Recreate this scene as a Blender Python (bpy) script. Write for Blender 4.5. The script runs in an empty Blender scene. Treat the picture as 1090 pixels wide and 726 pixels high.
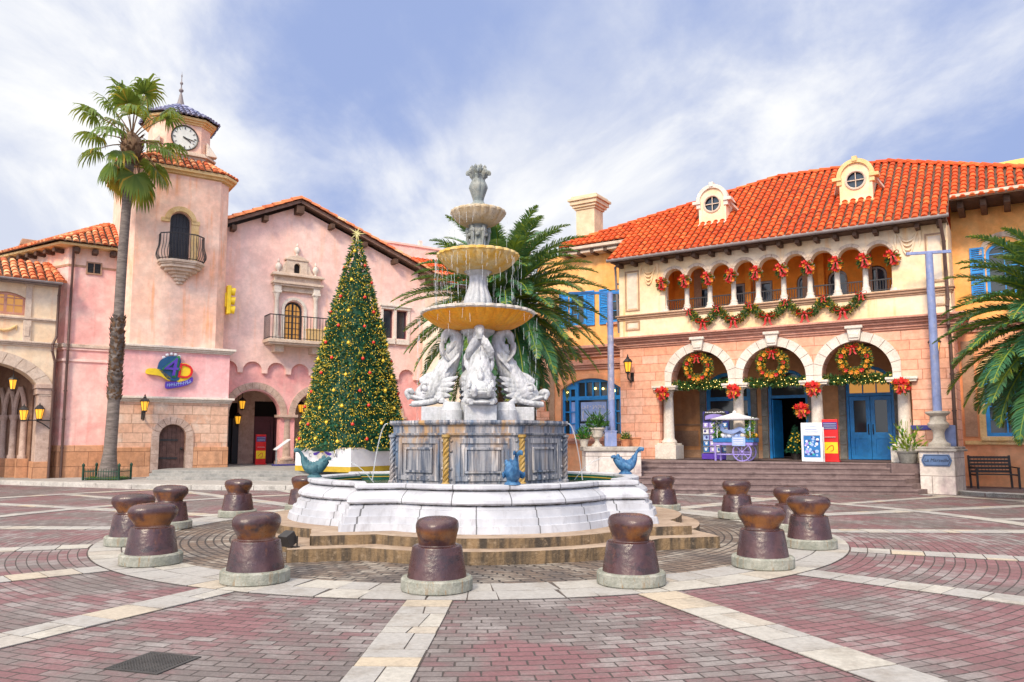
import bpy, bmesh, math, random
from math import sin, cos, pi, radians as RAD, sqrt, atan2, hypot
from mathutils import Vector, Matrix
from mathutils.geometry import tessellate_polygon

random.seed(11)
SC = bpy.context.scene
COL = SC.collection

# ------------------------------------------------------------------ camera
cam_d = bpy.data.cameras.new("camera")
cam = bpy.data.objects.new("camera", cam_d)
COL.objects.link(cam)
cam.location = (0, 0, 1.6)
cam.rotation_euler = (pi / 2 + 0.102, 0, 0)
cam_d.sensor_width = 36
cam_d.lens = 832 / 1090 * 36
cam_d.shift_y = 18.4 / 1090
cam_d.clip_start = 0.1
cam_d.clip_end = 2000
SC.camera = cam

# ------------------------------------------------------------------ world
SUN_AZ = RAD(-158)      # measured from +Y (view direction), negative = left
SUN_EL = RAD(38)
SUN_DIR = Vector((sin(SUN_AZ) * cos(SUN_EL), cos(SUN_AZ) * cos(SUN_EL), sin(SUN_EL)))
W = bpy.data.worlds.new("World")
SC.world = W
W.use_nodes = True
nt = W.node_tree
nt.nodes.clear()
def N(t, **k):
    n = nt.nodes.new(t)
    for a, b in k.items(): setattr(n, a, b)
    return n
def LK(a, b): nt.links.new(a, b)
def wm(op, a, b=None, c=None, clamp=False):
    n = N('ShaderNodeMath', operation=op); n.use_clamp = clamp
    for i, x in enumerate((a, b, c)):
        if x is None: continue
        if isinstance(x, (int, float)): n.inputs[i].default_value = x
        else: LK(x, n.inputs[i])
    return n.outputs[0]
def wmix(f, a, b):
    n = N('ShaderNodeMix', data_type='RGBA')
    for i, x in ((0, f), (6, a), (7, b)):
        if isinstance(x, (int, float)): n.inputs[i].default_value = x
        elif isinstance(x, tuple): n.inputs[i].default_value = x + (1,)
        else: LK(x, n.inputs[i])
    return n.outputs[2]
tc = N('ShaderNodeTexCoord')
sep = N('ShaderNodeSeparateXYZ'); LK(tc.outputs['Generated'], sep.inputs[0])
zz = wm('MAXIMUM', sep.outputs[2], 0.0)
inv = wm('DIVIDE', 1.0, wm('ADD', zz, 0.28))
vm = N('ShaderNodeVectorMath', operation='SCALE'); LK(tc.outputs['Generated'], vm.inputs[0]); LK(inv, vm.inputs['Scale'])
def wnoise(scale, detail, rough, off, dist=0.0):
    mp = N('ShaderNodeMapping'); LK(vm.outputs[0], mp.inputs[0]); mp.inputs['Location'].default_value = off
    mp.inputs['Rotation'].default_value = (0, 0, RAD(35)); mp.inputs['Scale'].default_value = (1.0, 0.62, 0.8)
    n = N('ShaderNodeTexNoise'); LK(mp.outputs[0], n.inputs['Vector'])
    n.inputs['Scale'].default_value = scale; n.inputs['Detail'].default_value = detail; n.inputs['Roughness'].default_value = rough
    n.inputs['Distortion'].default_value = dist
    return n.outputs['Fac']
def wramp(x, lo, hi):
    n = N('ShaderNodeMapRange', interpolation_type='SMOOTHSTEP'); LK(x, n.inputs[0])
    n.inputs[1].default_value = lo; n.inputs[2].default_value = hi
    return n.outputs[0]
sky = N('ShaderNodeTexSky', sky_type='NISHITA'); sky.sun_disc = False
sky.sun_elevation = SUN_EL; sky.sun_rotation = SUN_AZ
sky.air_density = 1.0; sky.dust_density = 1.0; sky.ozone_density = 2.0
n1 = wnoise(1.1, 6, 0.55, (3.4, 1.3, 0.2), 0.5)
n2 = wnoise(2.7, 8, 0.58, (7.1, 2.2, 0.9), 0.35)
n3 = wnoise(6.5, 8, 0.62, (1.1, 5.2, 2.9), 0.3)
fld = wm('ADD', wm('ADD', wm('MULTIPLY', n1, 0.44), wm('MULTIPLY', n2, 0.36)), wm('MULTIPLY', n3, 0.20))
def blob_dir(v, lo, hi):
    d = Vector(v).normalized(); n = N('ShaderNodeVectorMath', operation='DOT_PRODUCT'); LK(tc.outputs['Generated'], n.inputs[0]); n.inputs[1].default_value = d
    return wramp(n.outputs['Value'], lo, hi)
# the sun sits behind the cloud deck on the left; cloud banks ahead, thinner patches between them
glow = blob_dir((-0.80, 0.62, 0.20), 0.70, 0.99)
low = wm('SUBTRACT', 1.0, wramp(sep.outputs[2], 0.08, 0.34))
bias = wm('ADD', wm('MULTIPLY', glow, 0.34), wm('MULTIPLY', low, 0.13))
bias = wm('ADD', bias, wm('ADD', wm('MULTIPLY', blob_dir((0.15, 1.0, 0.40), 0.93, 0.999), 0.12), wm('MULTIPLY', blob_dir((0.0, 1.0, 0.26), 0.96, 0.999), 0.10)))
bias = wm('SUBTRACT', bias, wm('ADD', wm('MULTIPLY', blob_dir((-0.20, 1.0, 0.33), 0.88, 0.998), 0.09), wm('MULTIPLY', blob_dir((0.60, 1.0, 0.48), 0.88, 0.998), 0.10)))
cl2 = wramp(wm('ADD', fld, bias), 0.385, 0.665)
blue = wmix(0.10, (4.4, 5.6, 9.4), sky.outputs[0])
white = wmix(wramp(n2, 0.34, 0.66), (7.9, 8.5, 10.2), (12.2, 12.2, 12.1))
skyc = wmix(cl2, blue, white)
# overcast skies are brighter overhead and around the sun than along the horizon ahead
sd = N('ShaderNodeVectorMath', operation='DOT_PRODUCT'); LK(tc.outputs['Generated'], sd.inputs[0]); sd.inputs[1].default_value = SUN_DIR
bright = wm('ADD', wm('ADD', 1.0, wm('MULTIPLY', wramp(sep.outputs[2], 0.5, 0.9), 0.9)), wm('MULTIPLY', wramp(sd.outputs['Value'], 0.2, 1.0), 1.3))
skyc = wmix(wramp(sep.outputs[2], 0.5, 0.85), skyc, (10.4, 10.1, 9.7))
sc = N('ShaderNodeVectorMath', operation='SCALE'); LK(skyc, sc.inputs[0]); LK(bright, sc.inputs['Scale'])
bg = N('ShaderNodeBackground'); LK(sc.outputs[0], bg.inputs[0]); bg.inputs[1].default_value = 0.050
wo = N('ShaderNodeOutputWorld'); LK(bg.outputs[0], wo.inputs[0])

# ------------------------------------------------------------------ sun
sl = bpy.data.lights.new("sun", 'SUN')
sl.energy = 2.0; sl.angle = RAD(12); sl.color = (1.0, 0.85, 0.64)
so = bpy.data.objects.new("sun", sl); COL.objects.link(so)
so.rotation_euler = SUN_DIR.to_track_quat('Z', 'Y').to_euler()

SC.view_settings.view_transform = 'Standard'
SC.view_settings.look = 'None'
SC.view_settings.exposure = 0.8
SC.view_settings.gamma = 1
SC.view_settings.use_curve_mapping = False
SC.render.engine = 'CYCLES'
SC.cycles.max_bounces = 6
SC.cycles.transparent_max_bounces = 12

# ------------------------------------------------------------------ materials
MATS = {}
class NB:
    """tiny node builder"""
    def __init__(s, name):
        s.m = bpy.data.materials.new(name); s.m.use_nodes = True
        s.t = s.m.node_tree; s.t.nodes.clear()
        s.out = s.t.nodes.new('ShaderNodeOutputMaterial')
        s.b = s.t.nodes.new('ShaderNodeBsdfPrincipled')
        s.t.links.new(s.b.outputs[0], s.out.inputs[0])
        s._tc = None
    def n(s, t, **k):
        x = s.t.nodes.new(t)
        for a, b in k.items(): setattr(x, a, b)
        return x
    def put(s, sock, x):
        if x is None: return
        if isinstance(x, (int, float)): sock.default_value = x
        elif isinstance(x, tuple):
            sock.default_value = x + (1,) if (sock.type == 'RGBA' and len(x) == 3) else x
        else: s.t.links.new(x, sock)
    def obj(s):
        if s._tc is None: s._tc = s.n('ShaderNodeTexCoord')
        return s._tc.outputs['Object']
    def uv(s):
        if s._tc is None: s._tc = s.n('ShaderNodeTexCoord')
        return s._tc.outputs['UV']
    def map(s, vec, scale=(1, 1, 1), loc=(0, 0, 0), rot=(0, 0, 0)):
        m = s.n('ShaderNodeMapping'); s.put(m.inputs[0], vec)
        m.inputs['Scale'].default_value = scale; m.inputs['Location'].default_value = loc; m.inputs['Rotation'].default_value = rot
        return m.outputs[0]
    def noise(s, vec, scale, detail=4, rough=.55, dist=0):
        x = s.n('ShaderNodeTexNoise'); s.put(x.inputs['Vector'], vec)
        x.inputs['Scale'].default_value = scale; x.inputs['Detail'].default_value = detail
        x.inputs['Roughness'].default_value = rough; x.inputs['Distortion'].default_value = dist
        return x.outputs['Fac']
    def math(s, op, a, b=None, c=None, clamp=False):
        x = s.n('ShaderNodeMath', operation=op); x.use_clamp = clamp
        for i, q in enumerate((a, b, c)): s.put(x.inputs[i], q)
        return x.outputs[0]
    def ramp(s, x, lo, hi, a=0., b=1.):
        n = s.n('ShaderNodeMapRange', interpolation_type='SMOOTHSTEP'); s.put(n.inputs[0], x)
        n.inputs[1].default_value = lo; n.inputs[2].default_value = hi; n.inputs[3].default_value = a; n.inputs[4].default_value = b
        return n.outputs[0]
    def mix(s, f, a, b, blend='MIX'):
        n = s.n('ShaderNodeMix', data_type='RGBA', blend_type=blend)
        s.put(n.inputs[0], f); s.put(n.inputs[6], a); s.put(n.inputs[7], b)
        return n.outputs[2]
    def rnd(s):
        return s.n('ShaderNodeNewGeometry').outputs['Random Per Island']
    def xyz(s, vec):
        n = s.n('ShaderNodeSeparateXYZ'); s.put(n.inputs[0], vec); return n.outputs
    def comb(s, x, y, z):
        n = s.n('ShaderNodeCombineXYZ'); s.put(n.inputs[0], x); s.put(n.inputs[1], y); s.put(n.inputs[2], z); return n.outputs[0]
    def bump(s, h, strength=.4, dist=.02):
        n = s.n('ShaderNodeBump'); s.put(n.inputs['Height'], h)
        n.inputs['Strength'].default_value = strength; n.inputs['Distance'].default_value = dist
        s.t.links.new(n.outputs[0], s.b.inputs['Normal'])
    def done(s, col=None, rough=.8, metal=0., spec=None, emit=None, estr=0.):
        s.put(s.b.inputs['Base Color'], col); s.put(s.b.inputs['Roughness'], rough); s.put(s.b.inputs['Metallic'], metal)
        if spec is not None: s.b.inputs['Specular IOR Level'].default_value = spec
        if emit is not None:
            s.put(s.b.inputs['Emission Color'], emit); s.b.inputs['Emission Strength'].default_value = estr
        return s.m

def plaster(name, c1, c2, stain=(.45, .25, .14), amt=.35, scale=.55, streak=True):
    q = NB(name); o = q.obj()
    f = q.ramp(q.noise(o, scale, 5, .6, .6), .32, .68)
    col = q.mix(f, c1, c2)
    if streak:
        st = q.noise(q.map(o, (2.6, 2.6, .22)), 1.3, 5, .62)
        st = q.math('MULTIPLY', q.ramp(st, .52, .74), amt)
        col = q.mix(st, col, stain)
    sp = q.ramp(q.noise(o, 3.2, 6, .7), .35, .7, .86, 1.08)
    col = q.mix(1.0, col, q.comb(sp, sp, sp), 'MULTIPLY')
    q.bump(q.noise(o, 14, 6, .65), .25, .03)
    return q.done(col, .9, spec=.25)

def blocks(name, c1, c2, mortar, bw, bh, ms=.012, axis='xz', stain=None, samt=.3, patch=None, bump=.5):
    """dressed stone courses, laid in the facade's own metres"""
    q = NB(name); o = q.obj(); x, y, z = q.xyz(o)[0], q.xyz(o)[1], q.xyz(o)[2]
    hx = q.math('ADD', x, y)
    v = q.comb(hx, z, 0.0)
    br = q.n('ShaderNodeTexBrick'); q.put(br.inputs['Vector'], v)
    br.offset = .5; br.squash = 1.35; br.squash_frequency = 3
    q.put(br.inputs['Color1'], c1); q.put(br.inputs['Color2'], c2); q.put(br.inputs['Mortar'], mortar)
    br.inputs['Scale'].default_value = 1; br.inputs['Mortar Size'].default_value = ms; br.inputs['Mortar Smooth'].default_value = .3
    br.inputs['Bias'].default_value = 0; br.inputs['Brick Width'].default_value = bw; br.inputs['Row Height'].default_value = bh
    col = br.outputs['Color']
    if patch:
        col = q.mix(q.math('MULTIPLY', q.ramp(q.noise(o, 1.1, 4, .6), .5, .68), .8), col, patch)
    if stain:
        st = q.noise(q.map(o, (1.6, 1.6, .5)), 1.5, 6, .65)
        col = q.mix(q.math('MULTIPLY', q.ramp(st, .48, .75), samt), col, stain)
    sp = q.ramp(q.noise(o, 6, 6, .7), .3, .72, .8, 1.12)
    col = q.mix(1.0, col, q.comb(sp, sp, sp), 'MULTIPLY')
    h = q.math('ADD', q.math('MULTIPLY', br.outputs['Fac'], -1.0), q.math('MULTIPLY', q.noise(o, 22, 5, .7), .35))
    q.bump(h, bump, .03)
    return q.done(col, .88, spec=.25)

def stone(name, c1, c2, dark=None, scale=3., damt=.5, rough=.8, bump=.35, vert=False):
    q = NB(name); o = q.obj()
    col = q.mix(q.ramp(q.noise(o, scale, 5, .6, .4), .35, .68), c1, c2)
    if dark:
        vv = q.map(o, (3.2, 3.2, .5)) if vert else o
        d = q.noise(vv, scale * 1.2, 7, .7)
        col = q.mix(q.math('MULTIPLY', q.ramp(d, .52, .72), damt), col, dark)
    sp = q.ramp(q.noise(o, scale * 6, 5, .7), .3, .75, .84, 1.1)
    col = q.mix(1.0, col, q.comb(sp, sp, sp), 'MULTIPLY')
    q.bump(q.noise(o, scale * 7, 6, .7), bump, .02)
    return q.done(col, rough, spec=.3)

def paint(name, c, rough=.45, var=.12, metal=0., wear=None, wamt=.5):
    q = NB(name); o = q.obj()
    f = q.ramp(q.noise(o, 5, 5, .6), .3, .7, 1 - var, 1 + var)
    col = q.mix(1.0, c, q.comb(f, f, f), 'MULTIPLY')
    if wear:
        col = q.mix(q.math('MULTIPLY', q.ramp(q.noise(q.map(o, (4, 4, 1.2)), 3, 6, .7), .54, .62), wamt), col, wear)
    q.bump(q.noise(o, 30, 4, .6), .12, .01)
    return q.done(col, rough, metal)

def rooftile(name, a, b, c, dark=(.12, .04, .02)):
    q = NB(name); o = q.obj(); r = q.rnd()
    col = q.mix(q.ramp(r, .0, .6), a, b); col = q.mix(q.ramp(r, .62, 1.), col, c)
    col = q.mix(q.math('MULTIPLY', q.ramp(q.noise(o, 1.3, 8, .74), .46, .70), .75), col, dark)
    f = q.ramp(q.noise(o, 9, 5, .7), .3, .7, .75, 1.15)
    col = q.mix(1.0, col, q.comb(f, f, f), 'MULTIPLY')
    q.bump(q.noise(o, 25, 4, .7), .25, .015)
    return q.done(col, .8, spec=.25)

def leafmat(name, c1, c2, trans=.35, rough=.5, tip=None):
    q = NB(name); r = q.rnd(); o = q.obj()
    col = q.mix(r, c1, c2)
    if tip: col = q.mix(q.ramp(q.noise(o, .9, 3, .6), .56, .70), col, tip)
    tr = q.n('ShaderNodeBsdfTranslucent'); q.put(tr.inputs[0], q.mix(.5, col, (.35, .42, .05)))
    mx = q.n('ShaderNodeMixShader'); mx.inputs[0].default_value = trans
    q.t.links.new(q.b.outputs[0], mx.inputs[1]); q.t.links.new(tr.outputs[0], mx.inputs[2]); q.t.links.new(mx.outputs[0], q.out.inputs[0])
    return q.done(col, rough, spec=.35)

def glassmat(name, c=(.03, .04, .05), rough=.08):
    q = NB(name); return q.done(c, rough, spec=.6)

def emis(name, c, s, base=None):
    q = NB(name); return q.done(base or c, .4, emit=c, estr=s)

M = MATS
M['pink'] = plaster('pink_plaster', (.86, .56, .49), (.88, .64, .57), (.86, .42, .24), .40, .5)
M['pinkdeep'] = plaster('rose_plaster', (.80, .36, .35), (.82, .46, .44), (.86, .62, .55), .45, .8)
M['peach'] = plaster('peach_plaster', (.87, .52, .39), (.88, .64, .53), (.86, .33, .11), .6, .45)
M['strip'] = plaster('rose_band_plaster', (.84, .42, .42), (.86, .52, .52), (.88, .68, .66), .35)
M['sidehouse'] = plaster('salmon_plaster', (.82, .42, .38), (.86, .62, .55), (.80, .30, .26), .5, .9)
M['creamwing'] = plaster('cream_plaster', (.80, .60, .40), (.84, .70, .52), (.84, .46, .26), .5, .5)
M['cream'] = plaster('ivory_plaster', (.90, .64, .36), (.91, .76, .57), (.88, .46, .12), .65, .35)
M['orange'] = plaster('orange_plaster', (.92, .42, .12), (.92, .52, .22), (.80, .30, .08), .45, .6)
M['terracotta'] = plaster('terracotta_plaster', (.84, .36, .17), (.87, .44, .24), (.60, .20, .10), .35, .8)
M['arcade'] = plaster('ochre_plaster', (.62, .30, .13), (.68, .36, .18), (.4, .16, .08), .3, .8)
M['loggia'] = plaster('burnt_orange_plaster', (.84, .28, .035), (.88, .36, .06), (.6, .16, .03), .3, .8)
M['paleback'] = plaster('pale_plaster', (.78, .62, .48), (.82, .70, .58), (.6, .45, .33), .2)
M['yellowback'] = plaster('yellow_plaster', (.85, .58, .14), (.88, .66, .22), (.8, .5, .1), .2)
M['chimney'] = plaster('beige_plaster', (.62, .50, .32), (.72, .60, .42), (.5, .36, .2), .4)
M['pinkstone'] = blocks('pink_ashlar', (.82, .38, .24), (.85, .50, .37), (.54, .22, .14), .64, .31, .012, stain=(.80, .28, .16), samt=.4)
M['towerstone'] = blocks('tower_ashlar', (.64, .36, .24), (.72, .50, .38), (.42, .27, .19), .70, .36, .014, patch=(.66, .55, .46), stain=(.55, .26, .14), samt=.4)
M['basestone'] = blocks('brown_ashlar', (.52, .26, .14), (.62, .34, .20), (.28, .14, .08), .95, .55, .012, stain=(.26, .15, .10), samt=.55)
M['steps'] = stone('mauve_step_stone', (.175, .122, .12), (.24, .175, .17), (.07, .045, .045), 2., .7, bump=.4)
M['steplight'] = stone('grey_step_stone', (.25, .25, .24), (.34, .33, .31), (.12, .12, .12), 2., .6)
M['kerb'] = stone('kerb_stone', (.42, .40, .37), (.54, .52, .48), (.16, .15, .13), 2.5, .6)
M['whitestone'] = stone('white_trim_stone', (.68, .60, .52), (.76, .70, .62), (.36, .30, .25), 3., .35)
M['trimstone'] = stone('buff_trim_stone', (.58, .45, .35), (.68, .56, .45), (.28, .20, .15), 3., .5)
M['archstone'] = stone('tan_arch_stone', (.48, .34, .27), (.60, .45, .37), (.24, .16, .12), 4., .5)
M['redtrim'] = stone('rose_brown_moulding', (.54, .25, .18), (.62, .33, .25), (.28, .13, .10), 3., .5)
M['browntrim'] = stone('brown_moulding', (.40, .24, .15), (.48, .30, .20), (.2, .11, .07), 3., .4)
M['ochretrim'] = stone('ochre_trim', (.74, .50, .22), (.80, .58, .30), (.45, .26, .1), 3., .4)
M['roof'] = rooftile('orange_roof_tile', (.56, .072, .016), (.62, .10, .022), (.68, .15, .036), (.32, .035, .012))
M['roofmix'] = rooftile('mixed_roof_tile', (.54, .11, .04), (.72, .24, .10), (.78, .46, .24), (.20, .07, .04))
M['roofblue'] = rooftile('blue_grey_tile', (.16, .18, .30), (.26, .27, .42), (.36, .36, .52), (.08, .08, .12))
M['wood'] = stone('dark_wood', (.085, .045, .03), (.13, .075, .05), (.04, .02, .015), 5., .5, .7)
M['woodgrey'] = stone('weathered_wood', (.20, .115, .085), (.29, .19, .15), (.07, .045, .035), 5., .5, .75)
M['blackdoor'] = paint('slate_black_paint', (.018, .019, .028), .5)
M['plumdoor'] = paint('plum_paint', (.10, .025, .035), .5)
M['browndoor'] = stone('brown_door_wood', (.10, .05, .04), (.16, .085, .07), (.05, .02, .02), 6., .5, .6)
M['iron'] = paint('wrought_iron', (.025, .022, .022), .5, .2)
M['blue'] = paint('blue_paint', (.018, .25, .66), .4, .14)
M['tealblue'] = paint('teal_blue_sign_paint', (.008, .085, .21), .4, .15)
M['bluedeep'] = paint('deep_blue_paint', (.018, .15, .42), .4, .15)
M['bluegrey'] = paint('blue_grey_pole_paint', (.20, .25, .46), .5, .15, wear=(.42, .38, .38), wamt=.35)
M['poleworn'] = paint('worn_pole_paint', (.28, .29, .42), .55, .2, wear=(.55, .46, .42), wamt=.9)
M['gutter'] = paint('grey_gutter', (.20, .17, .17), .5)
M['pipe'] = paint('dark_downpipe', (.10, .055, .045), .5)
M['glassdark'] = glassmat('dark_glass')
M['glasswarm'] = emis('lit_window_glass', (1., .46, .10), .30, (.2, .10, .03))
M['glassblue'] = glassmat('blue_dark_glass', (.02, .035, .06))
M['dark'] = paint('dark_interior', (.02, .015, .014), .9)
M['lampglow'] = emis('lantern_glass', (1., .46, .03), .55, (.8, .40, .04))
M['bulb'] = emis('bulb', (1., .72, .22), 2.5)
M['white'] = paint('white_paint', (.76, .76, .80), .5, .05)
M['gold'] = paint('gold_paint', (.50, .34, .03), .45, .1)
M['red'] = paint('red_paint', (.62, .012, .015), .45, .1)
M['yellow'] = paint('yellow_paint', (.85, .60, .02), .45, .1)
M['purple'] = paint('purple_paint', (.10, .04, .42), .45, .1)
M['navy'] = paint('navy_paint', (.03, .03, .20), .5, .1)
M['green'] = paint('green_paint', (.02, .22, .05), .5, .15)
M['greendark'] = paint('dark_green_iron', (.012, .05, .03), .5, .2)
M['teal'] = paint('teal_paint', (.02, .42, .34), .45, .1)
M['grey'] = paint('grey_paint', (.30, .30, .31), .5, .1)
M['lilac'] = paint('lilac_paint', (.30, .24, .62), .5, .15)
M['skyblue'] = paint('pale_blue_cloth', (.34, .46, .78), .8, .1)
M['pot'] = stone('grey_pot_stone', (.20, .20, .185), (.30, .29, .27), (.1, .1, .09), 4., .5)
M['clay'] = stone('clay_pot', (.52, .20, .10), (.6, .27, .14), (.3, .12, .07), 5., .4)
M['urn'] = stone('urn_stone', (.48, .43, .36), (.58, .53, .46), (.2, .19, .16), 6., .6)
M['pedestal'] = blocks('pale_rough_block', (.66, .58, .52), (.74, .68, .64), (.34, .28, .25), 1.1, .52, .012, patch=(.46, .36, .36), stain=(.24, .22, .22), samt=.6)
M['pedestalcap'] = stone('mossy_cap_stone', (.34, .30, .26), (.52, .48, .43), (.10, .10, .09), 4., .7)
M['clockface'] = paint('clock_face_white', (.70, .72, .68), .4, .05)
M['ribbon'] = paint('red_ribbon', (.46, .004, .004), .5, .2)
M['plaque'] = paint('blue_plaque', (.10, .17, .33), .5, .15)
M['plaqueink'] = paint('plaque_letter', (.02, .03, .06), .5, .05)
M['tarmac'] = paint('grate_metal', (.040, .038, .037), .6, .3)
M['soil'] = stone('dark_soil', (.04, .03, .02), (.07, .05, .035), None, 8., 0, .95)

# fountain
M['fwhite'] = blocks('white_fountain_marble', (.66, .67, .72), (.72, .73, .77), (.22, .21, .22), 30, 30, .0, stain=(.42, .42, .44), samt=.35, bump=.15)
M['drumstone'] = None
q = NB('streaked_blue_grey_stone'); o = q.obj()
a = q.noise(q.map(o, (7, 7, .5)), 1.7, 7, .66)
col = q.mix(q.ramp(a, .36, .62), (.055, .072, .11), (.31, .31, .33))
a2 = q.noise(q.map(o, (6, 6, .35), (4, 2, 1)), 1.8, 5, .6)
col = q.mix(q.math('MULTIPLY', q.ramp(a2, .55, .7), .85), col, (.66, .62, .60))
a3 = q.noise(q.map(o, (2.5, 2.5, .9), (1, 7, 3)), 1.5, 5, .65)
zt = q.ramp(q.xyz(o)[2], 1.25, 1.9)
col = q.mix(q.math('MULTIPLY', q.ramp(a3, .5, .64), q.math('ADD', q.math('MULTIPLY', zt, .7), .15)), col, (.48, .27, .09))
col = q.mix(q.math('MULTIPLY', q.ramp(q.noise(q.map(o, (3, 3, .7), (9, 2, 5)), 1.3, 4, .6), .56, .7), .6), col, (.06, .14, .26))
q.bump(q.noise(o, 18, 6, .7), .4, .02)
M['drumstone'] = q.done(col, .55, spec=.4)
M['goldrope'] = stone('gilded_rope_stone', (.36, .21, .04), (.44, .30, .11), (.14, .09, .05), 8., .7, .5)
M['ochrebowl'] = stone('orange_stained_marble', (.86, .33, .012), (.88, .42, .03), (.56, .17, .01), 4., .35, .5, vert=True)
M['yellowbowl'] = stone('yellow_stained_marble', (.72, .42, .07), (.72, .56, .28), (.36, .18, .04), 6., .7, .5, vert=True)
M['greybowl'] = stone('weathered_bowl_marble', (.50, .38, .22), (.58, .52, .42), (.16, .10, .05), 6., .85, .55, vert=True)
M['bowlrim'] = stone('lime_crusted_marble', (.50, .46, .40), (.64, .62, .60), (.34, .17, .05), 9., .6, .55)
M['marble'] = stone('white_statue_marble', (.46, .48, .50), (.56, .57, .60), (.22, .24, .24), 4., .6, .5, vert=True)
q = NB('carved_dolphin_marble'); o = q.obj()
vo = q.n('ShaderNodeTexVoronoi', feature='F1'); q.put(vo.inputs['Vector'], q.map(o, (1, 1, .8))); vo.inputs['Scale'].default_value = 15
col = q.mix(q.ramp(q.noise(o, 4, 6, .6), .35, .68), (.44, .46, .48), (.57, .58, .61))
col = q.mix(q.math('MULTIPLY', q.ramp(q.noise(q.map(o, (3, 3, .6)), 4, 7, .7), .48, .68), .7), col, (.20, .21, .20))
q.bump(q.math('ADD', q.math('MULTIPLY', vo.outputs['Distance'], -1.3), q.math('MULTIPLY', q.noise(o, 22, 6, .7), .6)), .6, .03)
M['dolphin'] = q.done(col, .5, spec=.4)
M['passage'] = stone('shaded_brown_stone', (.22, .12, .075), (.28, .165, .11), (.1, .06, .04), 3., .5)  # brown stone with the passage's shade put into its colour
M['finial'] = stone('grey_green_marble', (.20, .235, .24), (.32, .33, .30), (.09, .10, .08), 7., .75, .6)
M['bronze'] = stone('green_blue_bronze', (.035, .11, .14), (.08, .19, .22), (.015, .035, .045), 9., .8, .4, vert=True)
M['bronzeblue'] = stone('blue_bronze', (.025, .10, .24), (.07, .20, .38), (.012, .03, .07), 9., .8, .35, vert=True)
M['tilegreen'] = paint('green_pool_tile', (.012, .09, .065), .2, .2)
M['stepstone'] = stone('sandy_step_stone', (.30, .215, .155), (.40, .305, .23), (.12, .09, .065), 1.8, .85)
q = NB('stained_riser_stone'); o = q.obj()
col = q.mix(q.ramp(q.noise(q.map(o, (5, 5, .7)), 1.4, 6, .6), .35, .65), (.25, .165, .085), (.055, .042, .03))
col = q.mix(q.math('MULTIPLY', q.ramp(q.noise(o, 9, 6, .7), .52, .72), .6), col, (.38, .28, .18))
q.bump(q.noise(o, 13, 6, .7), .8, .04); M['riser'] = q.done(col, .85)
q = NB('pool_water'); o = q.obj()
q.bump(q.noise(o, 9, 3, .6), .5, .03)
M['water'] = q.done((.03, .05, .03), .05, spec=.7)
q = NB('falling_water')
tr = q.n('ShaderNodeBsdfTransparent'); mx = q.n('ShaderNodeMixShader'); mx.inputs[0].default_value = .38
q.t.links.new(tr.outputs[0], mx.inputs[1]); q.t.links.new(q.b.outputs[0], mx.inputs[2]); q.t.links.new(mx.outputs[0], q.out.inputs[0])
M['fall'] = q.done((.7, .75, .8), .1, spec=.8)

# bollard: rusty dark red-brown iron with worn ochre shoulders
q = NB('rusted_iron'); o = q.obj()
col = q.mix(q.ramp(q.noise(o, 3.5, 5, .6, .3), .36, .66), (.044, .018, .020), (.082, .036, .036))
oi = q.n('ShaderNodeObjectInfo').outputs['Random']; ov = q.n('ShaderNodeVectorMath', operation='ADD'); q.put(ov.inputs[0], o); q.put(ov.inputs[1], q.comb(q.math('MULTIPLY', oi, 37.), q.math('MULTIPLY', oi, 19.), 0.)); o2 = ov.outputs[0]
col = q.mix(q.math('MULTIPLY', q.ramp(q.noise(q.map(o2, (1.2, 1.2, 2.4)), 3, 6, .66), .54, .62), .75), col, (.026, .016, .018))
col = q.mix(q.math('MULTIPLY', q.ramp(q.noise(q.map(o2, (1.6, 1.6, .5), (3, 3, 3)), 4.5, 6, .7), .62, .70), .45), col, (.16, .06, .022))
zb = q.xyz(o)[2]
hd = q.math('MULTIPLY', q.ramp(zb, .45, .52), q.math('SUBTRACT', 1., q.ramp(zb, .60, .67)))
col = q.mix(q.math('MULTIPLY', q.math('MULTIPLY', hd, q.ramp(q.noise(o2, 3.5, 5, .65), .40, .58)), .8), col, (.22, .08, .015))
q.bump(q.math('ADD', q.math('MULTIPLY', q.noise(o2, 14, 6, .7), .5), q.math('MULTIPLY', q.noise(o2, 3, 3, .6), 1.6)), .42, .03)
M['rust'] = q.done(col, q.ramp(q.noise(o, 6, 4, .6), .3, .7, .20, .38), spec=.6)
M['bollbase'] = stone('lichen_base_stone', (.235, .245, .205), (.38, .38, .33), (.27, .14, .04), 6., .75, vert=True, bump=.7)

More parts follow.
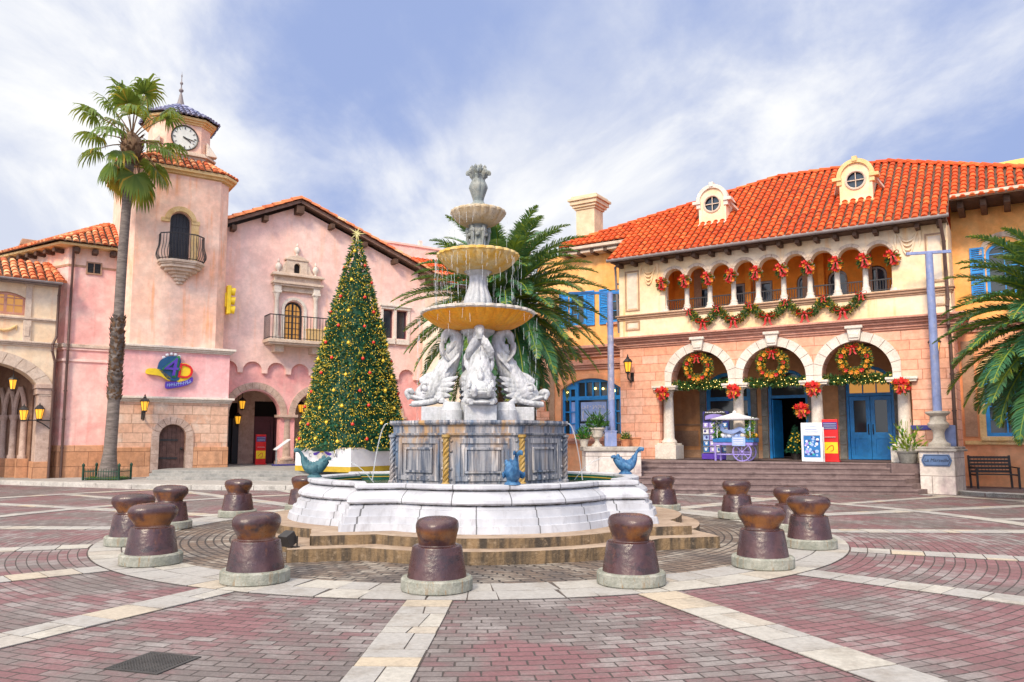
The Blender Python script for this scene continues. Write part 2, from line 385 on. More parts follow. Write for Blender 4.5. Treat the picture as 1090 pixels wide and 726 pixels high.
# paving
def polar(q):
    o = q.obj(); s_ = q.xyz(o)
    r = q.math('SQRT', q.math('ADD', q.math('MULTIPLY', s_[0], s_[0]), q.math('MULTIPLY', s_[1], s_[1])))
    th = q.math('ARCTAN2', s_[1], s_[0])
    return o, r, th
def bricks_polar(name, bh, bw, c1, c2, c3, mortar, patchscale, ms=.055):
    q = NB(name); o, r, th = polar(q)
    row = q.math('FLOOR', q.math('DIVIDE', r, bh))
    fr = q.math('FRACT', q.math('DIVIDE', r, bh))
    rr = q.math('MULTIPLY', q.math('ADD', row, .5), bh)
    off = q.math('ADD', q.math('MULTIPLY', q.math('MODULO', row, 2.), .5), q.math('MULTIPLY', q.math('FRACT', q.math('MULTIPLY', q.math('SINE', q.math('MULTIPLY', row, 12.99)), 43.7)), .22))
    u = q.math('ADD', q.math('DIVIDE', q.math('MULTIPLY', q.math('ADD', th, 4.), rr), bw), off)
    fu = q.math('FRACT', u); cell = q.math('FLOOR', u)
    du = q.math('MULTIPLY', q.math('MINIMUM', fu, q.math('SUBTRACT', 1., fu)), bw / bh)
    dv = q.math('MINIMUM', fr, q.math('SUBTRACT', 1., fr))
    wob = q.math('MULTIPLY', q.math('SUBTRACT', q.noise(o, 16, 4, .65), .5), .13)
    d = q.math('ADD', q.math('MINIMUM', du, dv), wob)
    face = q.ramp(d, ms * .4, ms * 1.6)
    wn = q.n('ShaderNodeTexWhiteNoise', noise_dimensions='2D'); q.put(wn.inputs['Vector'], q.comb(row, cell, 0.))
    cr = wn.outputs['Value']
    # sector tone and worn patches
    sect = q.math('FLOOR', q.math('DIVIDE', q.math('ADD', th, 10.0 + RAD(91.86)), RAD(22.5)))
    ws = q.n('ShaderNodeTexWhiteNoise', noise_dimensions='1D'); q.put(ws.inputs['W'], sect)
    p = q.noise(o, patchscale, 5, .65)
    p = q.math('ADD', p, q.math('MULTIPLY', q.math('SUBTRACT', ws.outputs['Value'], .5), .16))
    col = q.mix(q.ramp(q.math('ADD', p, q.math('MULTIPLY', q.math('SUBTRACT', cr, .5), .09)), .41, .59), c1, c2)
    p2 = q.noise(q.map(o, (1, 1, 1), (5, 3, 0)), patchscale * 1.3, 8, .74)
    col = q.mix(q.ramp(q.math('ADD', p2, q.math('MULTIPLY', q.math('SUBTRACT', cr, .5), .11)), .47, .66, 0, .8), col, c3)
    f = q.ramp(cr, 0, 1, .88, 1.08); col = q.mix(1., col, q.comb(f, f, f), 'MULTIPLY')
    f = q.ramp(q.noise(o, 30, 5, .75), .3, .7, .78, 1.16); col = q.mix(1., col, q.comb(f, f, f), 'MULTIPLY')
    stn = q.noise(q.map(o, (1, 1, 1), (2, 9, 0)), .55, 8, .72); stn2 = q.noise(q.map(o, (1, 1, 1), (8, 1, 0)), 2.3, 6, .7)
    col = q.mix(q.math('MULTIPLY', q.ramp(stn, .50, .70), .55), col, (.085, .072, .062))
    col = q.mix(q.math('MULTIPLY', q.ramp(stn2, .60, .72), .45), col, (.30, .28, .25))
    col = q.mix(face, mortar, col)
    h = q.math('ADD', q.math('ADD', face, q.math('MULTIPLY', cr, .25)), q.math('MULTIPLY', q.noise(o, 40, 4, .7), .25))
    q.bump(h, .6, .012)
    return q.done(col, q.ramp(p2, .4, .7, .62, .8), spec=.35)
M['pavers'] = bricks_polar('red_brick_pavers', .118, .26, (.208, .100, .108), (.158, .132, .128), (.270, .243, .238), (.056, .046, .042), .62)
M['setts'] = bricks_polar('brown_setts', .12, .24, (.165, .118, .090), (.110, .088, .078), (.34, .30, .255), (.035, .03, .027), 1.1, .10)
q = NB('white_paving_slab'); o = q.obj(); r = q.rnd()
col = q.mix(q.ramp(r, 0, .5), (.43, .405, .36), (.35, .335, .32)); col = q.mix(q.ramp(r, .70, 1.), col, (.46, .385, .29))
col = q.mix(q.math('MULTIPLY', q.ramp(q.noise(o, 1.7, 8, .74), .46, .70), .7), col, (.22, .19, .16))
f = q.ramp(q.noise(o, 22, 5, .75), .3, .7, .84, 1.1); col = q.mix(1., col, q.comb(f, f, f), 'MULTIPLY')
q.bump(q.noise(o, 25, 5, .7), .3, .012); M['slab'] = q.done(col, .72, spec=.35)
M['joint'] = stone('dark_joint', (.075, .062, .055), (.11, .09, .08), None, 8., 0, .95)
M['pavement'] = blocks('grey_pavement_flags', (.34, .32, .30), (.40, .38, .36), (.2, .18, .17), .6, .6, .01, stain=(.2, .18, .17), samt=.4)
M['darkpave'] = stone('brown_pavement', (.17, .12, .11), (.23, .17, .16), (.1, .07, .07), 2., .5)

# vegetation
M['fir'] = leafmat('fir_green', (.008, .070, .040), (.018, .115, .052), .12, .6)
M['garland'] = leafmat('garland_green', (.015, .075, .02), (.05, .13, .03), .15, .6)
M['olive'] = leafmat('gold_tinsel_green', (.20, .20, .02), (.42, .34, .04), .15, .5)
M['flowerred'] = leafmat('red_flower', (.62, .012, .02), (.80, .05, .04), .15, .5)
M['flowerorange'] = leafmat('orange_flower', (.78, .20, .02), (.85, .42, .04), .15, .5)
M['date'] = leafmat('date_frond_green', (.028, .125, .060), (.060, .19, .085), .25, .42, (.14, .22, .03))
M['datetip'] = leafmat('date_frond_yellowing', (.16, .24, .03), (.32, .34, .04), .3, .45)
M['fan'] = leafmat('fan_leaf_green', (.065, .135, .018), (.13, .20, .030), .34, .45, (.26, .26, .02))
M['fandry'] = leafmat('fan_leaf_yellow', (.36, .24, .03), (.5, .34, .05), .4, .6)
M['plantgreen'] = leafmat('plant_green', (.03, .14, .02), (.07, .26, .03), .3, .5)
M['plantlime'] = leafmat('plant_lime', (.18, .30, .03), (.34, .40, .04), .35, .5)
q = NB('palm_bark'); o = q.obj()
col = q.mix(q.ramp(q.noise(q.map(o, (1, 1, 5)), 3, 6, .65), .35, .66), (.115, .095, .085), (.22, .185, .165))
col = q.mix(q.math('MULTIPLY', q.ramp(q.noise(q.map(o, (3, 3, 9)), 2, 5, .7), .52, .68), .6), col, (.09, .065, .055))
q.bump(q.noise(q.map(o, (1, 1, 6)), 4, 6, .7), .6, .03); M['bark'] = q.done(col, .9)
M['boots'] = stone('leaf_base_brown', (.13, .075, .045), (.24, .15, .09), (.05, .03, .02), 6., .6, .9)
# ------------------------------------------------------------------ mesh helpers
class MB:
    """collects faces for one mesh; each face may carry a material slot"""
    def __init__(s): s.v = []; s.f = []; s.mi = []; s.sm = []
    def add(s, vs, fs, mi=0, smooth=False):
        o = len(s.v); s.v.extend([tuple(p) for p in vs])
        for f in fs: s.f.append([o + i for i in f]); s.mi.append(mi); s.sm.append(smooth)
    def xf(s, mat, start=0):
        for i in range(start, len(s.v)): s.v[i] = tuple(mat @ Vector(s.v[i]))
    def mesh(s, name, mats, sharp=38):
        me = bpy.data.meshes.new(name)
        me.from_pydata(s.v, [], s.f)
        for m in mats: me.materials.append(M[m] if isinstance(m, str) else m)
        me.polygons.foreach_set('material_index', s.mi)
        if any(s.sm):
            me.polygons.foreach_set('use_smooth', s.sm)
            if sharp: me.set_sharp_from_angle(angle=RAD(sharp))
        me.update()
        return me

def link(name, me, parent=None, bevel=0, label=None):
    o = bpy.data.objects.new(name, me); COL.objects.link(o)
    if parent is not None: o.parent = parent
    if bevel:
        b = o.modifiers.new('bevel', 'BEVEL'); b.width = bevel; b.segments = 2; b.limit_method = 'ANGLE'; b.angle_limit = RAD(50)
        b.harden_normals = False
    if label: o['label'] = label
    return o
SPLIT = set('''rope_column wainscot eave_bracket purlin_end loggia_pilaster door_pilaster eave_fascia dormer_moulding pilaster panel_moulding
panel quoin hinge bulb_ball aedicule_column swag_relief pendant_bulb fairy_bulb cornice canopy_post corner_wedge window_panel small_lettering bauble
sill soffit string_course emblem_flower garland canopy_garland flower light_bulb gold_bauble porch_door sign_ornament side_wall side_walls balcony_bracket hood_moulding door_surround
wall_pier loggia_window window_surround dormer_roof passage_interior shop_interior picture shelf wheel_spoke plinth left_wing_wall right_wing_wall goods strap card_print poster_field mural_stripe'''.split())
def pieces(mb, tol=.012):
    par = list(range(len(mb.v)))
    def fd(i):
        while par[i] != i: par[i] = par[par[i]]; i = par[i]
        return i
    for f in mb.f:
        a = fd(f[0])
        for i in f[1:]: par[fd(i)] = a
    comp = {}
    for k, f in enumerate(mb.f): comp.setdefault(fd(f[0]), []).append(k)
    items = []
    for ks in comp.values():
        vs = [mb.v[i] for k in ks for i in mb.f[k]]
        items.append([ks, [min(v[j] for v in vs) - tol for j in range(3)], [max(v[j] for v in vs) + tol for j in range(3)]])
    ch = True
    while ch:
        ch = False; out = []
        for it in items:
            for o in out:
                if all(it[1][j] <= o[2][j] and o[1][j] <= it[2][j] for j in range(3)):
                    o[0] += it[0]; o[1] = [min(a, b) for a, b in zip(o[1], it[1])]; o[2] = [max(a, b) for a, b in zip(o[2], it[2])]; ch = True; break
            else: out.append(it)
        items = out
    res = []
    for ks, _, _ in items:
        m = MB(); mp = {}
        for k in ks:
            f = []
            for i in mb.f[k]:
                if i not in mp: mp[i] = len(m.v); m.v.append(mb.v[i])
                f.append(mp[i])
            m.f.append(f); m.mi.append(mb.mi[k]); m.sm.append(mb.sm[k])
        res.append(m)
    return res
def part(name, mb, mats, parent, bevel=0, label=None):
    if parent is not None and name in SPLIT:
        ps = pieces(mb, 0. if 'bauble' in name else (.03 if name == 'flower' else .012))
        if len(ps) > 1:
            os_ = [part1(name, p, mats, parent, bevel, label) for p in ps]
            return os_[0]
    return part1(name, mb, mats, parent, bevel, label)
def part1(name, mb, mats, parent, bevel=0, label=None):
    if not isinstance(mats, list): mats = [mats]
    me = mb.mesh(name, mats)
    if bevel:
        b = bmesh.new(); b.from_mesh(me); bmesh.ops.remove_doubles(b, verts=b.verts, dist=1e-5); b.to_mesh(me); b.free()
    return link(name, me, parent, bevel, label)
def tag(o, label, cat, group=None, kind=None):
    if label: o['label'] = label
    if cat: o['category'] = cat
    if group: o['group'] = group
    if kind: o['kind'] = kind
    return o
def thing(name, label, cat, loc=(0, 0, 0), rz=0, group=None, scale=None):
    o = bpy.data.objects.new(name, None); COL.objects.link(o)
    o.empty_display_size = .3
    o.location = loc; o.rotation_euler = (0, 0, rz)
    if scale: o.scale = scale
    return tag(o, label, cat, group)
def solo(name, mb, mats, label, cat, loc=(0, 0, 0), rz=0, group=None, bevel=0, kind=None):
    o = part(name, mb, mats, None, bevel); o.location = loc; o.rotation_euler = (0, 0, rz)
    return tag(o, label, cat, group, kind)
def copy_thing(root, loc, rz, label=None, group=None, scale=None, tilt=0.):
    def cp(o, par):
        c = o.copy(); COL.objects.link(c)
        if par is not None: c.parent = par
        for ch in list(o.children): cp(ch, c)
        return c
    kids = list(root.children)
    r = root.copy(); COL.objects.link(r)
    for ch in kids: cp(ch, r)
    r.location = loc; r.rotation_euler = (0, tilt, rz)
    if scale: r.scale = scale
    if label: r['label'] = label
    if group: r['group'] = group
    return r

def box(mb, x0, x1, y0, y1, z0, z1, mi=0):
    v = [(x0, y0, z0), (x1, y0, z0), (x1, y1, z0), (x0, y1, z0), (x0, y0, z1), (x1, y0, z1), (x1, y1, z1), (x0, y1, z1)]
    mb.add(v, [(0, 3, 2, 1), (4, 5, 6, 7), (0, 1, 5, 4), (1, 2, 6, 5), (2, 3, 7, 6), (3, 0, 4, 7)], mi)
def bar(mb, p, q, w, h=None, mi=0, up=(0, 0, 1)):
    """rectangular bar from p to q"""
    h = h or w; p = Vector(p); q = Vector(q); d = (q - p).normalized(); u = Vector(up)
    if abs(d.dot(u)) > .98: u = Vector((0, 1, 0))
    s = d.cross(u).normalized(); u = s.cross(d).normalized()
    vs = []
    for c in (p, q):
        for a, b in ((-1, -1), (1, -1), (1, 1), (-1, 1)): vs.append(c + s * (a * w / 2) + u * (b * h / 2))
    mb.add(vs, [(0, 3, 2, 1), (4, 5, 6, 7), (0, 1, 5, 4), (1, 2, 6, 5), (2, 3, 7, 6), (3, 0, 4, 7)], mi)
def poly(mb, loops, y0, y1, mi=0, plane='xz', side_mi=None):
    """extrude a 2D outline with holes between y0 and y1 (plane 'xz') or z0 and z1 (plane 'xy')"""
    tris = tessellate_polygon([[Vector((a, b, 0)) for a, b in L] for L in loops])
    flat = [p for L in loops for p in L]
    def P(a, b, d): return (a, d, b) if plane == 'xz' else (a, b, d)
    n = len(flat)
    vs = [P(a, b, y0) for a, b in flat] + [P(a, b, y1) for a, b in flat]
    fs = []
    for t in tris:
        a, b, c = [flat[i] for i in t]
        ccw = (b[0] - a[0]) * (c[1] - a[1]) - (b[1] - a[1]) * (c[0] - a[0]) > 0
        t = tuple(t) if ccw else tuple(reversed(t))
        r = tuple(reversed(t))
        if plane == 'xz': fs.append(t); fs.append(tuple(i + n for i in r))
        else: fs.append(r); fs.append(tuple(i + n for i in t))
    mb.add(vs, fs, mi)
    k = 0
    for li, L in enumerate(loops):
        m = len(L)
        area = sum(L[i][0] * L[(i + 1) % m][1] - L[(i + 1) % m][0] * L[i][1] for i in range(m))
        ids = list(range(k, k + m))
        if (area < 0) == (li == 0): ids.reverse()
        sf = []
        for i in range(m):
            a, b = ids[i], ids[(i + 1) % m]
            q = (a, a + n, b + n, b)
            if plane == 'xy': q = tuple(reversed(q))
            sf.append(q)
        mb.add(vs, sf, mi if side_mi is None else side_mi)
        k += m
def rect(x0, x1, z0, z1): return [(x0, z0), (x1, z0), (x1, z1), (x0, z1)]
def archp(x0, x1, zb, zs, n=14, rise=None):
    """opening with a round (or segmental / elliptical) head"""
    cx = (x0 + x1) / 2; r = (x1 - x0) / 2; rise = r if rise is None else rise
    pts = [(x0, zb), (x1, zb)]
    if rise < r * .97 and rise < r * .6:
        R = (r * r + rise * rise) / (2 * rise); a = math.asin(r / R); cz = zs + rise - R
        for i in range(n + 1):
            t = a - 2 * a * i / n; pts.append((cx + R * sin(t), cz + R * cos(t)))
    else:
        for i in range(n + 1):
            t = pi * i / n; pts.append((cx + r * cos(t), zs + rise * sin(t)))
    return pts
def archring(mb, cx, zs, r0, r1, y0, y1, n=11, gap=.012, a0=0., a1=pi, mi=0, clampx=None, sub=3):
    """voussoirs"""
    for i in range(n):
        t0 = a0 + (a1 - a0) * i / n; t1 = a0 + (a1 - a0) * (i + 1) / n
        g = gap / 2 / r0
        t0 += g; t1 -= g
        pts = []
        for j in range(sub + 1):
            t = t0 + (t1 - t0) * j / sub; pts.append((cx + r0 * cos(t), zs + r0 * sin(t)))
        for j in range(sub + 1):
            t = t1 + (t0 - t1) * j / sub; x = cx + r1 * cos(t)
            if clampx: x = min(max(x, cx - clampx), cx + clampx)
            pts.append((x, zs + r1 * sin(t)))
        poly(mb, [pts], y0, y1, mi)
def lathe(mb, prof, n=24, c=(0, 0), flute=0, amp=None, mi=0, smooth=True, caps=True, phase=0.):
    """prof: [(r, z)...]; amp: radial flute depth per profile point"""
    vs = []
    for k, (r, z) in enumerate(prof):
        for i in range(n):
            t = 2 * pi * i / n + phase
            rr = r + (amp[k] * (abs(cos(flute * t / 2)) ** .7 - .6) if (flute and amp) else 0)
            vs.append((c[0] + rr * cos(t), c[1] + rr * sin(t), z))
    fs = []
    for k in range(len(prof) - 1):
        for i in range(n):
            j = (i + 1) % n
            fs.append((k * n + i, k * n + j, (k + 1) * n + j, (k + 1) * n + i))
    if caps:
        if prof[0][0] > 1e-4: fs.append(tuple(reversed(range(n))))
        if prof[-1][0] > 1e-4: fs.append(tuple(range((len(prof) - 1) * n, len(prof) * n)))
    mb.add(vs, fs, mi, smooth)
def tube(mb, path, rad, n=8, mi=0, smooth=True, squash=None, up=(0, 0, 1), caps=True):
    """swept tube; rad is a number or a list; squash scales the second axis"""
    P = [Vector(p) for p in path]; m = len(P)
    if isinstance(rad, (int, float)): rad = [rad] * m
    vs = []; u = Vector(up)
    for k in range(m):
        d = (P[min(k + 1, m - 1)] - P[max(k - 1, 0)]).normalized()
        a = u - d * u.dot(d)
        if a.length < .05: a = Vector((1, 0, 0)) - d * d.x
        a.normalize(); u = a; b = d.cross(a)
        sq = 1 if squash is None else (squash[k] if isinstance(squash, list) else squash)
        for i in range(n):
            t = 2 * pi * i / n
            vs.append(P[k] + a * (cos(t) * rad[k]) + b * (sin(t) * rad[k] * sq))
    fs = []
    for k in range(m - 1):
        for i in range(n):
            j = (i + 1) % n
            fs.append((k * n + i, k * n + j, (k + 1) * n + j, (k + 1) * n + i))
    if caps: fs.append(tuple(reversed(range(n)))); fs.append(tuple(range((m - 1) * n, m * n)))
    mb.add(vs, fs, mi, smooth)
def ball(mb, c, r, n=12, m=8, mi=0, sc=(1, 1, 1), rot=None):
    vs = []; fs = []
    for k in range(m + 1):
        f = pi * k / m
        for i in range(n):
            t = 2 * pi * i / n
            p = Vector((sin(f) * cos(t) * r * sc[0], sin(f) * sin(t) * r * sc[1], -cos(f) * r * sc[2]))
            if rot: p = rot @ p
            vs.append(p + Vector(c))
    for k in range(m):
        for i in range(n):
            j = (i + 1) % n
            if k == 0: fs.append((k * n + i, (k + 1) * n + j, (k + 1) * n + i))
            elif k == m - 1: fs.append((k * n + i, k * n + j, (k + 1) * n + i))
            else: fs.append((k * n + i, k * n + j, (k + 1) * n + j, (k + 1) * n + i))
    mb.add(vs, fs, mi, True)
def spl(pts, n=8):
    """Catmull-Rom through points"""
    P = [Vector(p) for p in pts]; out = []
    for i in range(len(P) - 1):
        a = P[max(i - 1, 0)]; b = P[i]; c = P[i + 1]; d = P[min(i + 2, len(P) - 1)]
        for k in range(n):
            t = k / n
            out.append(.5 * ((2 * b) + (c - a) * t + (2 * a - 5 * b + 4 * c - d) * t * t + (3 * b - a - 3 * c + d) * t ** 3))
    out.append(P[-1]); return out
def moulding(mb, x0, x1, yw, z0, steps, mi=0, ends=True):
    """stack of projecting courses on a wall face at y=yw: steps = [(height, projection)...] from the bottom up"""
    z = z0
    for h, p in steps:
        e = p if ends else 0
        box(mb, x0 - e, x1 + e, yw - p, yw + .05, z, z + h - .003, mi); z += h
def text_mesh(name, s, size, ext, mat, parent, loc, rot, align='CENTER', shear=0., spacing=1., label=None, scale=None):
    cu = bpy.data.curves.new(name, 'FONT'); cu.body = s; cu.size = size; cu.extrude = ext; cu.align_x = align; cu.align_y = 'CENTER'
    cu.shear = shear; cu.space_character = spacing; cu.resolution_u = 3
    t = bpy.data.objects.new(name, cu); COL.objects.link(t)
    dg = bpy.context.evaluated_depsgraph_get()
    me = bpy.data.meshes.new_from_object(t.evaluated_get(dg)); me.name = name
    bpy.data.objects.remove(t); bpy.data.curves.remove(cu)
    me.materials.clear(); me.materials.append(M[mat])
    o = link(name, me, parent, label=label); o.location = loc; o.rotation_euler = rot
    if scale: o.scale = scale
    return o

def tiles(mb, P0, sd, ud, outline, w=.24, row=.36, mi=0, under=1, jit=.012, r=None, back=.02):
    """barrel-tiled roof plane. P0 origin on the plane, sd unit vector along the eave, ud unit vector up the slope;
    outline in (s,u); under = slot of the flat sheet"""
    P0 = Vector(P0); sd = Vector(sd).normalized(); ud = Vector(ud).normalized(); nn = sd.cross(ud).normalized()
    if nn.z < 0: nn = -nn
    us = [P0 + sd * a + ud * b for a, b in outline]
    t = tessellate_polygon([[Vector((a, b, 0)) for a, b in outline]])
    fs = []
    for tr in t:
        a, b, c = [us[i] for i in tr]
        fs.append(tr if (b - a).cross(c - a).dot(nn) > 0 else tuple(reversed(tr)))
    mb.add([p - nn * back for p in us], fs, under)
    smin = min(p[0] for p in outline); smax = max(p[0] for p in outline)
    r = r or w * .40
    n = max(1, int(round((smax - smin) / w))); w2 = (smax - smin) / n
    for i in range(n):
        s = smin + (i + .5) * w2
        xs = []
        m = len(outline)
        for k in range(m):
            (a, b), (c, d) = outline[k], outline[(k + 1) % m]
            if (a <= s < c) or (c <= s < a): xs.append(b + (d - b) * (s - a) / (c - a))
        xs.sort()
        for k in range(0, len(xs) - 1, 2):
            u0, u1 = xs[k], xs[k + 1]
            u = u0 - .05
            while u < u1 - .06:
                ue = min(u + row + .05, u1 + .03)
                js = random.uniform(-jit, jit); ju = random.uniform(-jit, jit)
                vs = []
                for (uu, rr, lift) in ((u, r, .03), (ue, r * .82, -.005)):
                    for q in range(6):
                        a = pi * q / 5
                        vs.append(P0 + sd * (s + js + rr * cos(a)) + ud * (uu + ju) + nn * (rr * .85 * sin(a) + lift))
                ff = [(q, q + 1, q + 7, q + 6) for q in range(5)] + [tuple(range(5, -1, -1))]
                mb.add(vs, ff, mi, True)
                u += row
def ridge(mb, a, b, r=.13, step=.38, mi=0):
    a = Vector(a); b = Vector(b); d = (b - a); L = d.length; d.normalize(); n = max(1, int(L / step))
    s = d.cross(Vector((0, 0, 1))).normalized(); u = s.cross(d)
    for i in range(n):
        vs = []
        for t, rr, lf in ((i / n, r, .025), ((i + 1.12) / n, r * .85, 0)):
            for q in range(7):
                al = pi * q / 6
                vs.append(a + d * (t * L) + s * (rr * cos(al)) + u * (rr * sin(al) + lf - r * .35))
        mb.add(vs, [(q, q + 1, q + 8, q + 7) for q in range(6)] + [tuple(range(6, -1, -1))], mi, True)

# foliage
def leafquad(mb, p, d, up, L, w, mi=0, bend=0.):
    d = d.normalized(); s = d.cross(up)
    if s.length < 1e-3: s = d.cross(Vector((1, 0, 0)))
    s.normalize(); n = s.cross(d)
    m = p + d * (L * .5) - n * (bend * L * .3); e = p + d * L - n * (bend * L)
    mb.add([p - s * (w * .25), p + s * (w * .25), m + s * (w * .5), m - s * (w * .5), e], [(0, 1, 2, 3), (3, 2, 4)], mi)
def rv(): 
    while True:
        v = Vector((random.uniform(-1, 1), random.uniform(-1, 1), random.uniform(-1, 1)))
        if .05 < v.length < 1: return v.normalized()
def sprig_tube(mb, path, rad, dens, L=.09, w=.035, mats=(0,), weights=None):
    """garland: needles and small leaves round a path"""
    P = [Vector(p) for p in path]
    for a, b in zip(P, P[1:]):
        k = max(1, int((b - a).length * dens)); d = (b - a).normalized()
        for _ in range(k):
            p = a.lerp(b, random.random()); r = rv(); r = (r - d * r.dot(d))
            if r.length < .1: continue
            r.normalize(); q = p + r * (rad * random.uniform(.25, .9))
            leafquad(mb, q, (r + rv() * .7), rv(), L * random.uniform(.6, 1.25), w, random.choices(mats, weights)[0])
def frond(mb, base, az, el, L, curve, nl=46, ll=.62, mi=0, tipmi=None, twist=0., w=.035, rach=2):
    """feather palm leaf"""
    base = Vector(base); p = base.copy(); n = 16; e = el; pts = [p.copy()]
    h = Vector((sin(az), cos(az), 0)); dirs = []
    for i in range(n):
        d = h * cos(e) + Vector((0, 0, 1)) * sin(e); dirs.append(d)
        p = p + d * (L / n); pts.append(p.copy()); e -= curve * (0.5 + 1.0 * i / n) / n
        e = max(e, -1.45)
    dirs.append(dirs[-1])
    tube(mb, pts, [.045 * (1 - .85 * k / n) + .005 for k in range(n + 1)], 5, rach)
    side = h.cross(Vector((0, 0, 1))).normalized()
    for k in range(nl):
        t = .10 + .90 * (k + random.random() * .6) / nl
        f = t * n; i = min(int(f), n - 1); q = pts[i].lerp(pts[i + 1], f - i); d = dirs[i]
        upv = side.cross(d).normalized()
        if upv.z < 0 and abs(d.z) < .9: upv = -upv
        lf = ll * (sin(pi * min(1, t * .86 + .14)) ** .55) * random.uniform(.85, 1.1)
        for sg in (-1, 1):
            v = (side * sg * random.uniform(.75, .95) + d * random.uniform(.55, .85) + upv * random.uniform(.12, .42)).normalized()
            v2 = (v + Vector((0, 0, -.55)) * random.uniform(.6, 1.2)).normalized()
            ws = v.cross(upv).normalized()
            a = q; b = q + v * (lf * .55); c = b + v2 * (lf * .45)
            m_ = tipmi if (tipmi is not None and random.random() < .04 + .25 * (t > .9)) else mi
            mb.add([a - ws * w * .4, a + ws * w * .4, b + ws * w * .5, b - ws * w * .5, c], [(0, 1, 2, 3), (3, 2, 4)], m_)
def fanleaf(mb, base, az, el, pl, R, mi=0, dry=1, droop=.6, n=26, stem=2):
    base = Vector(base); h = Vector((sin(az), cos(az), 0)); e = el; p = base.copy(); pts = [p.copy()]
    for i in range(6):
        d = h * cos(e) + Vector((0, 0, sin(e))); p = p + d * (pl / 6); pts.append(p.copy()); e -= .09 * droop * 2
    tube(mb, pts, [.03 - .003 * k for k in range(7)], 4, stem)
    side = h.cross(Vector((0, 0, 1))).normalized(); upv = side.cross(d).normalized()
    if upv.z < 0: upv = -upv
    for k in range(n):
        a = RAD(-118 + 236 * (k + random.uniform(-.2, .2)) / (n - 1))
        v = d * cos(a) + side * sin(a) + upv * (.25 * cos(a) - .05)
        v.normalize(); LL = R * (.78 + .22 * cos(a)) * random.uniform(.9, 1.08)
        w = LL * .105; s = v.cross(upv).normalized()
        q0 = p; q1 = p + v * (LL * .52)
        v2 = (v + Vector((0, 0, -1)) * random.uniform(.35, .9) * (1 + droop)).normalized(); q2 = q1 + v2 * (LL * .28)
        v3 = (v2 + Vector((0, 0, -1)) * random.uniform(.6, 1.5) * (.6 + droop)).normalized(); q3 = q2 + v3 * (LL * .26)
        mm = dry if random.random() < .05 else mi
        mb.add([q0 - s * .01, q0 + s * .01, q1 + s * w * .5, q1 - s * w * .5, q2 + s * w * .36, q2 - s * w * .36, q3], [(0, 1, 2, 3), (3, 2, 4, 5), (5, 4, 6)], mm)
def bow(mb, c, s, mi=0, tails=True, nrm=(0, -1, 0)):
    """ribbon bow facing -y: two loops, knot and two tails"""
    c = Vector(c)
    for sg in (-1, 1):
        P = [(0, 0, 0), (.25 * sg, -.06, .20), (.52 * sg, -.02, .22), (.55 * sg, .03, .02), (.3 * sg, .02, -.06), (0, 0, 0)]
        pts = [c + Vector(p) * s for p in spl(P, 4)]
        tube(mb, pts, .10 * s, 6, mi, squash=.22, up=(0, 1, 0))
        if tails:
            P = [(.02 * sg, 0, 0), (.16 * sg, -.05, -.25), (.17 * sg, -.02, -.5), (.30 * sg, -.04, -.74)]
            vs = []; fs = []
            pp = spl(P, 4)
            for k, p in enumerate(pp):
                w = .06 + .035 * k / len(pp)
                vs += [c + (Vector(p) + Vector((-w, 0, 0))) * s, c + (Vector(p) + Vector((w, .015, 0))) * s, c + (Vector(p) + Vector((w, .03, 0))) * s, c + (Vector(p) + Vector((-w, .015, 0))) * s]
                if k:
                    a = 4 * (k - 1); b = 4 * k
                    for q in range(4): fs.append((a + q, a + (q + 1) % 4, b + (q + 1) % 4, b + q))
            mb.add(vs, fs, mi, True)
    ball(mb, c + Vector((0, -.05, .03)) * s, .11 * s, 8, 6, mi)
# ------------------------------------------------------------------ ground
FX, FY = -0.618, 13.96          # fountain centre
SP0 = RAD(-91.86); SPD = RAD(22.5)
def disc(mb, r0, r1, z, n=128, mi=0):
    vs = []; fs = []
    for i in range(n):
        t = 2 * pi * i / n
        vs += [(r0 * cos(t), r0 * sin(t), z), (r1 * cos(t), r1 * sin(t), z)]
    for i in range(n):
        j = (i + 1) % n
        fs.append((2 * i, 2 * i + 1, 2 * j + 1, 2 * j))
    mb.add(vs, fs, mi)
def setting(name, mb, mats, loc=(0, 0, 0), rz=0, bevel=0):
    o = part(name, mb, mats, None, bevel); o.location = loc; o.rotation_euler = (0, 0, rz); o['kind'] = 'structure'; return o
g = MB(); box(g, -400, 400, -200, 600, -1, -.012); setting('ground', g, 'darkpave')
g = MB(); disc(g, 0.01, 46, 0.0, 160); setting('brick_pavement', g, 'pavers', (FX, FY, 0))
g = MB(); disc(g, 3.2, 5.16, 0.004, 128); setting('sett_pavement', g, 'setts', (FX, FY, 0))
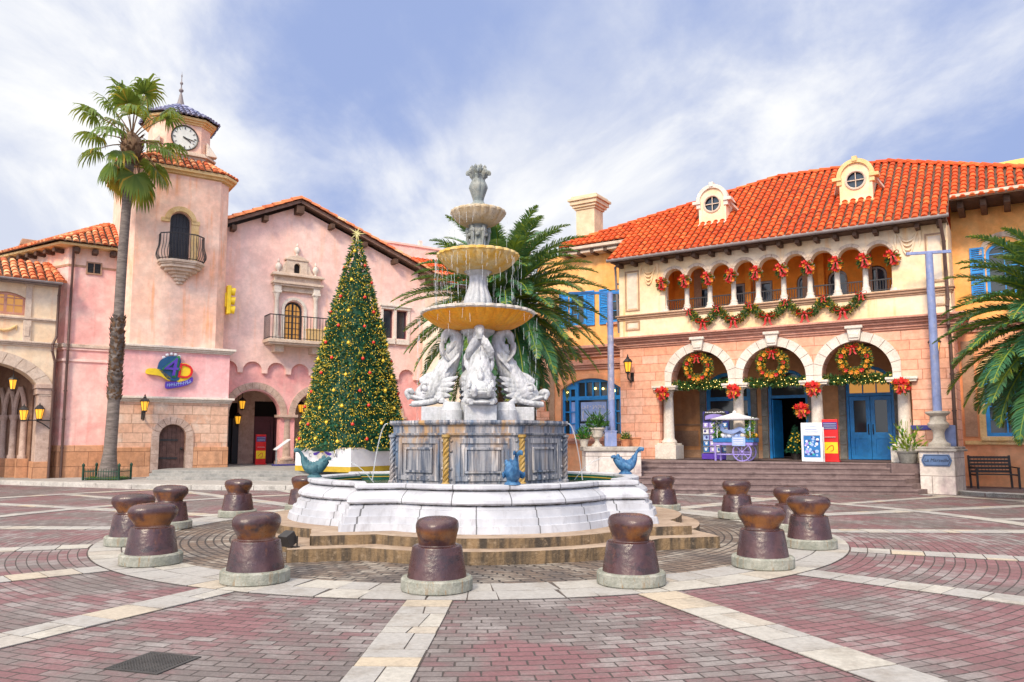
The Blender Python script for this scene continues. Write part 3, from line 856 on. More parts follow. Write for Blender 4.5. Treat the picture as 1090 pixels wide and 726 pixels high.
# joints and slabs of the white bands
jt = MB(); slabs = MB()
def slab_quad(pts, z=.011):
    """one slab: inset, slightly uneven"""
    c = Vector((sum(p[0] for p in pts) / len(pts), sum(p[1] for p in pts) / len(pts)))
    q = []
    for p in pts:
        d = Vector(p) - c; L = d.length
        q.append(c + d * (1 - .012 / L))
    tz = [z + random.uniform(-.002, .002) for _ in q]
    n = len(q)
    slabs.add([(p.x, p.y, a) for p, a in zip(q, tz)] + [(p.x, p.y, 0.0) for p in q],
              [tuple(range(n))] + [(i, i + n, (i + 1) % n + n, (i + 1) % n) for i in range(n)])
def ring_band(r0, r1, rows, length):
    disc(jt, r0, r1, .006)
    for k in range(rows):
        a = r0 + (r1 - r0) * k / rows; b = r0 + (r1 - r0) * (k + 1) / rows
        t = random.random(); end = t + 2 * pi
        while t < end - .02:
            dt = length * random.uniform(.55, 1.4) / a
            t2 = min(t + dt, end)
            if end - t2 < .03: t2 = end
            m = 3
            pts = [(b * cos(t + (t2 - t) * i / m), b * sin(t + (t2 - t) * i / m)) for i in range(m + 1)]
            sk = random.uniform(-.03, .03) / a
            pts = [(a * cos(t2 + sk - (t2 - t) * i / m), a * sin(t2 + sk - (t2 - t) * i / m)) for i in range(m + 1)][::-1][::-1] + pts
            pts = pts[m + 1:] + pts[:m + 1]
            slab_quad(pts); t = t2
def spoke(ang, r0, r1, w):
    u = Vector((cos(ang), sin(ang))); s = Vector((-u.y, u.x)); h = w / 2
    P = lambda r, x: tuple(u * r + s * x)
    a, b, c, d = P(r0, -h), P(r1, -h), P(r1, h), P(r0, h)
    jt.add([a + (.0055,), b + (.0055,), c + (.0055,), d + (.0055,)], [(0, 1, 2, 3)])
    r = r0
    while r < r1 - .1:
        L = min(random.choice([.22, .3, .36, .42, .5]), r1 - r)
        if random.random() < .45:
            x = random.uniform(-.12, .12); k = random.uniform(-.04, .04)
            slab_quad([P(r, -h), P(r + L, -h), P(r + L, x + k), P(r, x)]); slab_quad([P(r, x), P(r + L, x + k), P(r + L, h), P(r, h)])
        else: slab_quad([P(r, -h), P(r + L, -h), P(r + L, h), P(r, h)])
        r += L
ring_band(5.16, 6.02, 2, .52)
ring_band(9.95, 10.35, 1, .6)
ring_band(14.8, 15.2, 1, .6)
for k in range(16):
    spoke(SP0 + SPD * k, 6.03, 9.94, .47); spoke(SP0 + SPD * k, 10.36, 14.79, .40)
    spoke(SP0 + SPD * (k + .5), 10.36, 14.79, .32)
setting('joint_ground', jt, 'joint', (FX, FY, 0)); setting('slab_pavement', slabs, 'slab', (FX, FY, 0))

# left pavement: kerb line runs along the plaza, floor rises in three steps to the buildings
g = MB(); KL = [(-60, 44.5), (-24, 29.3), (-17.73, 27.37), (-12.08, 25.1), (-9.0, 24.5), (-5, 24.4), (0, 24.9), (3.2, 26.0)]
back = [(3.2, 60), (-60, 60)]
poly(g, [[(x, y + .32) for x, y in KL] + back], -.3, .146, 0, 'xy'); setting('pavement', g, 'pavement')
g = MB()
for a, b in zip(KL, KL[1:]):
    a = Vector(a); b = Vector(b); L = (b - a).length; n = max(1, int(L / .9)); d = (b - a) / n; nrm = Vector((-d.y, d.x)).normalized() * .30
    for i in range(n):
        p = a + d * i + d.normalized() * .006; q = a + d * (i + 1) - d.normalized() * .006
        zz_ = .15 + random.uniform(-.004, .004)
        poly(g, [[tuple(p), tuple(q), tuple(q + nrm), tuple(p + nrm)]], -.2, zz_, 0, 'xy')
setting('kerb', g, 'kerb', bevel=.015)
g = MB()
for i in range(3):
    y = 27.3 + .42 * i
    poly(g, [[(-12.9 - .1 * i, y + .55), (-9.0, y), (-3.4, y), (-3.0, 40), (-14, 40)]], .1, .15 + .10 * (i + 1), 0, 'xy')
setting('stepped_pavement', g, 'steplight', bevel=.012)

# right pavement by the restaurant
g = MB(); KR = [(12.62, 22.75), (13.0, 21.75), (14.6, 20.2), (19, 16.5)]
poly(g, [KR + [(30, 16.5), (30, 40), (12.62, 30)]], -.3, .10, 0, 'xy'); setting('pavement', g, 'darkpave')
g = MB()
for a, b in zip(KR, KR[1:]):
    a = Vector(a); b = Vector(b); L = (b - a).length; n = max(1, int(L / .8)); d = (b - a) / n; nrm = Vector((d.y, -d.x)).normalized() * -.24
    for i in range(n):
        p = a + d * i + d.normalized() * .006; q = a + d * (i + 1) - d.normalized() * .006
        poly(g, [[tuple(p), tuple(q), tuple(q + nrm), tuple(p + nrm)]], -.2, .125 + random.uniform(-.005, .005), 0, 'xy')
setting('kerb', g, 'kerb', bevel=.015)

# ------------------------------------------------------------------ fountain
FO = thing('fountain', 'tall white tiered marble fountain with dolphins over a lobed pool mid plaza', 'fountain', (FX, FY, 0))
ROT = RAD(13)
def quat(C, Lb, n=16):
    a = C / sqrt(2); h = a * .69; sag = Lb - a; R = (h * h + sag * sag) / (2 * sag); cx = Lb - R; al = math.asin(h / R)
    out = []
    for k in range(4):
        f = ROT + k * pi / 2
        pts = [(a - .03, -a + .0), (a, -a + .03)] + [(a, -h)] + [(cx + R * cos(t), R * sin(t)) for t in [-al + 2 * al * i / n for i in range(1, n)]] + [(a, h), (a, a - .03)]
        for x, y in pts: out.append((x * cos(f) - y * sin(f), x * sin(f) + y * cos(f)))
    return out
def quat_sweep(mb, levels, mi=0, smooth=False):
    rows = [[(x, y, z) for x, y in quat(C, Lb)] for C, Lb, z in levels]
    n = len(rows[0]); vs = [p for r in rows for p in r]; fs = []
    for k in range(len(rows) - 1):
        for i in range(n):
            j = (i + 1) % n
            fs.append((k * n + i, k * n + j, (k + 1) * n + j, (k + 1) * n + i))
    mb.add(vs, fs, mi, smooth)
# white marble with block joints and dirt along the ledges
q = NB('pool_marble'); o, r, th = polar(q); z = q.xyz(o)[2]
col = q.mix(q.ramp(q.noise(o, 2.2, 6, .6), .35, .68), (.40, .41, .45), (.52, .53, .57))
col = q.mix(q.math('MULTIPLY', q.ramp(q.noise(q.map(o, (3, 3, .8)), 2.2, 7, .7), .50, .72), .6), col, (.27, .26, .28))
up = q.ramp(z, .664, .668)
u = q.math('FRACT', q.math('ADD', q.math('ADD', q.math('MULTIPLY', th, 3.6), q.math('MULTIPLY', up, .42)), q.math('MULTIPLY', q.math('SUBTRACT', q.noise(o, 3, 2, .5), .5), .05)))
ln = q.math('SUBTRACT', 1., q.ramp(q.math('ABSOLUTE', q.math('SUBTRACT', u, .5)), .006, .014))
dirt = q.noise(o, 7, 6, .72)
led = q.math('MAXIMUM', q.math('SUBTRACT', 1., q.ramp(q.math('ABSOLUTE', q.math('SUBTRACT', z, .665)), .004, .03)), q.math('SUBTRACT', 1., q.ramp(q.math('ABSOLUTE', q.math('SUBTRACT', z, .868)), .002, .022)))
col = q.mix(q.math('MULTIPLY', led, q.ramp(dirt, .38, .6)), col, (.10, .09, .07))
col = q.mix(q.math('MULTIPLY', ln, .85), col, (.07, .07, .07))
q.bump(q.math('SUBTRACT', q.math('MULTIPLY', q.noise(o, 16, 6, .7), .4), ln), .4, .02)
M['poolmarble'] = q.done(col, .6, spec=.4)
rj = random.Random(2)
def worn(P, k=.016):
    out = []
    for i, (x, y) in enumerate(P):
        x2, y2 = P[(i + 1) % len(P)]; n = max(1, int(hypot(x2 - x, y2 - y) / .16))
        for j in range(n):
            t = j / n; a = x + (x2 - x) * t; b = y + (y2 - y) * t; f = 1 - rj.random() ** 2 * k / 2; out.append((a * f, b * f))
    return out
m = MB(); poly(m, [worn(quat(4.35, 3.90))], .0, .17, 0, 'xy', 1); part('step', m, ['stepstone', 'riser'], FO, .02)
m = MB(); poly(m, [worn(quat(3.93, 3.62))], .17, .30, 0, 'xy', 1); part('step', m, ['stepstone', 'riser'], FO, .02)
m = MB()
quat_sweep(m, [(3.40, 3.21, .298), (3.375, 3.185, .40), (3.33, 3.14, .405), (3.315, 3.125, .50), (3.265, 3.075, .505), (3.245, 3.055, .60), (3.20, 3.01, .606), (3.18, 2.99, .655), (3.15, 2.96, .664)])
quat_sweep(m, [(3.15, 2.96, .664), (3.22, 3.03, .672), (3.24, 3.05, .70), (3.225, 3.035, .74), (3.16, 2.97, .79), (3.08, 2.89, .83), (3.01, 2.825, .862), (3.0, 2.815, .87)])
part('pool_wall', m, 'poolmarble', FO)
m = MB(); quat_sweep(m, [(3.00, 2.815, .868), (3.07, 2.885, .872), (3.085, 2.90, .895), (3.08, 2.895, .935), (3.06, 2.875, .945), (2.84, 2.66, .945), (2.82, 2.64, .93), (2.82, 2.64, .885)])
part('pool_rim', m, 'poolmarble', FO)
m = MB(); quat_sweep(m, [(2.81, 2.63, .90), (2.78, 2.60, .895), (2.78, 2.60, .60)]); quat_sweep(m, [(2.79, 2.61, .846), (2.77, 2.59, .846), (2.77, 2.59, .862), (2.79, 2.61, .862)], 1)
part('tile_lining', m, ['tilegreen', 'gold'], FO)
m = MB(); poly(m, [quat(2.79, 2.61)], .70, .80, 0, 'xy'); part('water', m, 'water', FO)
# drum
VA = [RAD(-105.6 + 45 * k) for k in range(8)]
def octag(R, z): return [(R * cos(a), R * sin(a), z) for a in VA]
m = MB()
def octs(levels, mi=0):
    rows = [octag(R, z) for R, z in levels]; vs = [p for r in rows for p in r]
    m.add(vs, [(k * 8 + i, k * 8 + (i + 1) % 8, (k + 1) * 8 + (i + 1) % 8, (k + 1) * 8 + i) for k in range(len(rows) - 1) for i in range(8)], mi)
octs([(1.60, .72), (1.60, .86), (1.565, .87), (1.565, 1.64), (1.61, 1.65), (1.62, 1.68), (1.575, 1.69), (1.58, 1.80), (1.63, 1.82), (1.65, 1.85), (1.64, 1.89), (1.5, 1.892), (.02, 1.87)])
part('basin_drum', m, 'drumstone', FO)
for k in range(8):
    a = (VA[k] + pi / 8); ap = 1.565 * cos(pi / 8); hw = 1.565 * sin(pi / 8)
    fr = Matrix.Rotation(a + pi / 2, 4, 'Z')
    m = MB()
    e = hw - .14
    for x0, x1, z0, z1, d in ((-e, e, .92, 1.0, .025), (-e, e, 1.52, 1.6, .025), (-e, -e + .08, 1.0, 1.52, .025), (e - .08, e, 1.0, 1.52, .025),
                              (-e + .2, e - .2, 1.08, 1.42, .014),):
        box(m, x0, x1, -ap - d, -ap + .01, z0, z1)
    for x0, x1, z0, z1 in ((-e + .15, e - .15, 1.045, 1.08), (-e + .15, e - .15, 1.42, 1.455), (-e + .15, -e + .185, 1.08, 1.42), (e - .185, e - .15, 1.08, 1.42)):
        box(m, x0, x1, -ap - .035, -ap + .01, z0, z1)
    for sx in (-1, 1):
        for zz_ in (.96, 1.12, 1.4, 1.56): ball(m, (sx * (e + .065), -ap, zz_), .028, 8, 5)
    for xx in (-.24, 0, .24): ball(m, (xx, -ap - .02, .96), .026, 8, 5)
    m.xf(fr); part('panel', m, 'drumstone', FO, .006)
for ia, a in enumerate(VA):
    m = MB(); cx, cy = 1.585 * cos(a), 1.585 * sin(a)
    for s3 in range(3):
        tube(m, [(cx + .026 * cos(s3 * 2.094 + t * .8), cy + .026 * sin(s3 * 2.094 + t * .8), .87 + .77 * t / 24) for t in range(25)], .027, 6)
    lathe(m, [(.07, .86), (.07, .89), (.05, .91)], 10, (cx, cy)); lathe(m, [(.05, 1.60), (.07, 1.62), (.07, 1.66)], 10, (cx, cy))
    part1('rope_column', m, 'goldrope' if ia < 2 else 'drumstone', FO)
# plinths and dolphins
DA = [RAD(-84 + 90 * k) for k in range(4)]
def dolphin_mesh():
    m = MB()
    P = spl([(1.06, 0, 2.30), (.96, 0, 2.36), (.84, 0, 2.42), (.70, 0, 2.56), (.58, 0, 2.78), (.48, 0, 3.0), (.40, 0, 3.2), (.36, 0, 3.36), (.41, 0, 3.47), (.50, 0, 3.50), (.59, 0, 3.43), (.61, 0, 3.30)], 5)
    R0 = [.12, .19, .235, .235, .20, .168, .14, .115, .10, .09, .075, .05]
    R = []
    for i in range(len(R0) - 1):
        for k in range(5): R.append(R0[i] + (R0[i + 1] - R0[i]) * k / 5)
    R.append(R0[-1])
    tube(m, P, R, 16, up=(0, 1, 0), squash=.95)
    # jaws: flared scrolling lips
    for z, dz, L in ((2.30, .05, .21), (2.20, -.01, .17)):
        ball(m, (1.05, 0, z), L, 16, 8, 0, (.95, 1.05, .26), Matrix.Rotation(RAD(-16 if dz > 0 else 6), 3, 'Y'))
    for s in (-1, 1):
        tube(m, spl([(1.20, .12 * s, 2.30), (1.25, .13 * s, 2.40), (1.18, .13 * s, 2.44), (1.15, .12 * s, 2.38)], 4), [.045] * 12 + [.03], 7)
        tube(m, spl([(1.15, .17 * s, 2.2), (.92, .235 * s, 2.22), (.72, .23 * s, 2.27), (.60, .2 * s, 2.38)], 4), [.05] * 10 + [.06, .05, .02], 7)
        ball(m, (.93, .185 * s, 2.47), .062, 10, 6); tube(m, [(.93 + .085 * cos(t), .195 * s, 2.475 + .085 * sin(t)) for t in [RAD(-20 + 40 * i) for i in range(9)]], .022, 5)
        # gill frills and side fins
        for t in range(5):
            f = t / 4; a0 = Vector((.76 - .10 * f, .19 * s, 2.30 + .26 * f)); d = Vector((-.20 - .06 * f, .10 * s, -.06 + .16 * f))
            tube(m, [a0, a0 + d * .6, a0 + d * 1.15], [.07, .055, .012], 7, squash=.5)
        tube(m, spl([(.62, .14 * s, 2.72), (.54, .22 * s, 2.86), (.40, .24 * s, 3.0), (.34, .22 * s, 3.10)], 4), [.05] * 6 + [.04] * 5 + [.02, .01], 7, squash=.45)
        # tail flukes, curling down and out
        tube(m, spl([(.60, .02 * s, 3.36), (.64, .09 * s, 3.24), (.62, .17 * s, 3.10), (.55, .19 * s, 3.0), (.52, .15 * s, 2.98)], 5), [.05] * 4 + [.075] * 8 + [.06] * 6 + [.03, .02, .01], 8, squash=.42)
        tube(m, spl([(.38, .10 * s, 3.30), (.46, .15 * s, 3.22), (.52, .14 * s, 3.14), (.50, .12 * s, 3.08)], 4), [.05] * 9 + [.04, .03, .02, .01], 7, squash=.5)
    for t in range(7):
        f = t / 6; k = int(f * 22) + 14; p = P[min(k, len(P) - 1)]
        ball(m, (p.x + .13 - .05 * f, 0, p.z + .11), .05, 8, 5, 0, (.8, .5, 1.3))
    tube(m, spl([(.99, 0, 2.55), (.90, 0, 2.66), (.78, 0, 2.74), (.70, 0, 2.86)], 4), [.05, .08, .1, .09, .085, .08, .075, .07, .06, .05, .04, .03, .01], 8, squash=.6)
    return m
dm = dolphin_mesh().mesh('dolphin_statue', [M['dolphin']], 60)
for a in DA:
    m = MB(); box(m, .34, .99, -.265, .265, 1.87, 2.15); m.xf(Matrix.Rotation(a, 4, 'Z')); part('plinth', m, 'marble', FO, .012)
    m = MB(); lathe(m, [(.19, 1.87), (.19, 2.08), (.17, 2.1), (.15, 2.2), (.13, 2.22)], 16, (.66 * cos(a + pi / 4), .66 * sin(a + pi / 4))); part('pedestal_block', m, 'marble', FO)
    d_ = link('dolphin_statue', dm, FO); d_.rotation_euler = (0, 0, a)
m = MB(); lathe(m, [(.34, 1.87), (.34, 2.2), (.24, 2.28), (.2, 2.38), (.30, 2.50), (.33, 2.62), (.29, 2.74), (.20, 2.84), (.17, 3.0), (.165, 3.3), (.2, 3.42), (.30, 3.47), (.33, 3.54)], 28)
part('central_column', m, 'marble', FO)
# bowls
def bowl(zb, R, h, foot, nf, mats, rings=8):
    m = MB(); pr = []; am = []
    for i in range(rings + 1):
        t = i / rings; r = foot + (R - foot) * (t ** .72); z = zb + h * (t ** 1.75 * .9 + .1 * t)
        pr.append((r, z)); am.append(.0 if i == 0 else .045 * R * (t ** 1.1))
    lathe(m, pr, nf * 6, flute=nf, amp=am, caps=False)
    z1 = zb + h
    pr2 = [(R, z1), (R * 1.035, z1 + .02), (R * 1.035, z1 + .055), (R * .97, z1 + .075), (R * .90, z1 + .05), (R * .5, z1 - .02), (.05, z1 - .03)]
    am2 = [.045 * R, .055 * R, .055 * R, .05 * R, .03 * R, 0, 0]
    lathe(m, pr2, nf * 6, flute=nf, amp=am2, mi=1, caps=False)
    part('bowl', m, mats, FO)
    m = MB(); lathe(m, [(R * .88, z1 + .045), (.02, z1 + .046)], 32, caps=False); part('bowl_water', m, 'water', FO)
bowl(3.52, .985, .28, .30, 34, ['ochrebowl', 'bowlrim'])
bowl(4.60, .715, .26, .26, 26, ['yellowbowl', 'yellowbowl'])
bowl(5.46, .485, .20, .18, 20, ['greybowl', 'greybowl'])
m = MB(); pr = [(.26, 3.80), (.26, 3.92), (.235, 3.96), (.25, 4.04), (.235, 4.12), (.17, 4.3), (.15, 4.42), (.155, 4.52), (.2, 4.56), (.27, 4.62)]
lathe(m, pr, 48, flute=12, amp=[0, 0, .01, .03, .03, .025, .02, .01, 0, 0]); part('stem', m, 'marble', FO)
m = MB(); pr = [(.2, 4.84), (.2, 4.94), (.16, 4.98), (.17, 5.06), (.145, 5.16), (.135, 5.24), (.17, 5.30), (.19, 5.36), (.16, 5.43), (.2, 5.48)]
lathe(m, pr, 40, flute=10, amp=[0, 0, .01, .02, .02, .02, .02, .02, .0, 0])
for k in range(6):
    a = k * pi / 3; ball(m, (.185 * cos(a), .185 * sin(a), 5.35), .055, 8, 6); ball(m, (.17 * cos(a + .5), .17 * sin(a + .5), 5.27), .04, 8, 6); tube(m, [(.20 * cos(a), .20 * sin(a), 5.42), (.19 * cos(a), .19 * sin(a), 5.2), (.15 * cos(a), .15 * sin(a), 5.0)], [.03, .03, .01], 6)
part('stem', m, 'finial', FO)
m = MB()
lathe(m, [(.20, 5.68), (.17, 5.74), (.145, 5.76), (.14, 5.80), (.15, 5.84), (.12, 5.88), (.095, 5.92), (.105, 5.98), (.135, 6.08), (.165, 6.17), (.155, 6.22), (.12, 6.30), (.105, 6.36), (.12, 6.40), (.08, 6.46), (.05, 6.56), (.02, 6.61)], 32, flute=8, amp=[0, 0, 0, 0, 0, 0, .0, .01, .02, .025, .02, .015, .012, .01, 0, 0, 0])
for k in range(8):
    a = k * pi / 4
    tube(m, spl([(.10 * cos(a), .10 * sin(a), 6.34), (.14 * cos(a), .14 * sin(a), 6.44), (.19 * cos(a), .19 * sin(a), 6.46), (.20 * cos(a), .20 * sin(a), 6.41)], 3), [.03, .04, .045, .05, .05, .05, .045, .04, .035, .03], 6, squash=.6)
    a += pi / 8
    tube(m, spl([(.07 * cos(a), .07 * sin(a), 6.42), (.11 * cos(a), .11 * sin(a), 6.52), (.13 * cos(a), .13 * sin(a), 6.56), (.13 * cos(a), .13 * sin(a), 6.53)], 3), [.03, .035, .04, .04, .04, .035, .035, .03, .03, .02], 6, squash=.6)
part('finial', m, 'finial', FO)
# spouting bronze fish on the rim (local x points outward, mouth faces the basin)
def fish_mesh():
    m = MB()
    P = spl([(-.25, 0, .36), (-.17, 0, .30), (-.06, 0, .21), (.06, 0, .17), (.17, 0, .21), (.25, 0, .32), (.29, 0, .45), (.335, 0, .53)], 5)
    R0 = [.055, .10, .135, .135, .10, .065, .04, .03]; R = []
    for i in range(7):
        for k in range(5): R.append(R0[i] + (R0[i + 1] - R0[i]) * k / 5)
    R.append(R0[-1]); tube(m, P, R, 12, up=(0, 1, 0))
    lathe(m, [(.16, 0), (.15, .03), (.11, .06), (.12, .14)], 12, (0.02, 0))
    for s in (-1, 1):
        tube(m, spl([(.33, 0, .52), (.39, .05 * s, .57), (.47, .08 * s, .56)], 4), [.035] * 4 + [.045] * 4 + [.01], 6, squash=.4)
        tube(m, spl([(-.05, .10 * s, .22), (.05, .18 * s, .16), (.14, .2 * s, .2)], 4), [.06] * 5 + [.05] * 3 + [.01], 6, squash=.4)
        ball(m, (-.17, .075 * s, .35), .03, 8, 5)
        tube(m, spl([(-.19, .04 * s, .34), (-.27, .05 * s, .40), (-.30, .04 * s, .36)], 3), [.04] * 6 + [.02], 6)
    for t in range(7):
        p = P[6 + 3 * t]; ball(m, (p.x - .01, 0, p.z + .12 - .006 * t), .05, 6, 5, 0, (1, .35, 1.2))
    return m
for k, (rr, mt) in enumerate([(2.77, 'bronzeblue'), (2.77, 'bronzeblue'), (2.77, 'bronze'), (2.77, 'bronze')]):
    a = ROT + (-pi / 2, 0, pi, pi / 2)[k]
    if k == 3: continue
    f = part('fish_spout', fish_mesh(), mt, FO, label={0: 'blue bronze fish seen from behind on the front lobe', 1: 'blue bronze fish with raised tail on the right lobe', 2: 'green bronze fish with curled tail on the left lobe'}[k])
    f.location = (rr * cos(a), rr * sin(a), .945); f.rotation_euler = (0, 0, a); f.scale = (.78, .78, .80)
    m = MB(); tube(m, [(-.22 - .75 * t, 0, .27 + .25 * t - .62 * t * t) for t in [i / 12 for i in range(13)]], .008, 5)
    w_ = part('water_jet', m, 'fall', FO); w_.location = f.location; w_.rotation_euler = f.rotation_euler
# falling water
m = MB(); rw = random.Random(5)
def drops(R, z1, z0, n):
    for i in range(n):
        a = rw.uniform(0, 2 * pi); z = z1 - rw.uniform(0, .1)
        while z > z0:
            L = rw.uniform(.04, .26); ra = R + .03 + rw.uniform(-.015, .03)
            x, y = ra * cos(a), ra * sin(a)
            tube(m, [(x, y, z), (x + rw.uniform(-.012, .012), y + rw.uniform(-.012, .012), z - L)], [rw.uniform(.0016, .0042), rw.uniform(.0016, .004)], 4)
            z -= L + rw.uniform(.02, .28); a += rw.uniform(-.02, .02)
drops(.50, 5.66, 4.9, 18); drops(.74, 4.85, 3.85, 64); drops(1.02, 3.78, 1.95, 30)
for a in (RAD(176), RAD(4), RAD(95)):
    for da in (-.012, .012):
        tube(m, [((1.62 + .26 * t) * cos(a + da), (1.62 + .26 * t) * sin(a + da), 1.86 + .10 * t - 1.10 * t * t) for t in [i / 12 for i in range(13)]], .007, 5)
o = part('falling_water', m, 'fall', FO); o['kind'] = 'stuff'

# black floodlight on the step
m = MB(); box(m, -.12, .12, -.10, .10, .06, .28); o = thing('floodlight', 'small black floodlight standing on the fountain step', 'floodlight', (FX - 2.30, FY - 3.42, .17), RAD(-35), None, (.75, .75, .75))
m.xf(Matrix.Rotation(RAD(28), 4, 'X')); part('housing', m, 'iron', o, .01)
m = MB(); bar(m, (-.15, 0, .02), (-.15, 0, .2), .02); bar(m, (.15, 0, .02), (.15, 0, .2), .02); box(m, -.16, .16, -.05, .05, 0, .02); part('bracket', m, 'iron', o)

# ------------------------------------------------------------------ bollards
def bollard(label):
    t = thing('bollard', label, 'bollard', group='mooring bollards ringed around the fountain')
    m = MB(); lathe(m, [(.368, 0), (.380, .012), (.380, .118), (.364, .136), (.0, .137)], 36); part('stone_base', m, 'bollbase', t)
    m = MB()
    pr = [(.318, .11), (.316, .122), (.312, .135), (.266, .425), (.260, .440), (.246, .448), (.212, .450), (.203, .458), (.200, .478), (.206, .51), (.218, .55), (.230, .59), (.236, .625), (.234, .66), (.222, .69), (.196, .712), (.15, .726), (.08, .734), (.0, .736)]
    pr = [(r_, z_ + .012) for r_, z_ in pr]
    lathe(m, pr, 36)
    for i, (x, y, z) in enumerate(m.v):
        if z > .46:
            k = min(1, (z - .46) / .12); m.v[i] = (x * (1 + .30 * k), y * (1 - .03 * k), z + .012 * k * cos(5 * x))
    part('iron_post', m, 'rust', t)
    return t
BL = {0: 'round-headed rusty bollard nearest the camera, in front of the fountain centre', 1: 'rusty bollard in front of the right end of the fountain steps',
      2: 'front bollard of the overlapping pair to the right of the fountain', 3: 'rusty bollard furthest right, in front of a half hidden one',
      4: 'bollard half hidden behind another at the right of the ring', 5: 'rusty bollard standing in front of the entrance stairs, in the middle of the right side',
      6: 'small rusty bollard just right of the pool, before the left end of the stairs', -1: 'rusty bollard beside the small black floodlight, left of the fountain steps',
      -2: 'front left bollard with ochre head before two others', -3: 'leftmost bollard of the ring, partly behind another', -4: 'bollard with brown head behind the leftmost two',
      -5: 'lone rusty bollard before the pale kerb, under the clock tower side', -6: 'bollard mostly hidden by the left lobe of the fountain pool'}
b0 = None
for k, lb in BL.items():
    a = SP0 + SPD * (k if k != -6 else -5.80)
    loc = (FX + 5.482 * cos(a), FY + 5.482 * sin(a), .012)
    if b0 is None: b0 = bollard(lb); b0.location = loc; b0.rotation_euler = (0, 0, a)
    else: copy_thing(b0, loc, a + random.choice([0, pi]) , lb)
# ------------------------------------------------------------------ shared building pieces
def frustum_roof(mb, outer, z0, inner, z1, w=.24, row=.34, mi=0, under=1, skip=(), r=None):
    n = len(outer)
    for i in range(n):
        if i in skip: continue
        a = Vector(outer[i] + (z0,)); b = Vector(outer[(i + 1) % n] + (z0,)); c = Vector(inner[(i + 1) % n] + (z1,)); d = Vector(inner[i] + (z1,))
        sd = (b - a); L = sd.length
        if L < .05: continue
        sd.normalize(); m = (c + d) / 2 - a; ud = m - sd * m.dot(sd); ud.normalize()
        out = [(0, 0), (L, 0), ((c - a).dot(sd), (c - a).dot(ud))]
        if (c - d).length > .02: out.append(((d - a).dot(sd), (d - a).dot(ud)))
        tiles(mb, a, sd, ud, out, w, row, mi, under, r=r)
        ridge(mb, a, d, .10, .34, mi)
def octo(cx, cy, h, c):
    return [(cx - h + c, cy - h), (cx + h - c, cy - h), (cx + h, cy - h + c), (cx + h, cy + h - c), (cx + h - c, cy + h), (cx - h + c, cy + h), (cx - h, cy + h - c), (cx - h, cy - h + c)]
def wall_lantern(name, label, loc, rz, reach=.34, group=None, s=1.):
    """amber lantern on a black iron arm; local -y is away from the wall"""
    t = thing(name, label, 'lantern', loc, rz, group, (s, s, s))
    m = MB(); box(m, -.05, .05, -.03, 0, -.42, -.14)
    tube(m, spl([(0, -.02, -.30), (0, -reach * .5, -.40), (0, -reach, -.32), (0, -reach, -.16)], 5), .022, 6)
    ball(m, (0, -reach, -.2), .04, 8, 5); tube(m, spl([(0, -.03, -.36), (0, -.12, -.46), (0, -.2, -.43)], 4), .014, 5)
    part('bracket', m, 'iron', t)
    m = MB(); c = (0, -reach)
    lathe(m, [(.075, -.14), (.125, .16)], 6, c, smooth=False); part('lamp_glass', m, 'lampglow', t)
    m = MB(); lathe(m, [(.04, -.18), (.085, -.17), (.085, -.135), (.03, -.135)], 6, c, smooth=False)
    lathe(m, [(.15, .155), (.155, .18), (.10, .25), (.05, .28), (.05, .31), (.02, .33), (.03, .36), (.0, .42)], 6, c, smooth=False)
    for k in range(6):
        a = k * pi / 3; bar(m, (.078 * cos(a), c[1] + .078 * sin(a), -.14), (.128 * cos(a), c[1] + .128 * sin(a), .16), .014)
    part('lamp_frame', m, 'iron', t)
    return t
def hanging_lantern(name, label, loc, group=None, drop=.5):
    t = thing(name, label, 'lantern', loc, 0, group)
    m = MB(); lathe(m, [(.08, -.18), (.14, .16)], 6, smooth=False); part('lamp_glass', m, 'lampglow', t)
    m = MB(); lathe(m, [(.03, -.24), (.09, -.2), (.09, -.175), (.03, -.175)], 6, smooth=False); lathe(m, [(.165, .155), (.165, .18), (.10, .26), (.03, .3), (.02, .34)], 6, smooth=False)
    tube(m, [(0, 0, .3), (0, 0, drop + .3)], .012, 5)
    for k in range(6):
        a = k * pi / 3; bar(m, (.082 * cos(a), .082 * sin(a), -.18), (.143 * cos(a), .143 * sin(a), .16), .014)
    part('lamp_frame', m, 'iron', t)
    return t
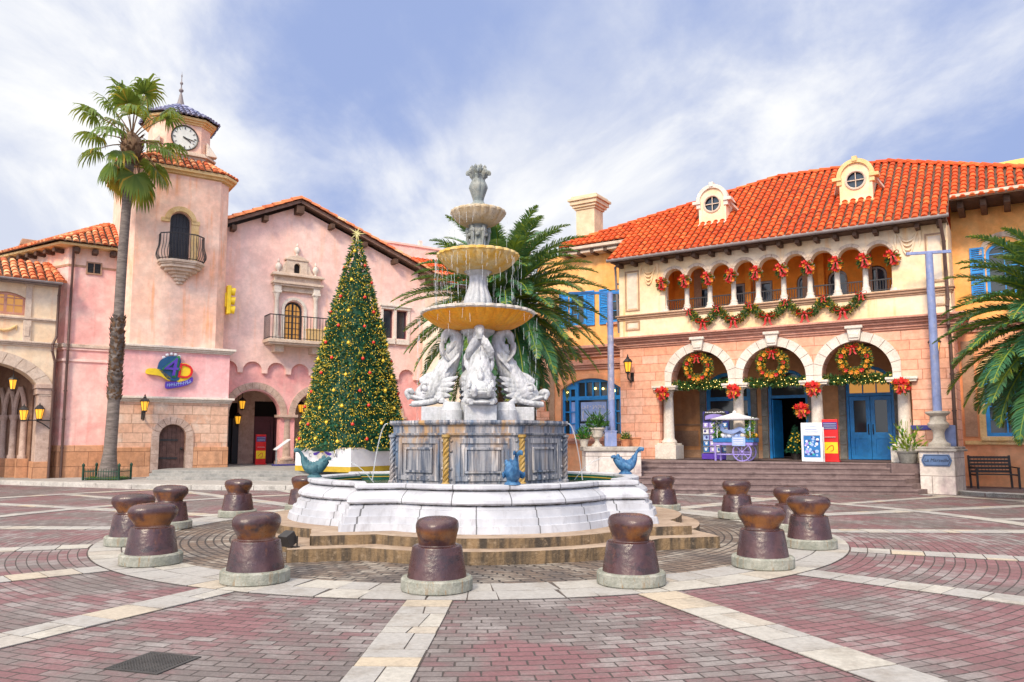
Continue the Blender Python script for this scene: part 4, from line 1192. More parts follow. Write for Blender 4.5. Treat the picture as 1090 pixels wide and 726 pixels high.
def casement(parent, x0, x1, z0, z1, y, mat, cols=2, rows=4, fw=.07, mw=.03, arch=None, glass='glassdark', leafs=1, name='window'):
    """glazed frame with glazing bars set in a wall opening; arch = rise of a segmental head"""
    m = MB()
    outer = archp(x0, x1, z0, z1, 14, arch) if arch else rect(x0, x1, z0, z1)
    inner = archp(x0 + fw, x1 - fw, z0 + fw, z1, 14, max(.02, arch - fw * .9)) if arch else rect(x0 + fw, x1 - fw, z0 + fw, z1 - fw)
    poly(m, [outer, inner], y - .05, y + .04)
    top = z1 + (arch or 0)
    W_ = (x1 - x0 - 2 * fw)
    def head(x):
        if not arch: return z1 - fw
        r = (x1 - x0) / 2; cx = (x0 + x1) / 2; R = (r * r + arch * arch) / (2 * arch)
        if arch > r * .6: return z1 + arch * sqrt(max(0, 1 - ((x - cx) / r) ** 2)) - fw * .6
        return z1 + arch - R + sqrt(max(0, R * R - (x - cx) ** 2)) - fw * .6
    for k in range(1, leafs):
        x = x0 + fw + W_ * k / leafs; box(m, x - fw * .6, x + fw * .6, y - .045, y + .035, z0 + fw, head(x))
    for k in range(1, cols * leafs):
        if k % cols == 0: continue
        x = x0 + fw + W_ * k / (cols * leafs); box(m, x - mw / 2, x + mw / 2, y - .035, y + .02, z0 + fw, head(x))
    H_ = z1 - z0 - fw if arch else z1 - z0 - 2 * fw
    for k in range(1, rows + (1 if arch else 0)):
        z = z0 + fw + H_ * k / rows; box(m, x0 + fw, x1 - fw, y - .032, y + .018, z - mw / 2, z + mw / 2)
    f = part(name, m, mat, parent)
    m = MB(); poly(m, [archp(x0 + .02, x1 - .02, z0 + .02, z1, 14, arch - .02) if arch else rect(x0 + .02, x1 - .02, z0 + .02, z1 - .02)], y + .005, y + .012)
    part('pane', m, glass, f)
    return f
def shutter(parent, x0, x1, z0, z1, y, mat='blue'):
    m = MB(); poly(m, [rect(x0, x1, z0, z1), rect(x0 + .05, x1 - .05, z0 + .06, (z0 + z1) / 2 - .03), rect(x0 + .05, x1 - .05, (z0 + z1) / 2 + .03, z1 - .06)], y - .05, y)
    n = int((z1 - z0) / .07)
    for k in range(n):
        z = z0 + .06 + (z1 - z0 - .12) * (k + .5) / n; bar(m, (x0 + .04, y - .02, z), (x1 - .04, y - .02, z), .012, .05, up=(0, .6, 1))
    return part('shutter', m, mat, parent)
def rail(parent, pts, z0, z1, gap=.12, belly=0., name='railing'):
    m = MB()
    for a, b in zip(pts, pts[1:]):
        a = Vector(a); b = Vector(b); L = (b - a).length; n = max(1, int(L / gap)); d = (b - a).normalized(); o = Vector((d.y, -d.x))
        for zz_, h in ((z1 - .02, .04), (z0 + .06, .025)): bar(m, (a.x, a.y, zz_), (b.x, b.y, zz_), .035, h)
        for k in range(n + 1):
            p = a + (b - a) * k / n
            if belly:
                P = [(p.x + o.x * e, p.y + o.y * e, z0 + (z1 - z0) * t) for t, e in ((0, 0), (.18, belly), (.35, belly * .9), (.6, .02), (1, 0))]
                tube(m, spl(P, 3), .012, 5)
            else: bar(m, (p.x, p.y, z0), (p.x, p.y, z1), .018)
    return part(name, m, 'iron', parent)
def pipe(parent, path, r=.05, mat='pipe'):
    m = MB(); tube(m, path, r, 8)
    for p in path[1:-1]: ball(m, p, r * 1.25, 8, 5)
    z0, z1 = path[-1][2], path[-2][2]
    for k in range(1, 4):
        z = z0 + (z1 - z0) * k / 4; lathe(m, [(r, z), (r * 1.4, z), (r * 1.4, z + .05), (r, z + .05)], 8, (path[-1][0], path[-1][1]))
    return part('downpipe', m, mat, parent)

# ------------------------------------------------------------------ pink gabled building
LA = RAD(33.5); LO = (-11.5024, 33.0, 0); LD = Vector((cos(LA), sin(LA))); LN = Vector((-sin(LA), cos(LA)))
def Lw(s, y, z): return (LO[0] + LD.x * s + LN.x * y, LO[1] + LD.y * s + LN.y * y, z)
GB = thing('gabled_building', 'pink stuccoed building with a wide tiled gable and arched porch behind the tall Christmas tree', 'building', LO, LA)
SR = 8.6
ap = (2.2, 11.88); zl = 11.88 - .46 * 3.5; zr = 11.88 - .385 * (SR - 2.2)
out = [(-1.3, 4.37)]
for k in range(-1, 9):
    c = .46 + 1.03 * k
    if c + .41 > SR - .05: break
    if c - .41 < -1.3: continue
    for i in range(11):
        t = pi - pi * i / 10; out.append((c + .41 * cos(t), 4.45 + .41 * sin(t)) if 0 < i < 10 else (c + .41 * cos(t), 4.37))
out += [(SR, 4.37), (SR, zr), ap, (-1.3, zl)]
m = MB(); poly(m, [out, archp(1.74, 2.58, 5.82, 7.22, 12, .38), rect(6.42, 6.93, 6.3, 7.66), rect(7.12, 7.66, 6.3, 7.66)], -.16, .22)
part('upper_wall', m, 'pink', GB)
holes = [archp(-.42, 1.74, .4, 2.62, 18, 1.02), archp(2.38, 4.54, .4, 2.62, 18, 1.02), archp(5.18, 7.34, .4, 2.62, 18, 1.02)]
m = MB(); poly(m, [rect(-1.3, SR, .2, 5.2)] + holes, 0, .45)
part('lower_wall', m, 'pinkdeep', GB)
m = MB()
box(m, -1.3, -.9, .45, 9, .2, 10); box(m, SR - .35, SR - .002, .46, 9, .2, zr - .1); box(m, -.9, SR - .35, 8.6, 8.9, .2, 10)
box(m, -.9, SR - .35, .47, 8.6, 4.45, 4.62)
part('side_walls', m, 'pink', GB)
for k, c in enumerate((.66, 3.46, 6.26)):
    m = MB(); archring(m, cx := c, 2.62, 1.08, 1.36, -.05, .12, 13, .01, clampx=1.395); part('arch_moulding', m, 'archstone', GB)
for x in (2.06, 4.86):
    m = MB()
    box(m, x - .37, x + .37, -.12, .52, .45, .62); lathe(m, [(.34, .62), (.36, .68), (.34, .74), (.29, .78), (.27, .82), (.265, .9), (.235, 2.3), (.25, 2.34), (.25, 2.37), (.235, 2.40), (.26, 2.44), (.33, 2.50)], 22, (x, .2))
    box(m, x - .42, x + .42, -.18, .55, 2.50, 2.62); part('column', m, 'archstone', GB, .012)
for x in (-.62, 7.56):
    m = MB(); box(m, x - .2, x + .2, -.1, .45, 2.50, 2.62); box(m, x - .15, x + .2, -.04, .4, .45, 2.5); part('impost', m, 'archstone', GB, .012)
# porch behind the arches
m = MB(); poly(m, [rect(-.9, SR - .35, .4, 4.5), rect(-.3, .62, .45, 3.2), rect(1.35, 3.2, .45, 3.3), rect(3.8, 6.8, .45, 3.3)], 2.6, 2.8); part('porch_wall', m, 'archstone', GB)
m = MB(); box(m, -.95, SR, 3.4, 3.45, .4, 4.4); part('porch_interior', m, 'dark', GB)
m = MB()
for x0, x1 in ((1.35, 3.2), (3.8, 6.8)):
    n = 2 if x1 - x0 < 2 else 3
    for i in range(n):
        a = x0 + (x1 - x0) * i / n + .02; b = x0 + (x1 - x0) * (i + 1) / n - .02
        poly(m, [rect(a, b, .46, 2.6), rect(a + .12, b - .12, .7, 1.3), rect(a + .12, b - .12, 1.45, 2.4)], 2.65, 2.70); box(m, a + .1, b - .1, 2.68, 2.69, .6, 2.5)
part('porch_door', m, 'plumdoor', GB)
m = MB(); box(m, -.28, .35, 2.66, 2.7, .46, 2.5); box(m, .35, .62, 2.4, 2.66, .46, 2.5); part('porch_door', m, 'blackdoor', GB)
m = MB(); box(m, -1.0, SR - .4, .5, 2.7, .30, .452); part('porch_floor', m, 'steplight', GB)
for i, (x, z, yy) in enumerate([(.35, 3.05, .9), (2.95, 2.95, .9)]):
    hanging_lantern('hanging_lantern', ['amber lantern hanging in the left arch of the pink building', 'amber lantern hanging in the arch beside the Christmas tree'][i], Lw(x, yy, z), 'lanterns hanging in the arches of the pink building', 1.2)
hanging_lantern('hanging_lantern', 'small lower amber lamp deep in the left arch of the pink building', Lw(.52, 2.2, 2.42), 'lanterns hanging in the arches of the pink building', 1.8)
# balcony
m = MB(); box(m, .83, 3.65, -1.05, -.16, 5.66, 5.80); box(m, .90, 3.58, -.98, -.16, 5.58, 5.66)
for x in (1.40, 3.05): box(m, x - .2, x + .2, -.72, -.16, 5.28, 5.58)
bal = part('balcony', m, 'trimstone', GB, .015)
rail(bal, [(.88, -.2), (.88, -1.0), (3.6, -1.0), (3.6, -.2)], 5.80, 6.85, .13)
d_ = casement(GB, 1.78, 2.54, 5.84, 7.2, .06, 'blackdoor', 2, 5, .06, .03, .36, 'glasswarm', 2, 'balcony_door')
m = MB(); archring(m, 2.16, 7.22, .43, .56, -.22, -.16, 7, .006); box(m, 1.60, 1.73, -.22, -.16, 5.8, 7.22); box(m, 2.59, 2.72, -.22, -.16, 5.8, 7.22); part('door_surround', m, 'whitestone', GB)
# aedicule
m = MB()
for x in (1.36, 3.10):
    box(m, x - .14, x + .14, -.40, -.16, 5.8, 6.0); lathe(m, [(.11, 6.0), (.10, 6.1), (.095, 7.7), (.12, 7.75), (.12, 7.8), (.16, 7.9)], 16, (x, -.28)); box(m, x - .17, x + .17, -.44, -.16, 7.9, 8.0)
    box(m, x - .15, x + .15, -.42, -.16, 8.0, 8.22)
part('aedicule_column', m, 'whitestone', GB, .01)
m = MB()
box(m, 1.2, 3.28, -.30, -.16, 8.0, 8.22); box(m, 1.16, 3.32, -.46, -.16, 8.22, 8.30); box(m, 1.10, 3.38, -.52, -.16, 8.30, 8.40); box(m, 1.2, 3.28, -.36, -.16, 8.40, 8.66); box(m, 1.08, 3.40, -.54, -.16, 8.66, 8.74); box(m, 1.14, 3.34, -.44, -.16, 8.74, 8.80)
poly(m, [rect(1.72, 2.66, 8.80, 9.40), archp(2.06, 2.34, 8.84, 9.14, 8, .14)], -.36, -.16); box(m, 1.66, 2.72, -.40, -.16, 9.40, 9.47)
poly(m, [[(1.72, 9.47), (2.66, 9.47), (2.55, 9.56), (2.38, 9.62), (2.19, 9.66), (2.0, 9.62), (1.83, 9.56)]], -.34, -.17)
poly(m, [[(1.40, 8.80), (1.72, 8.80), (1.72, 9.35), (1.62, 9.2), (1.56, 9.0)]], -.32, -.17); poly(m, [[(2.66, 8.80), (2.98, 8.80), (2.82, 9.0), (2.76, 9.2), (2.66, 9.35)]], -.32, -.17)
part('aedicule_pediment', m, 'trimstone', GB, .01)
m = MB(); box(m, 2.0, 2.4, -.2, -.165, 8.84, 9.3); part('niche', m, 'dark', GB)
for x, z, s in ((1.38, 8.80, 1), (3.05, 8.80, 1), (2.19, 9.64, .9)):
    m = MB(); lathe(m, [(.06 * s, z), (.05 * s, z + .08 * s), (.12 * s, z + .18 * s), (.14 * s, z + .28 * s), (.10 * s, z + .38 * s), (.04 * s, z + .44 * s), (.06 * s, z + .50 * s), (.03 * s, z + .58 * s), (.0, z + .64 * s)], 14, (x, -.28)); part('urn_finial', m, 'whitestone', GB)
# terracotta-coloured planter on the balcony is a thing of its own
t = thing('planter', 'orange planter box standing on the balcony of the pink building', 'planter', Lw(2.95, -.72, 5.80), LA)
m = MB(); poly(m, [[(-.32, 0), (.32, 0), (.36, .5), (-.36, .5)]], -.16, .16); box(m, -.38, .38, -.18, .18, .5, .56); part('box', m, 'ochretrim', t, .01)
m = MB(); box(m, -.33, .33, -.14, .14, .5, .565); part('soil', m, 'soil', t)
# right hand windows
m = MB(); box(m, 6.28, 7.80, -.24, -.16, 7.68, 7.80); box(m, 6.22, 7.86, -.30, -.16, 7.80, 7.88)
for x in (6.35, 7.025, 7.73): box(m, x - .06, x + .06, -.21, -.16, 6.28, 7.68)
box(m, 6.36, 7.0, -.30, -.16, 6.02, 6.26); box(m, 7.08, 7.74, -.30, -.16, 6.02, 6.26); part('window_surround', m, 'whitestone', GB, .008)
casement(GB, 6.42, 6.93, 6.3, 7.66, .02, 'plumdoor', 1, 1, .05); casement(GB, 7.12, 7.66, 6.3, 7.66, .02, 'plumdoor', 1, 1, .05)
# roof
m = MB()
zA = 12.16; eL = -1.9; eR = 9.15; zL = zA - .46 * (2.2 - eL); zR = zA - .385 * (eR - 2.2)
for (ex, ez) in ((eL, zL), (eR, zR)):
    ud = Vector((2.2 - ex, 0, zA - ez)); Lr = ud.length
    tiles(m, (ex, -.62, ez), (0, 1, 0), ud, [(0, 0), (9.8, 0), (9.8, Lr), (0, Lr)], .26, .40)
ridge(m, (2.2, -.66, zA), (2.2, 9, zA), .13)
for (ex, ez) in ((eL, zL), (eR, zR)): ridge(m, (ex, -.60, ez + .04), (2.2, -.60, zA + .04), .165, .42)
part('roof', m, ['roofmix', 'wood'], GB)
m = MB()
for (ex, ez) in ((eL, zL), (eR, zR)):
    d = Vector((2.2 - ex, 0, zA - ez)).normalized(); nn = Vector((-d.z, 0, d.x)) if d.x > 0 else Vector((d.z, 0, -d.x))
    a = Vector((ex, -.58, ez)) - nn * .10; b = Vector((2.2, -.58, zA)) - nn * .10
    bar(m, a, b, .06, .14); a.y = b.y = -.2; bar(m, a + nn * .04, b + nn * .04, .66, .03)
part('bargeboard', m, 'woodgrey', GB)
m = MB()
for x in (-.6, .72, 2.2, 3.7, 5.3, 6.85, 8.3):
    z = (zA - .46 * (2.2 - x) if x < 2.2 else zA - .385 * (x - 2.2)) - .42; s = .17 if x == 2.2 else .10
    box(m, x - s, x + s, -.60, -.14, z - .12 - (.12 if x == 2.2 else 0), z + .10)
part('purlin_end', m, 'wood', GB, .015)

# rear hall behind the gable
RH = thing('tiled_hall', 'pale hall with an orange tiled roof rising behind the right slope of the pink gable', 'building', LO, LA)
m = MB(); box(m, 8.75, 14.6, 5.4, 9.5, .2, 10.55); part('wall', m, 'paleback', RH)
m = MB(); box(m, 7.6, 14.8, 8.6, 9.2, 10.5, 13.28); box(m, 7.5, 14.9, 8.52, 9.28, 13.28, 13.40); box(m, 12.7, 12.9, 8.7, 8.9, 13.4, 13.75); part('parapet', m, 'pink', RH)
m = MB(); ud = Vector((0, 3.5, 2.05)); tiles(m, (7.8, 5.0, 10.50), (1, 0, 0), ud, [(0, 0), (7, 0), (7, ud.length), (0, ud.length)], .30, .42); part('roof', m, ['roof', 'wood'], RH)
m = MB(); box(m, 8.8, 14.6, 5.1, 5.45, 10.25, 10.42); part('eave', m, 'wood', RH)
casement(RH, 9.3, 10.1, 3.4, 4.4, 5.38, 'woodgrey', 2, 2)

# ------------------------------------------------------------------ clock tower
TO = (-10.8401, 31.9993, 0)
def Tw(s, y, z): return (TO[0] + LD.x * s + LN.x * y, TO[1] + LD.y * s + LN.y * y, z)
CT = thing('clock_tower', 'peach clock tower with blue tiled cap and little balcony behind the tall fan palm', 'tower', TO, LA)
x0, x1 = -4.80, -.74
m = MB(); poly(m, [rect(x0, x1, .1, 2.98), archp(-3.27, -2.30, .1, 1.66, 14)], 0, .3); box(m, x0, x1, .3, 4.2, .1, 2.98); part('stone_base', m, 'towerstone', CT)
m = MB(); box(m, x0 - .05, -3.56, -.05, 4.25, .1, 1.26); box(m, -2.02, x1 + .05, -.05, 4.25, .1, 1.26); part('plinth', m, 'basestone', CT, .015)
m = MB(); archring(m, -2.785, 1.66, .485, .76, -.06, .1, 9, .012)
for i in range(4):
    z = .30 + .34 * i
    for a, b in ((-3.55, -3.27), (-2.30, -2.02)): box(m, a, b, -.06, .1, z + .004, z + .336)
part('door_surround', m, 'archstone', CT, .01)
m = MB(); n = 6
for i in range(n):
    a = -3.27 + .97 * i / n; poly(m, [rect(a + .004, a + .97 / n - .004, .3, 2.2)], .2, .24)
ad = part('arched_door', m, 'browndoor', CT)
m = MB()
for z in (.8, 1.5): box(m, -3.25, -2.55, .17, .2, z, z + .07)
ball(m, (-2.42, .15, 1.2), .05, 8, 6); part('hinge', m, 'iron', ad)
m = MB(); box(m, x0, x1, .02, 4.18, 2.9, 5.1); part('rose_band', m, 'strip', CT)
for zb in (2.98, 4.96):
    m = MB()
    for h0, h1, p in ((0, .06, .05), (.06, .13, .12), (.13, .22, .20)): box(m, x0 - p, x1 + p, -p, 4.2 + p, zb + h0, zb + h1 - .002)
    part('cornice', m, 'whitestone', CT, .012)
pl = [(-4.86, .45), (-4.46, .05), (-4.46, .36), (-1.33, .36), (-1.33, .05), (-.93, .45), (-.93, 3.75), (-1.33, 4.15), (-4.46, 4.15), (-4.86, 3.75)]
m = MB(); poly(m, [pl], 5.1, 12.1, 0, 'xy'); poly(m, [rect(-4.459, -1.331, 5.1, 12.1), archp(-3.21, -2.45, 8.55, 10.2, 12)], .05, .36); part('shaft', m, 'peach', CT)
m = MB(); n = 6
for i in range(n):
    a = -3.21 + .76 * i / n; box(m, a + .004, a + .76 / n - .004, .24, .28, 8.55, 10.6)
box(m, -2.85, -2.81, .21, .24, 8.55, 10.55)
for z in (8.7, 9.35, 10.0): box(m, -3.2, -2.46, .22, .24, z, z + .06)
part('balcony_door', m, 'blackdoor', CT)
m = MB(); archring(m, -2.83, 10.2, .40, .60, -.06, .06, 1, 0, sub=16); box(m, -3.55, -3.23, -.06, .06, 10.12, 10.28); box(m, -2.43, -2.11, -.06, .06, 10.12, 10.28); box(m, -2.43, -2.14, -.03, .06, 8.56, 10.12); part('hood_moulding', m, 'ochretrim', CT, .01)
m = MB()
def halfoct(c, w, d, b=.05): return [(c - w, b), (c - w, b - d * .5), (c - w * .55, b - d), (c + w * .55, b - d), (c + w, b - d * .5), (c + w, b)]
for z0, z1, k in ((8.42, 8.52, 1.0), (8.36, 8.42, .94), (8.24, 8.36, .86), (8.12, 8.24, .70), (8.02, 8.12, .5), (7.90, 8.02, .36), (7.78, 7.90, .26), (7.66, 7.78, .16)):
    poly(m, [halfoct(-2.78, .86 * k, .80 * k)], z0, z1 - .002, 0, 'xy')
bl = part('balcony', m, 'trimstone', CT, .02)
rail(bl, halfoct(-2.78, .80, .74), 8.52, 9.58, .11, .10)
m = MB()
for z0, z1, h, c in ((12.05, 12.14, 2.03, .45), (12.14, 12.24, 2.14, .5), (12.24, 12.36, 2.27, .55)): poly(m, [octo(-2.89, 2.1, h, c)], z0, z1 - .002, 0, 'xy')
part('eave_cornice', m, 'ochretrim', CT, .01)
m = MB(); frustum_roof(m, octo(-2.89, 2.1, 2.28, .62), 12.38, octo(-2.80, 2.1, 1.40, .5), 13.02, .25, .34); part('skirt_roof', m, ['roofmix', 'wood'], CT)
CX, CY = -2.68, 2.05
m = MB()
for z0, z1, h, c in ((12.9, 13.22, 1.24, .45), (13.22, 13.30, 1.35, .48), (13.30, 13.40, 1.27, .45)): poly(m, [octo(CX, CY, h, c)], z0, z1 - .002, 0, 'xy')
part('clock_stage_base', m, 'trimstone', CT, .012)
m = MB(); poly(m, [octo(CX, CY, 1.12, .45)], 13.3, 14.66, 0, 'xy'); part('clock_stage', m, 'peach', CT)
m = MB()
for sx in (-1, 1):
    v = [(CX + sx * .92, CY - 1.14, 13.4), (CX + sx * .92, CY - 1.14, 13.95), (CX + sx * 1.34, CY - 1.14, 13.4)]
    w_ = [(x, y + .35, z) for x, y, z in v]; m.add(v + w_, [(0, 1, 2), (3, 5, 4), (0, 3, 4, 1), (1, 4, 5, 2), (0, 2, 5, 3)])
part('corner_wedge', m, 'whitestone', CT)
m = MB()
for z0, z1, h, c in ((14.60, 14.68, 1.18, .48), (14.68, 14.76, 1.25, .5), (14.76, 14.86, 1.33, .53)): poly(m, [octo(CX, CY, h, c)], z0, z1 - .002, 0, 'xy')
part('clock_stage_cornice', m, 'ochretrim', CT, .01)
m = MB(); o1 = octo(CX, CY, 1.42, .58); frustum_roof(m, o1, 14.90, [(CX + (x - CX) * .06, CY + (y - CY) * .06) for x, y in o1], 15.78, .21, .30); part('cap_roof', m, ['roofblue', 'wood'], CT)
m = MB(); lathe(m, [(.20, 15.68), (.15, 15.85), (.10, 16.05), (.06, 16.25), (.04, 16.32), (.03, 16.36), (.09, 16.42), (.10, 16.47), (.05, 16.53), (.025, 16.58), (.022, 16.7), (.065, 16.76), (.065, 16.80), (.02, 16.86), (.014, 17.05), (.03, 17.1), (.008, 17.2), (.0, 17.35)], 12, (CX, CY)); part('finial', m, 'gutter', CT)
ck = MB(); fy = CY - 1.12
FYC = Matrix.Translation((-2.66, fy, 13.98)) @ Matrix.Rotation(pi / 2, 4, 'X')
lathe(ck, [(.50, -.0), (.53, .02), (.54, .05), (.52, .075), (.485, .05)], 40, caps=False); ck.xf(FYC); clock = part('clock', ck, 'iron', CT)
ck = MB(); lathe(ck, [(.50, .03), (.0, .032)], 40, caps=False); ck.xf(FYC); part('clock_face', ck, 'clockface', clock)
ck = MB()
for i in range(12):
    a = i * pi / 6; u = Vector((cos(a), sin(a), 0)); bar(ck, u * .36 + Vector((0, 0, .05)), u * .45 + Vector((0, 0, .05)), .035 if i % 3 == 0 else .022, .01)
for i in range(60):
    a = i * pi / 30; u = Vector((cos(a), sin(a), 0)); bar(ck, u * .46 + Vector((0, 0, .05)), u * .475 + Vector((0, 0, .05)), .008, .008)
ck.xf(FYC); part('hour_mark', ck, 'iron', clock)
ck = MB()
for a, L, w in ((RAD(-12), .40, .03), (RAD(-33), .29, .04)):
    u = Vector((cos(a), sin(a), 0)); bar(ck, u * -.08 + Vector((0, 0, .06)), u * L + Vector((0, 0, .06)), w, .012)
ball(ck, (0, 0, .06), .035, 8, 6); ck.xf(FYC); part('clock_hand', ck, 'iron', clock)
wall_lantern('wall_lantern', 'amber wall lantern beside the small arched door in the clock tower base', Tw(-3.88, 0, 2.80), LA, .30, None, 1.15)
# sign with the big 4 and D
SG = thing('attraction_sign', 'colourful raised sign with a big 4 and D on the clock tower', 'sign', Tw(-2.84, -.02, 4.22), LA)
def blob(m, pts, y0, y1): poly(m, [[(p.x, p.y) for p in spl([Vector((a, b, 0)) for a, b in pts] + [Vector((pts[0][0], pts[0][1], 0))], 5)[:-1]]], y0, y1)
m = MB(); blob(m, [(-.62, .05), (-.52, .38), (-.18, .56), (.18, .50), (.22, .1), (.16, -.36), (-.22, -.36), (-.42, -.16)], -.12, 0); part('backing', m, 'tealblue', SG, .02)
m = MB(); blob(m, [(.12, .32), (.48, .28), (.66, .08), (.62, -.20), (.40, -.40), (.10, -.42)], -.10, 0); part('backing', m, 'yellow', SG, .02)
text_mesh('letter', '4', 1.22, .03, 'green', SG, (-.16, -.14, .10), (pi / 2, 0, 0), shear=.12, label='green numeral 4', scale=(1.15, 1, 1))
text_mesh('letter', '4', 1.0, .035, 'purple', SG, (-.16, -.17, .10), (pi / 2, 0, 0), shear=.12, label='purple face of the numeral 4', scale=(1.12, 1, 1))
text_mesh('letter', 'D', .82, .03, 'red', SG, (.40, -.12, -.04), (pi / 2, RAD(8), 0), label='red letter D')
m = MB(); blob(m, [(-1.02, -.02), (-.90, .05), (-.55, .03), (-.30, -.12), (-.12, -.30), (-.2, -.40), (-.48, -.24), (-.72, -.20), (-1.0, -.16)], -.12, 0); part('swoosh', m, 'yellow', SG, .02)
m = MB(); blob(m, [(-.30, -.44), (.1, -.42), (.46, -.34), (.66, -.22), (.68, -.40), (.50, -.54), (.1, -.66), (-.28, -.70)], -.10, -.02); part('title_strip', m, 'purple', SG, .02)
rw = random.Random(3); m = MB()
for i in range(11):
    x = -.24 + .082 * i; z = -.57 + .006 * i * (1 + i * .18); h = rw.uniform(.05, .075)
    bar(m, (x, -.115, z - h), (x + rw.uniform(-.02, .02), -.115, z + h), .018, .02, up=(0, 1, 0)); bar(m, (x, -.115, z + rw.uniform(-.04, .04)), (x + .05, -.115, z + rw.uniform(-.05, .05)), .018, .02, up=(0, 1, 0))
part('lettering', m, 'skyblue', SG)
m = MB()
for i, (x, z) in enumerate([(-.40, .50), (-.28, .60), (-.13, .65), (.02, .63), (.16, .56)]): ball(m, (x, -.06, z), .065, 8, 6)
part('bulb_ball', m, 'white', SG)
# yellow signal
SI = thing('signal_light', 'yellow three-lamp signal fixed to the right edge of the clock tower', 'signal', Tw(-.86, .5, 6.7), LA)
m = MB(); box(m, 0, .16, -.20, .16, 0, 1.2); box(m, -.06, .02, -.06, .06, .3, .9); part('housing', m, 'yellow', SI, .03)
for i in range(3):
    m = MB(); z = .22 + .38 * i
    tube(m, [(.12, -.02, z), (.34, -.05, z - .03)], [.15, .17], 12, caps=False); part('visor', m, 'yellow', SI)

# ------------------------------------------------------------------ salmon side house
BA = RAD(34); BO = (-16.846, 29.2, 0)
SH = thing('side_house', 'salmon rendered house with a hip roof and small slatted vent beside the clock tower', 'building', BO, BA)
pl = [(0, 0), (2.3, 0), (2.3, 5), (-2.4, 5)]
m = MB(); poly(m, [pl], .1, 8.85, 0, 'xy'); part('wall', m, 'sidehouse', SH)
def grow(k): return [(0 - k * .7, -k), (2.3, -k), (2.3, 5), (-2.4 - k, 5)]
m = MB(); poly(m, [grow(.05)], .1, 1.34, 0, 'xy'); part('plinth', m, 'basestone', SH, .02)
for z, h in ((4.48, .10), (4.92, .09), (5.01, .14)):
    m = MB(); poly(m, [grow(.06 if h < .12 else .10)], z, z + h - .002, 0, 'xy'); part('string_course', m, 'pink' if h < .12 else 'trimstone', SH, .015)
m = MB(); poly(m, [grow(.025)], 8.12, 8.20, 0, 'xy'); part('string_course', m, 'browntrim', SH)
m = MB(); poly(m, [grow(.03)], 8.2, 8.84, 0, 'xy'); part('frieze', m, 'peach', SH)
m = MB(); poly(m, [rect(.58, 1.12, 7.88, 8.36), rect(.63, .835, 7.93, 8.31), rect(.865, 1.07, 7.93, 8.31)], -.06, 0); vf = part('vent', m, 'browntrim', SH)
m = MB()
for i in range(6):
    z = 7.95 + .062 * i; bar(m, (.62, -.037, z), (1.08, -.037, z), .05, .012, up=(0, .6, 1))
box(m, .6, 1.1, -.036, -.031, 7.9, 8.34); part('slat', m, 'iron', vf)
m = MB(); poly(m, [grow(.50)], 8.84, 8.93, 0, 'xy'); part('eave', m, 'ochretrim', SH, .01)
m = MB()
for i in range(5): box(m, .12 + .62 * i, .32 + .62 * i, -.42, 0, 8.62, 8.80)
for i in range(8):
    c = Vector((-.16 - .27 * i, .35 + .56 * i)); n_ = Vector((-.9, -.44)); bar(m, (c.x, c.y, 8.72), (c.x + n_.x * .42, c.y + n_.y * .42, 8.72), .18, .16)
part('eave_bracket', m, 'wood', SH, .02)
m = MB(); frustum_roof(m, [(-.48, -.62), (2.5, -.62), (2.5, 5.2), (-3.0, 5.2)], 8.96, [(1.55, 2.1), (2.45, 2.1), (2.45, 4.2), (.5, 4.2)], 10.45, .25, .36, skip=(1,)); part('roof', m, ['roofmix', 'wood'], SH)
pipe(SH, [(.10, -.35, 8.80), (.12, -.12, 8.45), (.12, -.09, 5.3), (.12, -.17, 5.1), (.12, -.17, 4.9), (.12, -.1, 4.4), (.12, -.1, .16)], .045)

# ------------------------------------------------------------------ arched gateway wing at far left
WA = RAD(38); WO = (-16.951, 28.9, 0)
GW = thing('gateway_wing', 'cream and tan wing with a wide carriage arch at the far left edge', 'building', WO, WA)
def Ww(s, y, z): d = Vector((cos(WA), sin(WA))); n = Vector((-sin(WA), cos(WA))); return (WO[0] + d.x * s + n.x * y, WO[1] + d.y * s + n.y * y, z)
m = MB(); poly(m, [rect(-7, 0, .1, 4.98), archp(-4.25, -.46, .1, 3.15, 24, 1.20)], 0, .9); part('gate_wall', m, 'creamwing', GW)
m = MB(); poly(m, [rect(-7, 0, 4.98, 7.3), archp(-2.32, -1.05, 6.06, 6.68, 12, .20)], 0, .4); box(m, -7, 0, 2.2, 2.6, 4.98, 7.3); part('upper_wall', m, 'creamwing', GW)
m = MB()
for i in range(13):
    t0 = pi * i / 13 + .004; t1 = pi * (i + 1) / 13 - .004; P = []
    for t, e in [(t0 + (t1 - t0) * j / 3, 0) for j in range(4)] + [(t1 + (t0 - t1) * j / 3, 1) for j in range(4)]:
        P.append((-2.355 + (1.895 + .46 * e) * cos(t), 3.15 + (1.20 + .42 * e) * sin(t)))
    poly(m, [P], -.06, .2)
part('arch_moulding', m, 'trimstone', GW, .01)
m = MB(); box(m, -.60, 0.0, -.14, .9, 3.42, 3.58); box(m, -.56, 0, -.08, .9, 3.2, 3.42); box(m, -.50, -.0, -.04, .9, .1, 3.2); part('gate_pier', m, 'archstone', GW, .015)
m = MB(); box(m, -.56, .0, -.10, .9, .1, .75); part('pier_base', m, 'basestone', GW, .02)
m = MB()
for z0, z1, p in ((4.94, 5.0, .06), (5.0, 5.06, .12), (5.06, 5.12, .18)): box(m, -7, .02, -p, .1, z0, z1 - .002)
for z0, z1, p in ((5.88, 5.93, .05), (5.93, 6.0, .10)): box(m, -7, .0, -p, .1, z0, z1 - .002)
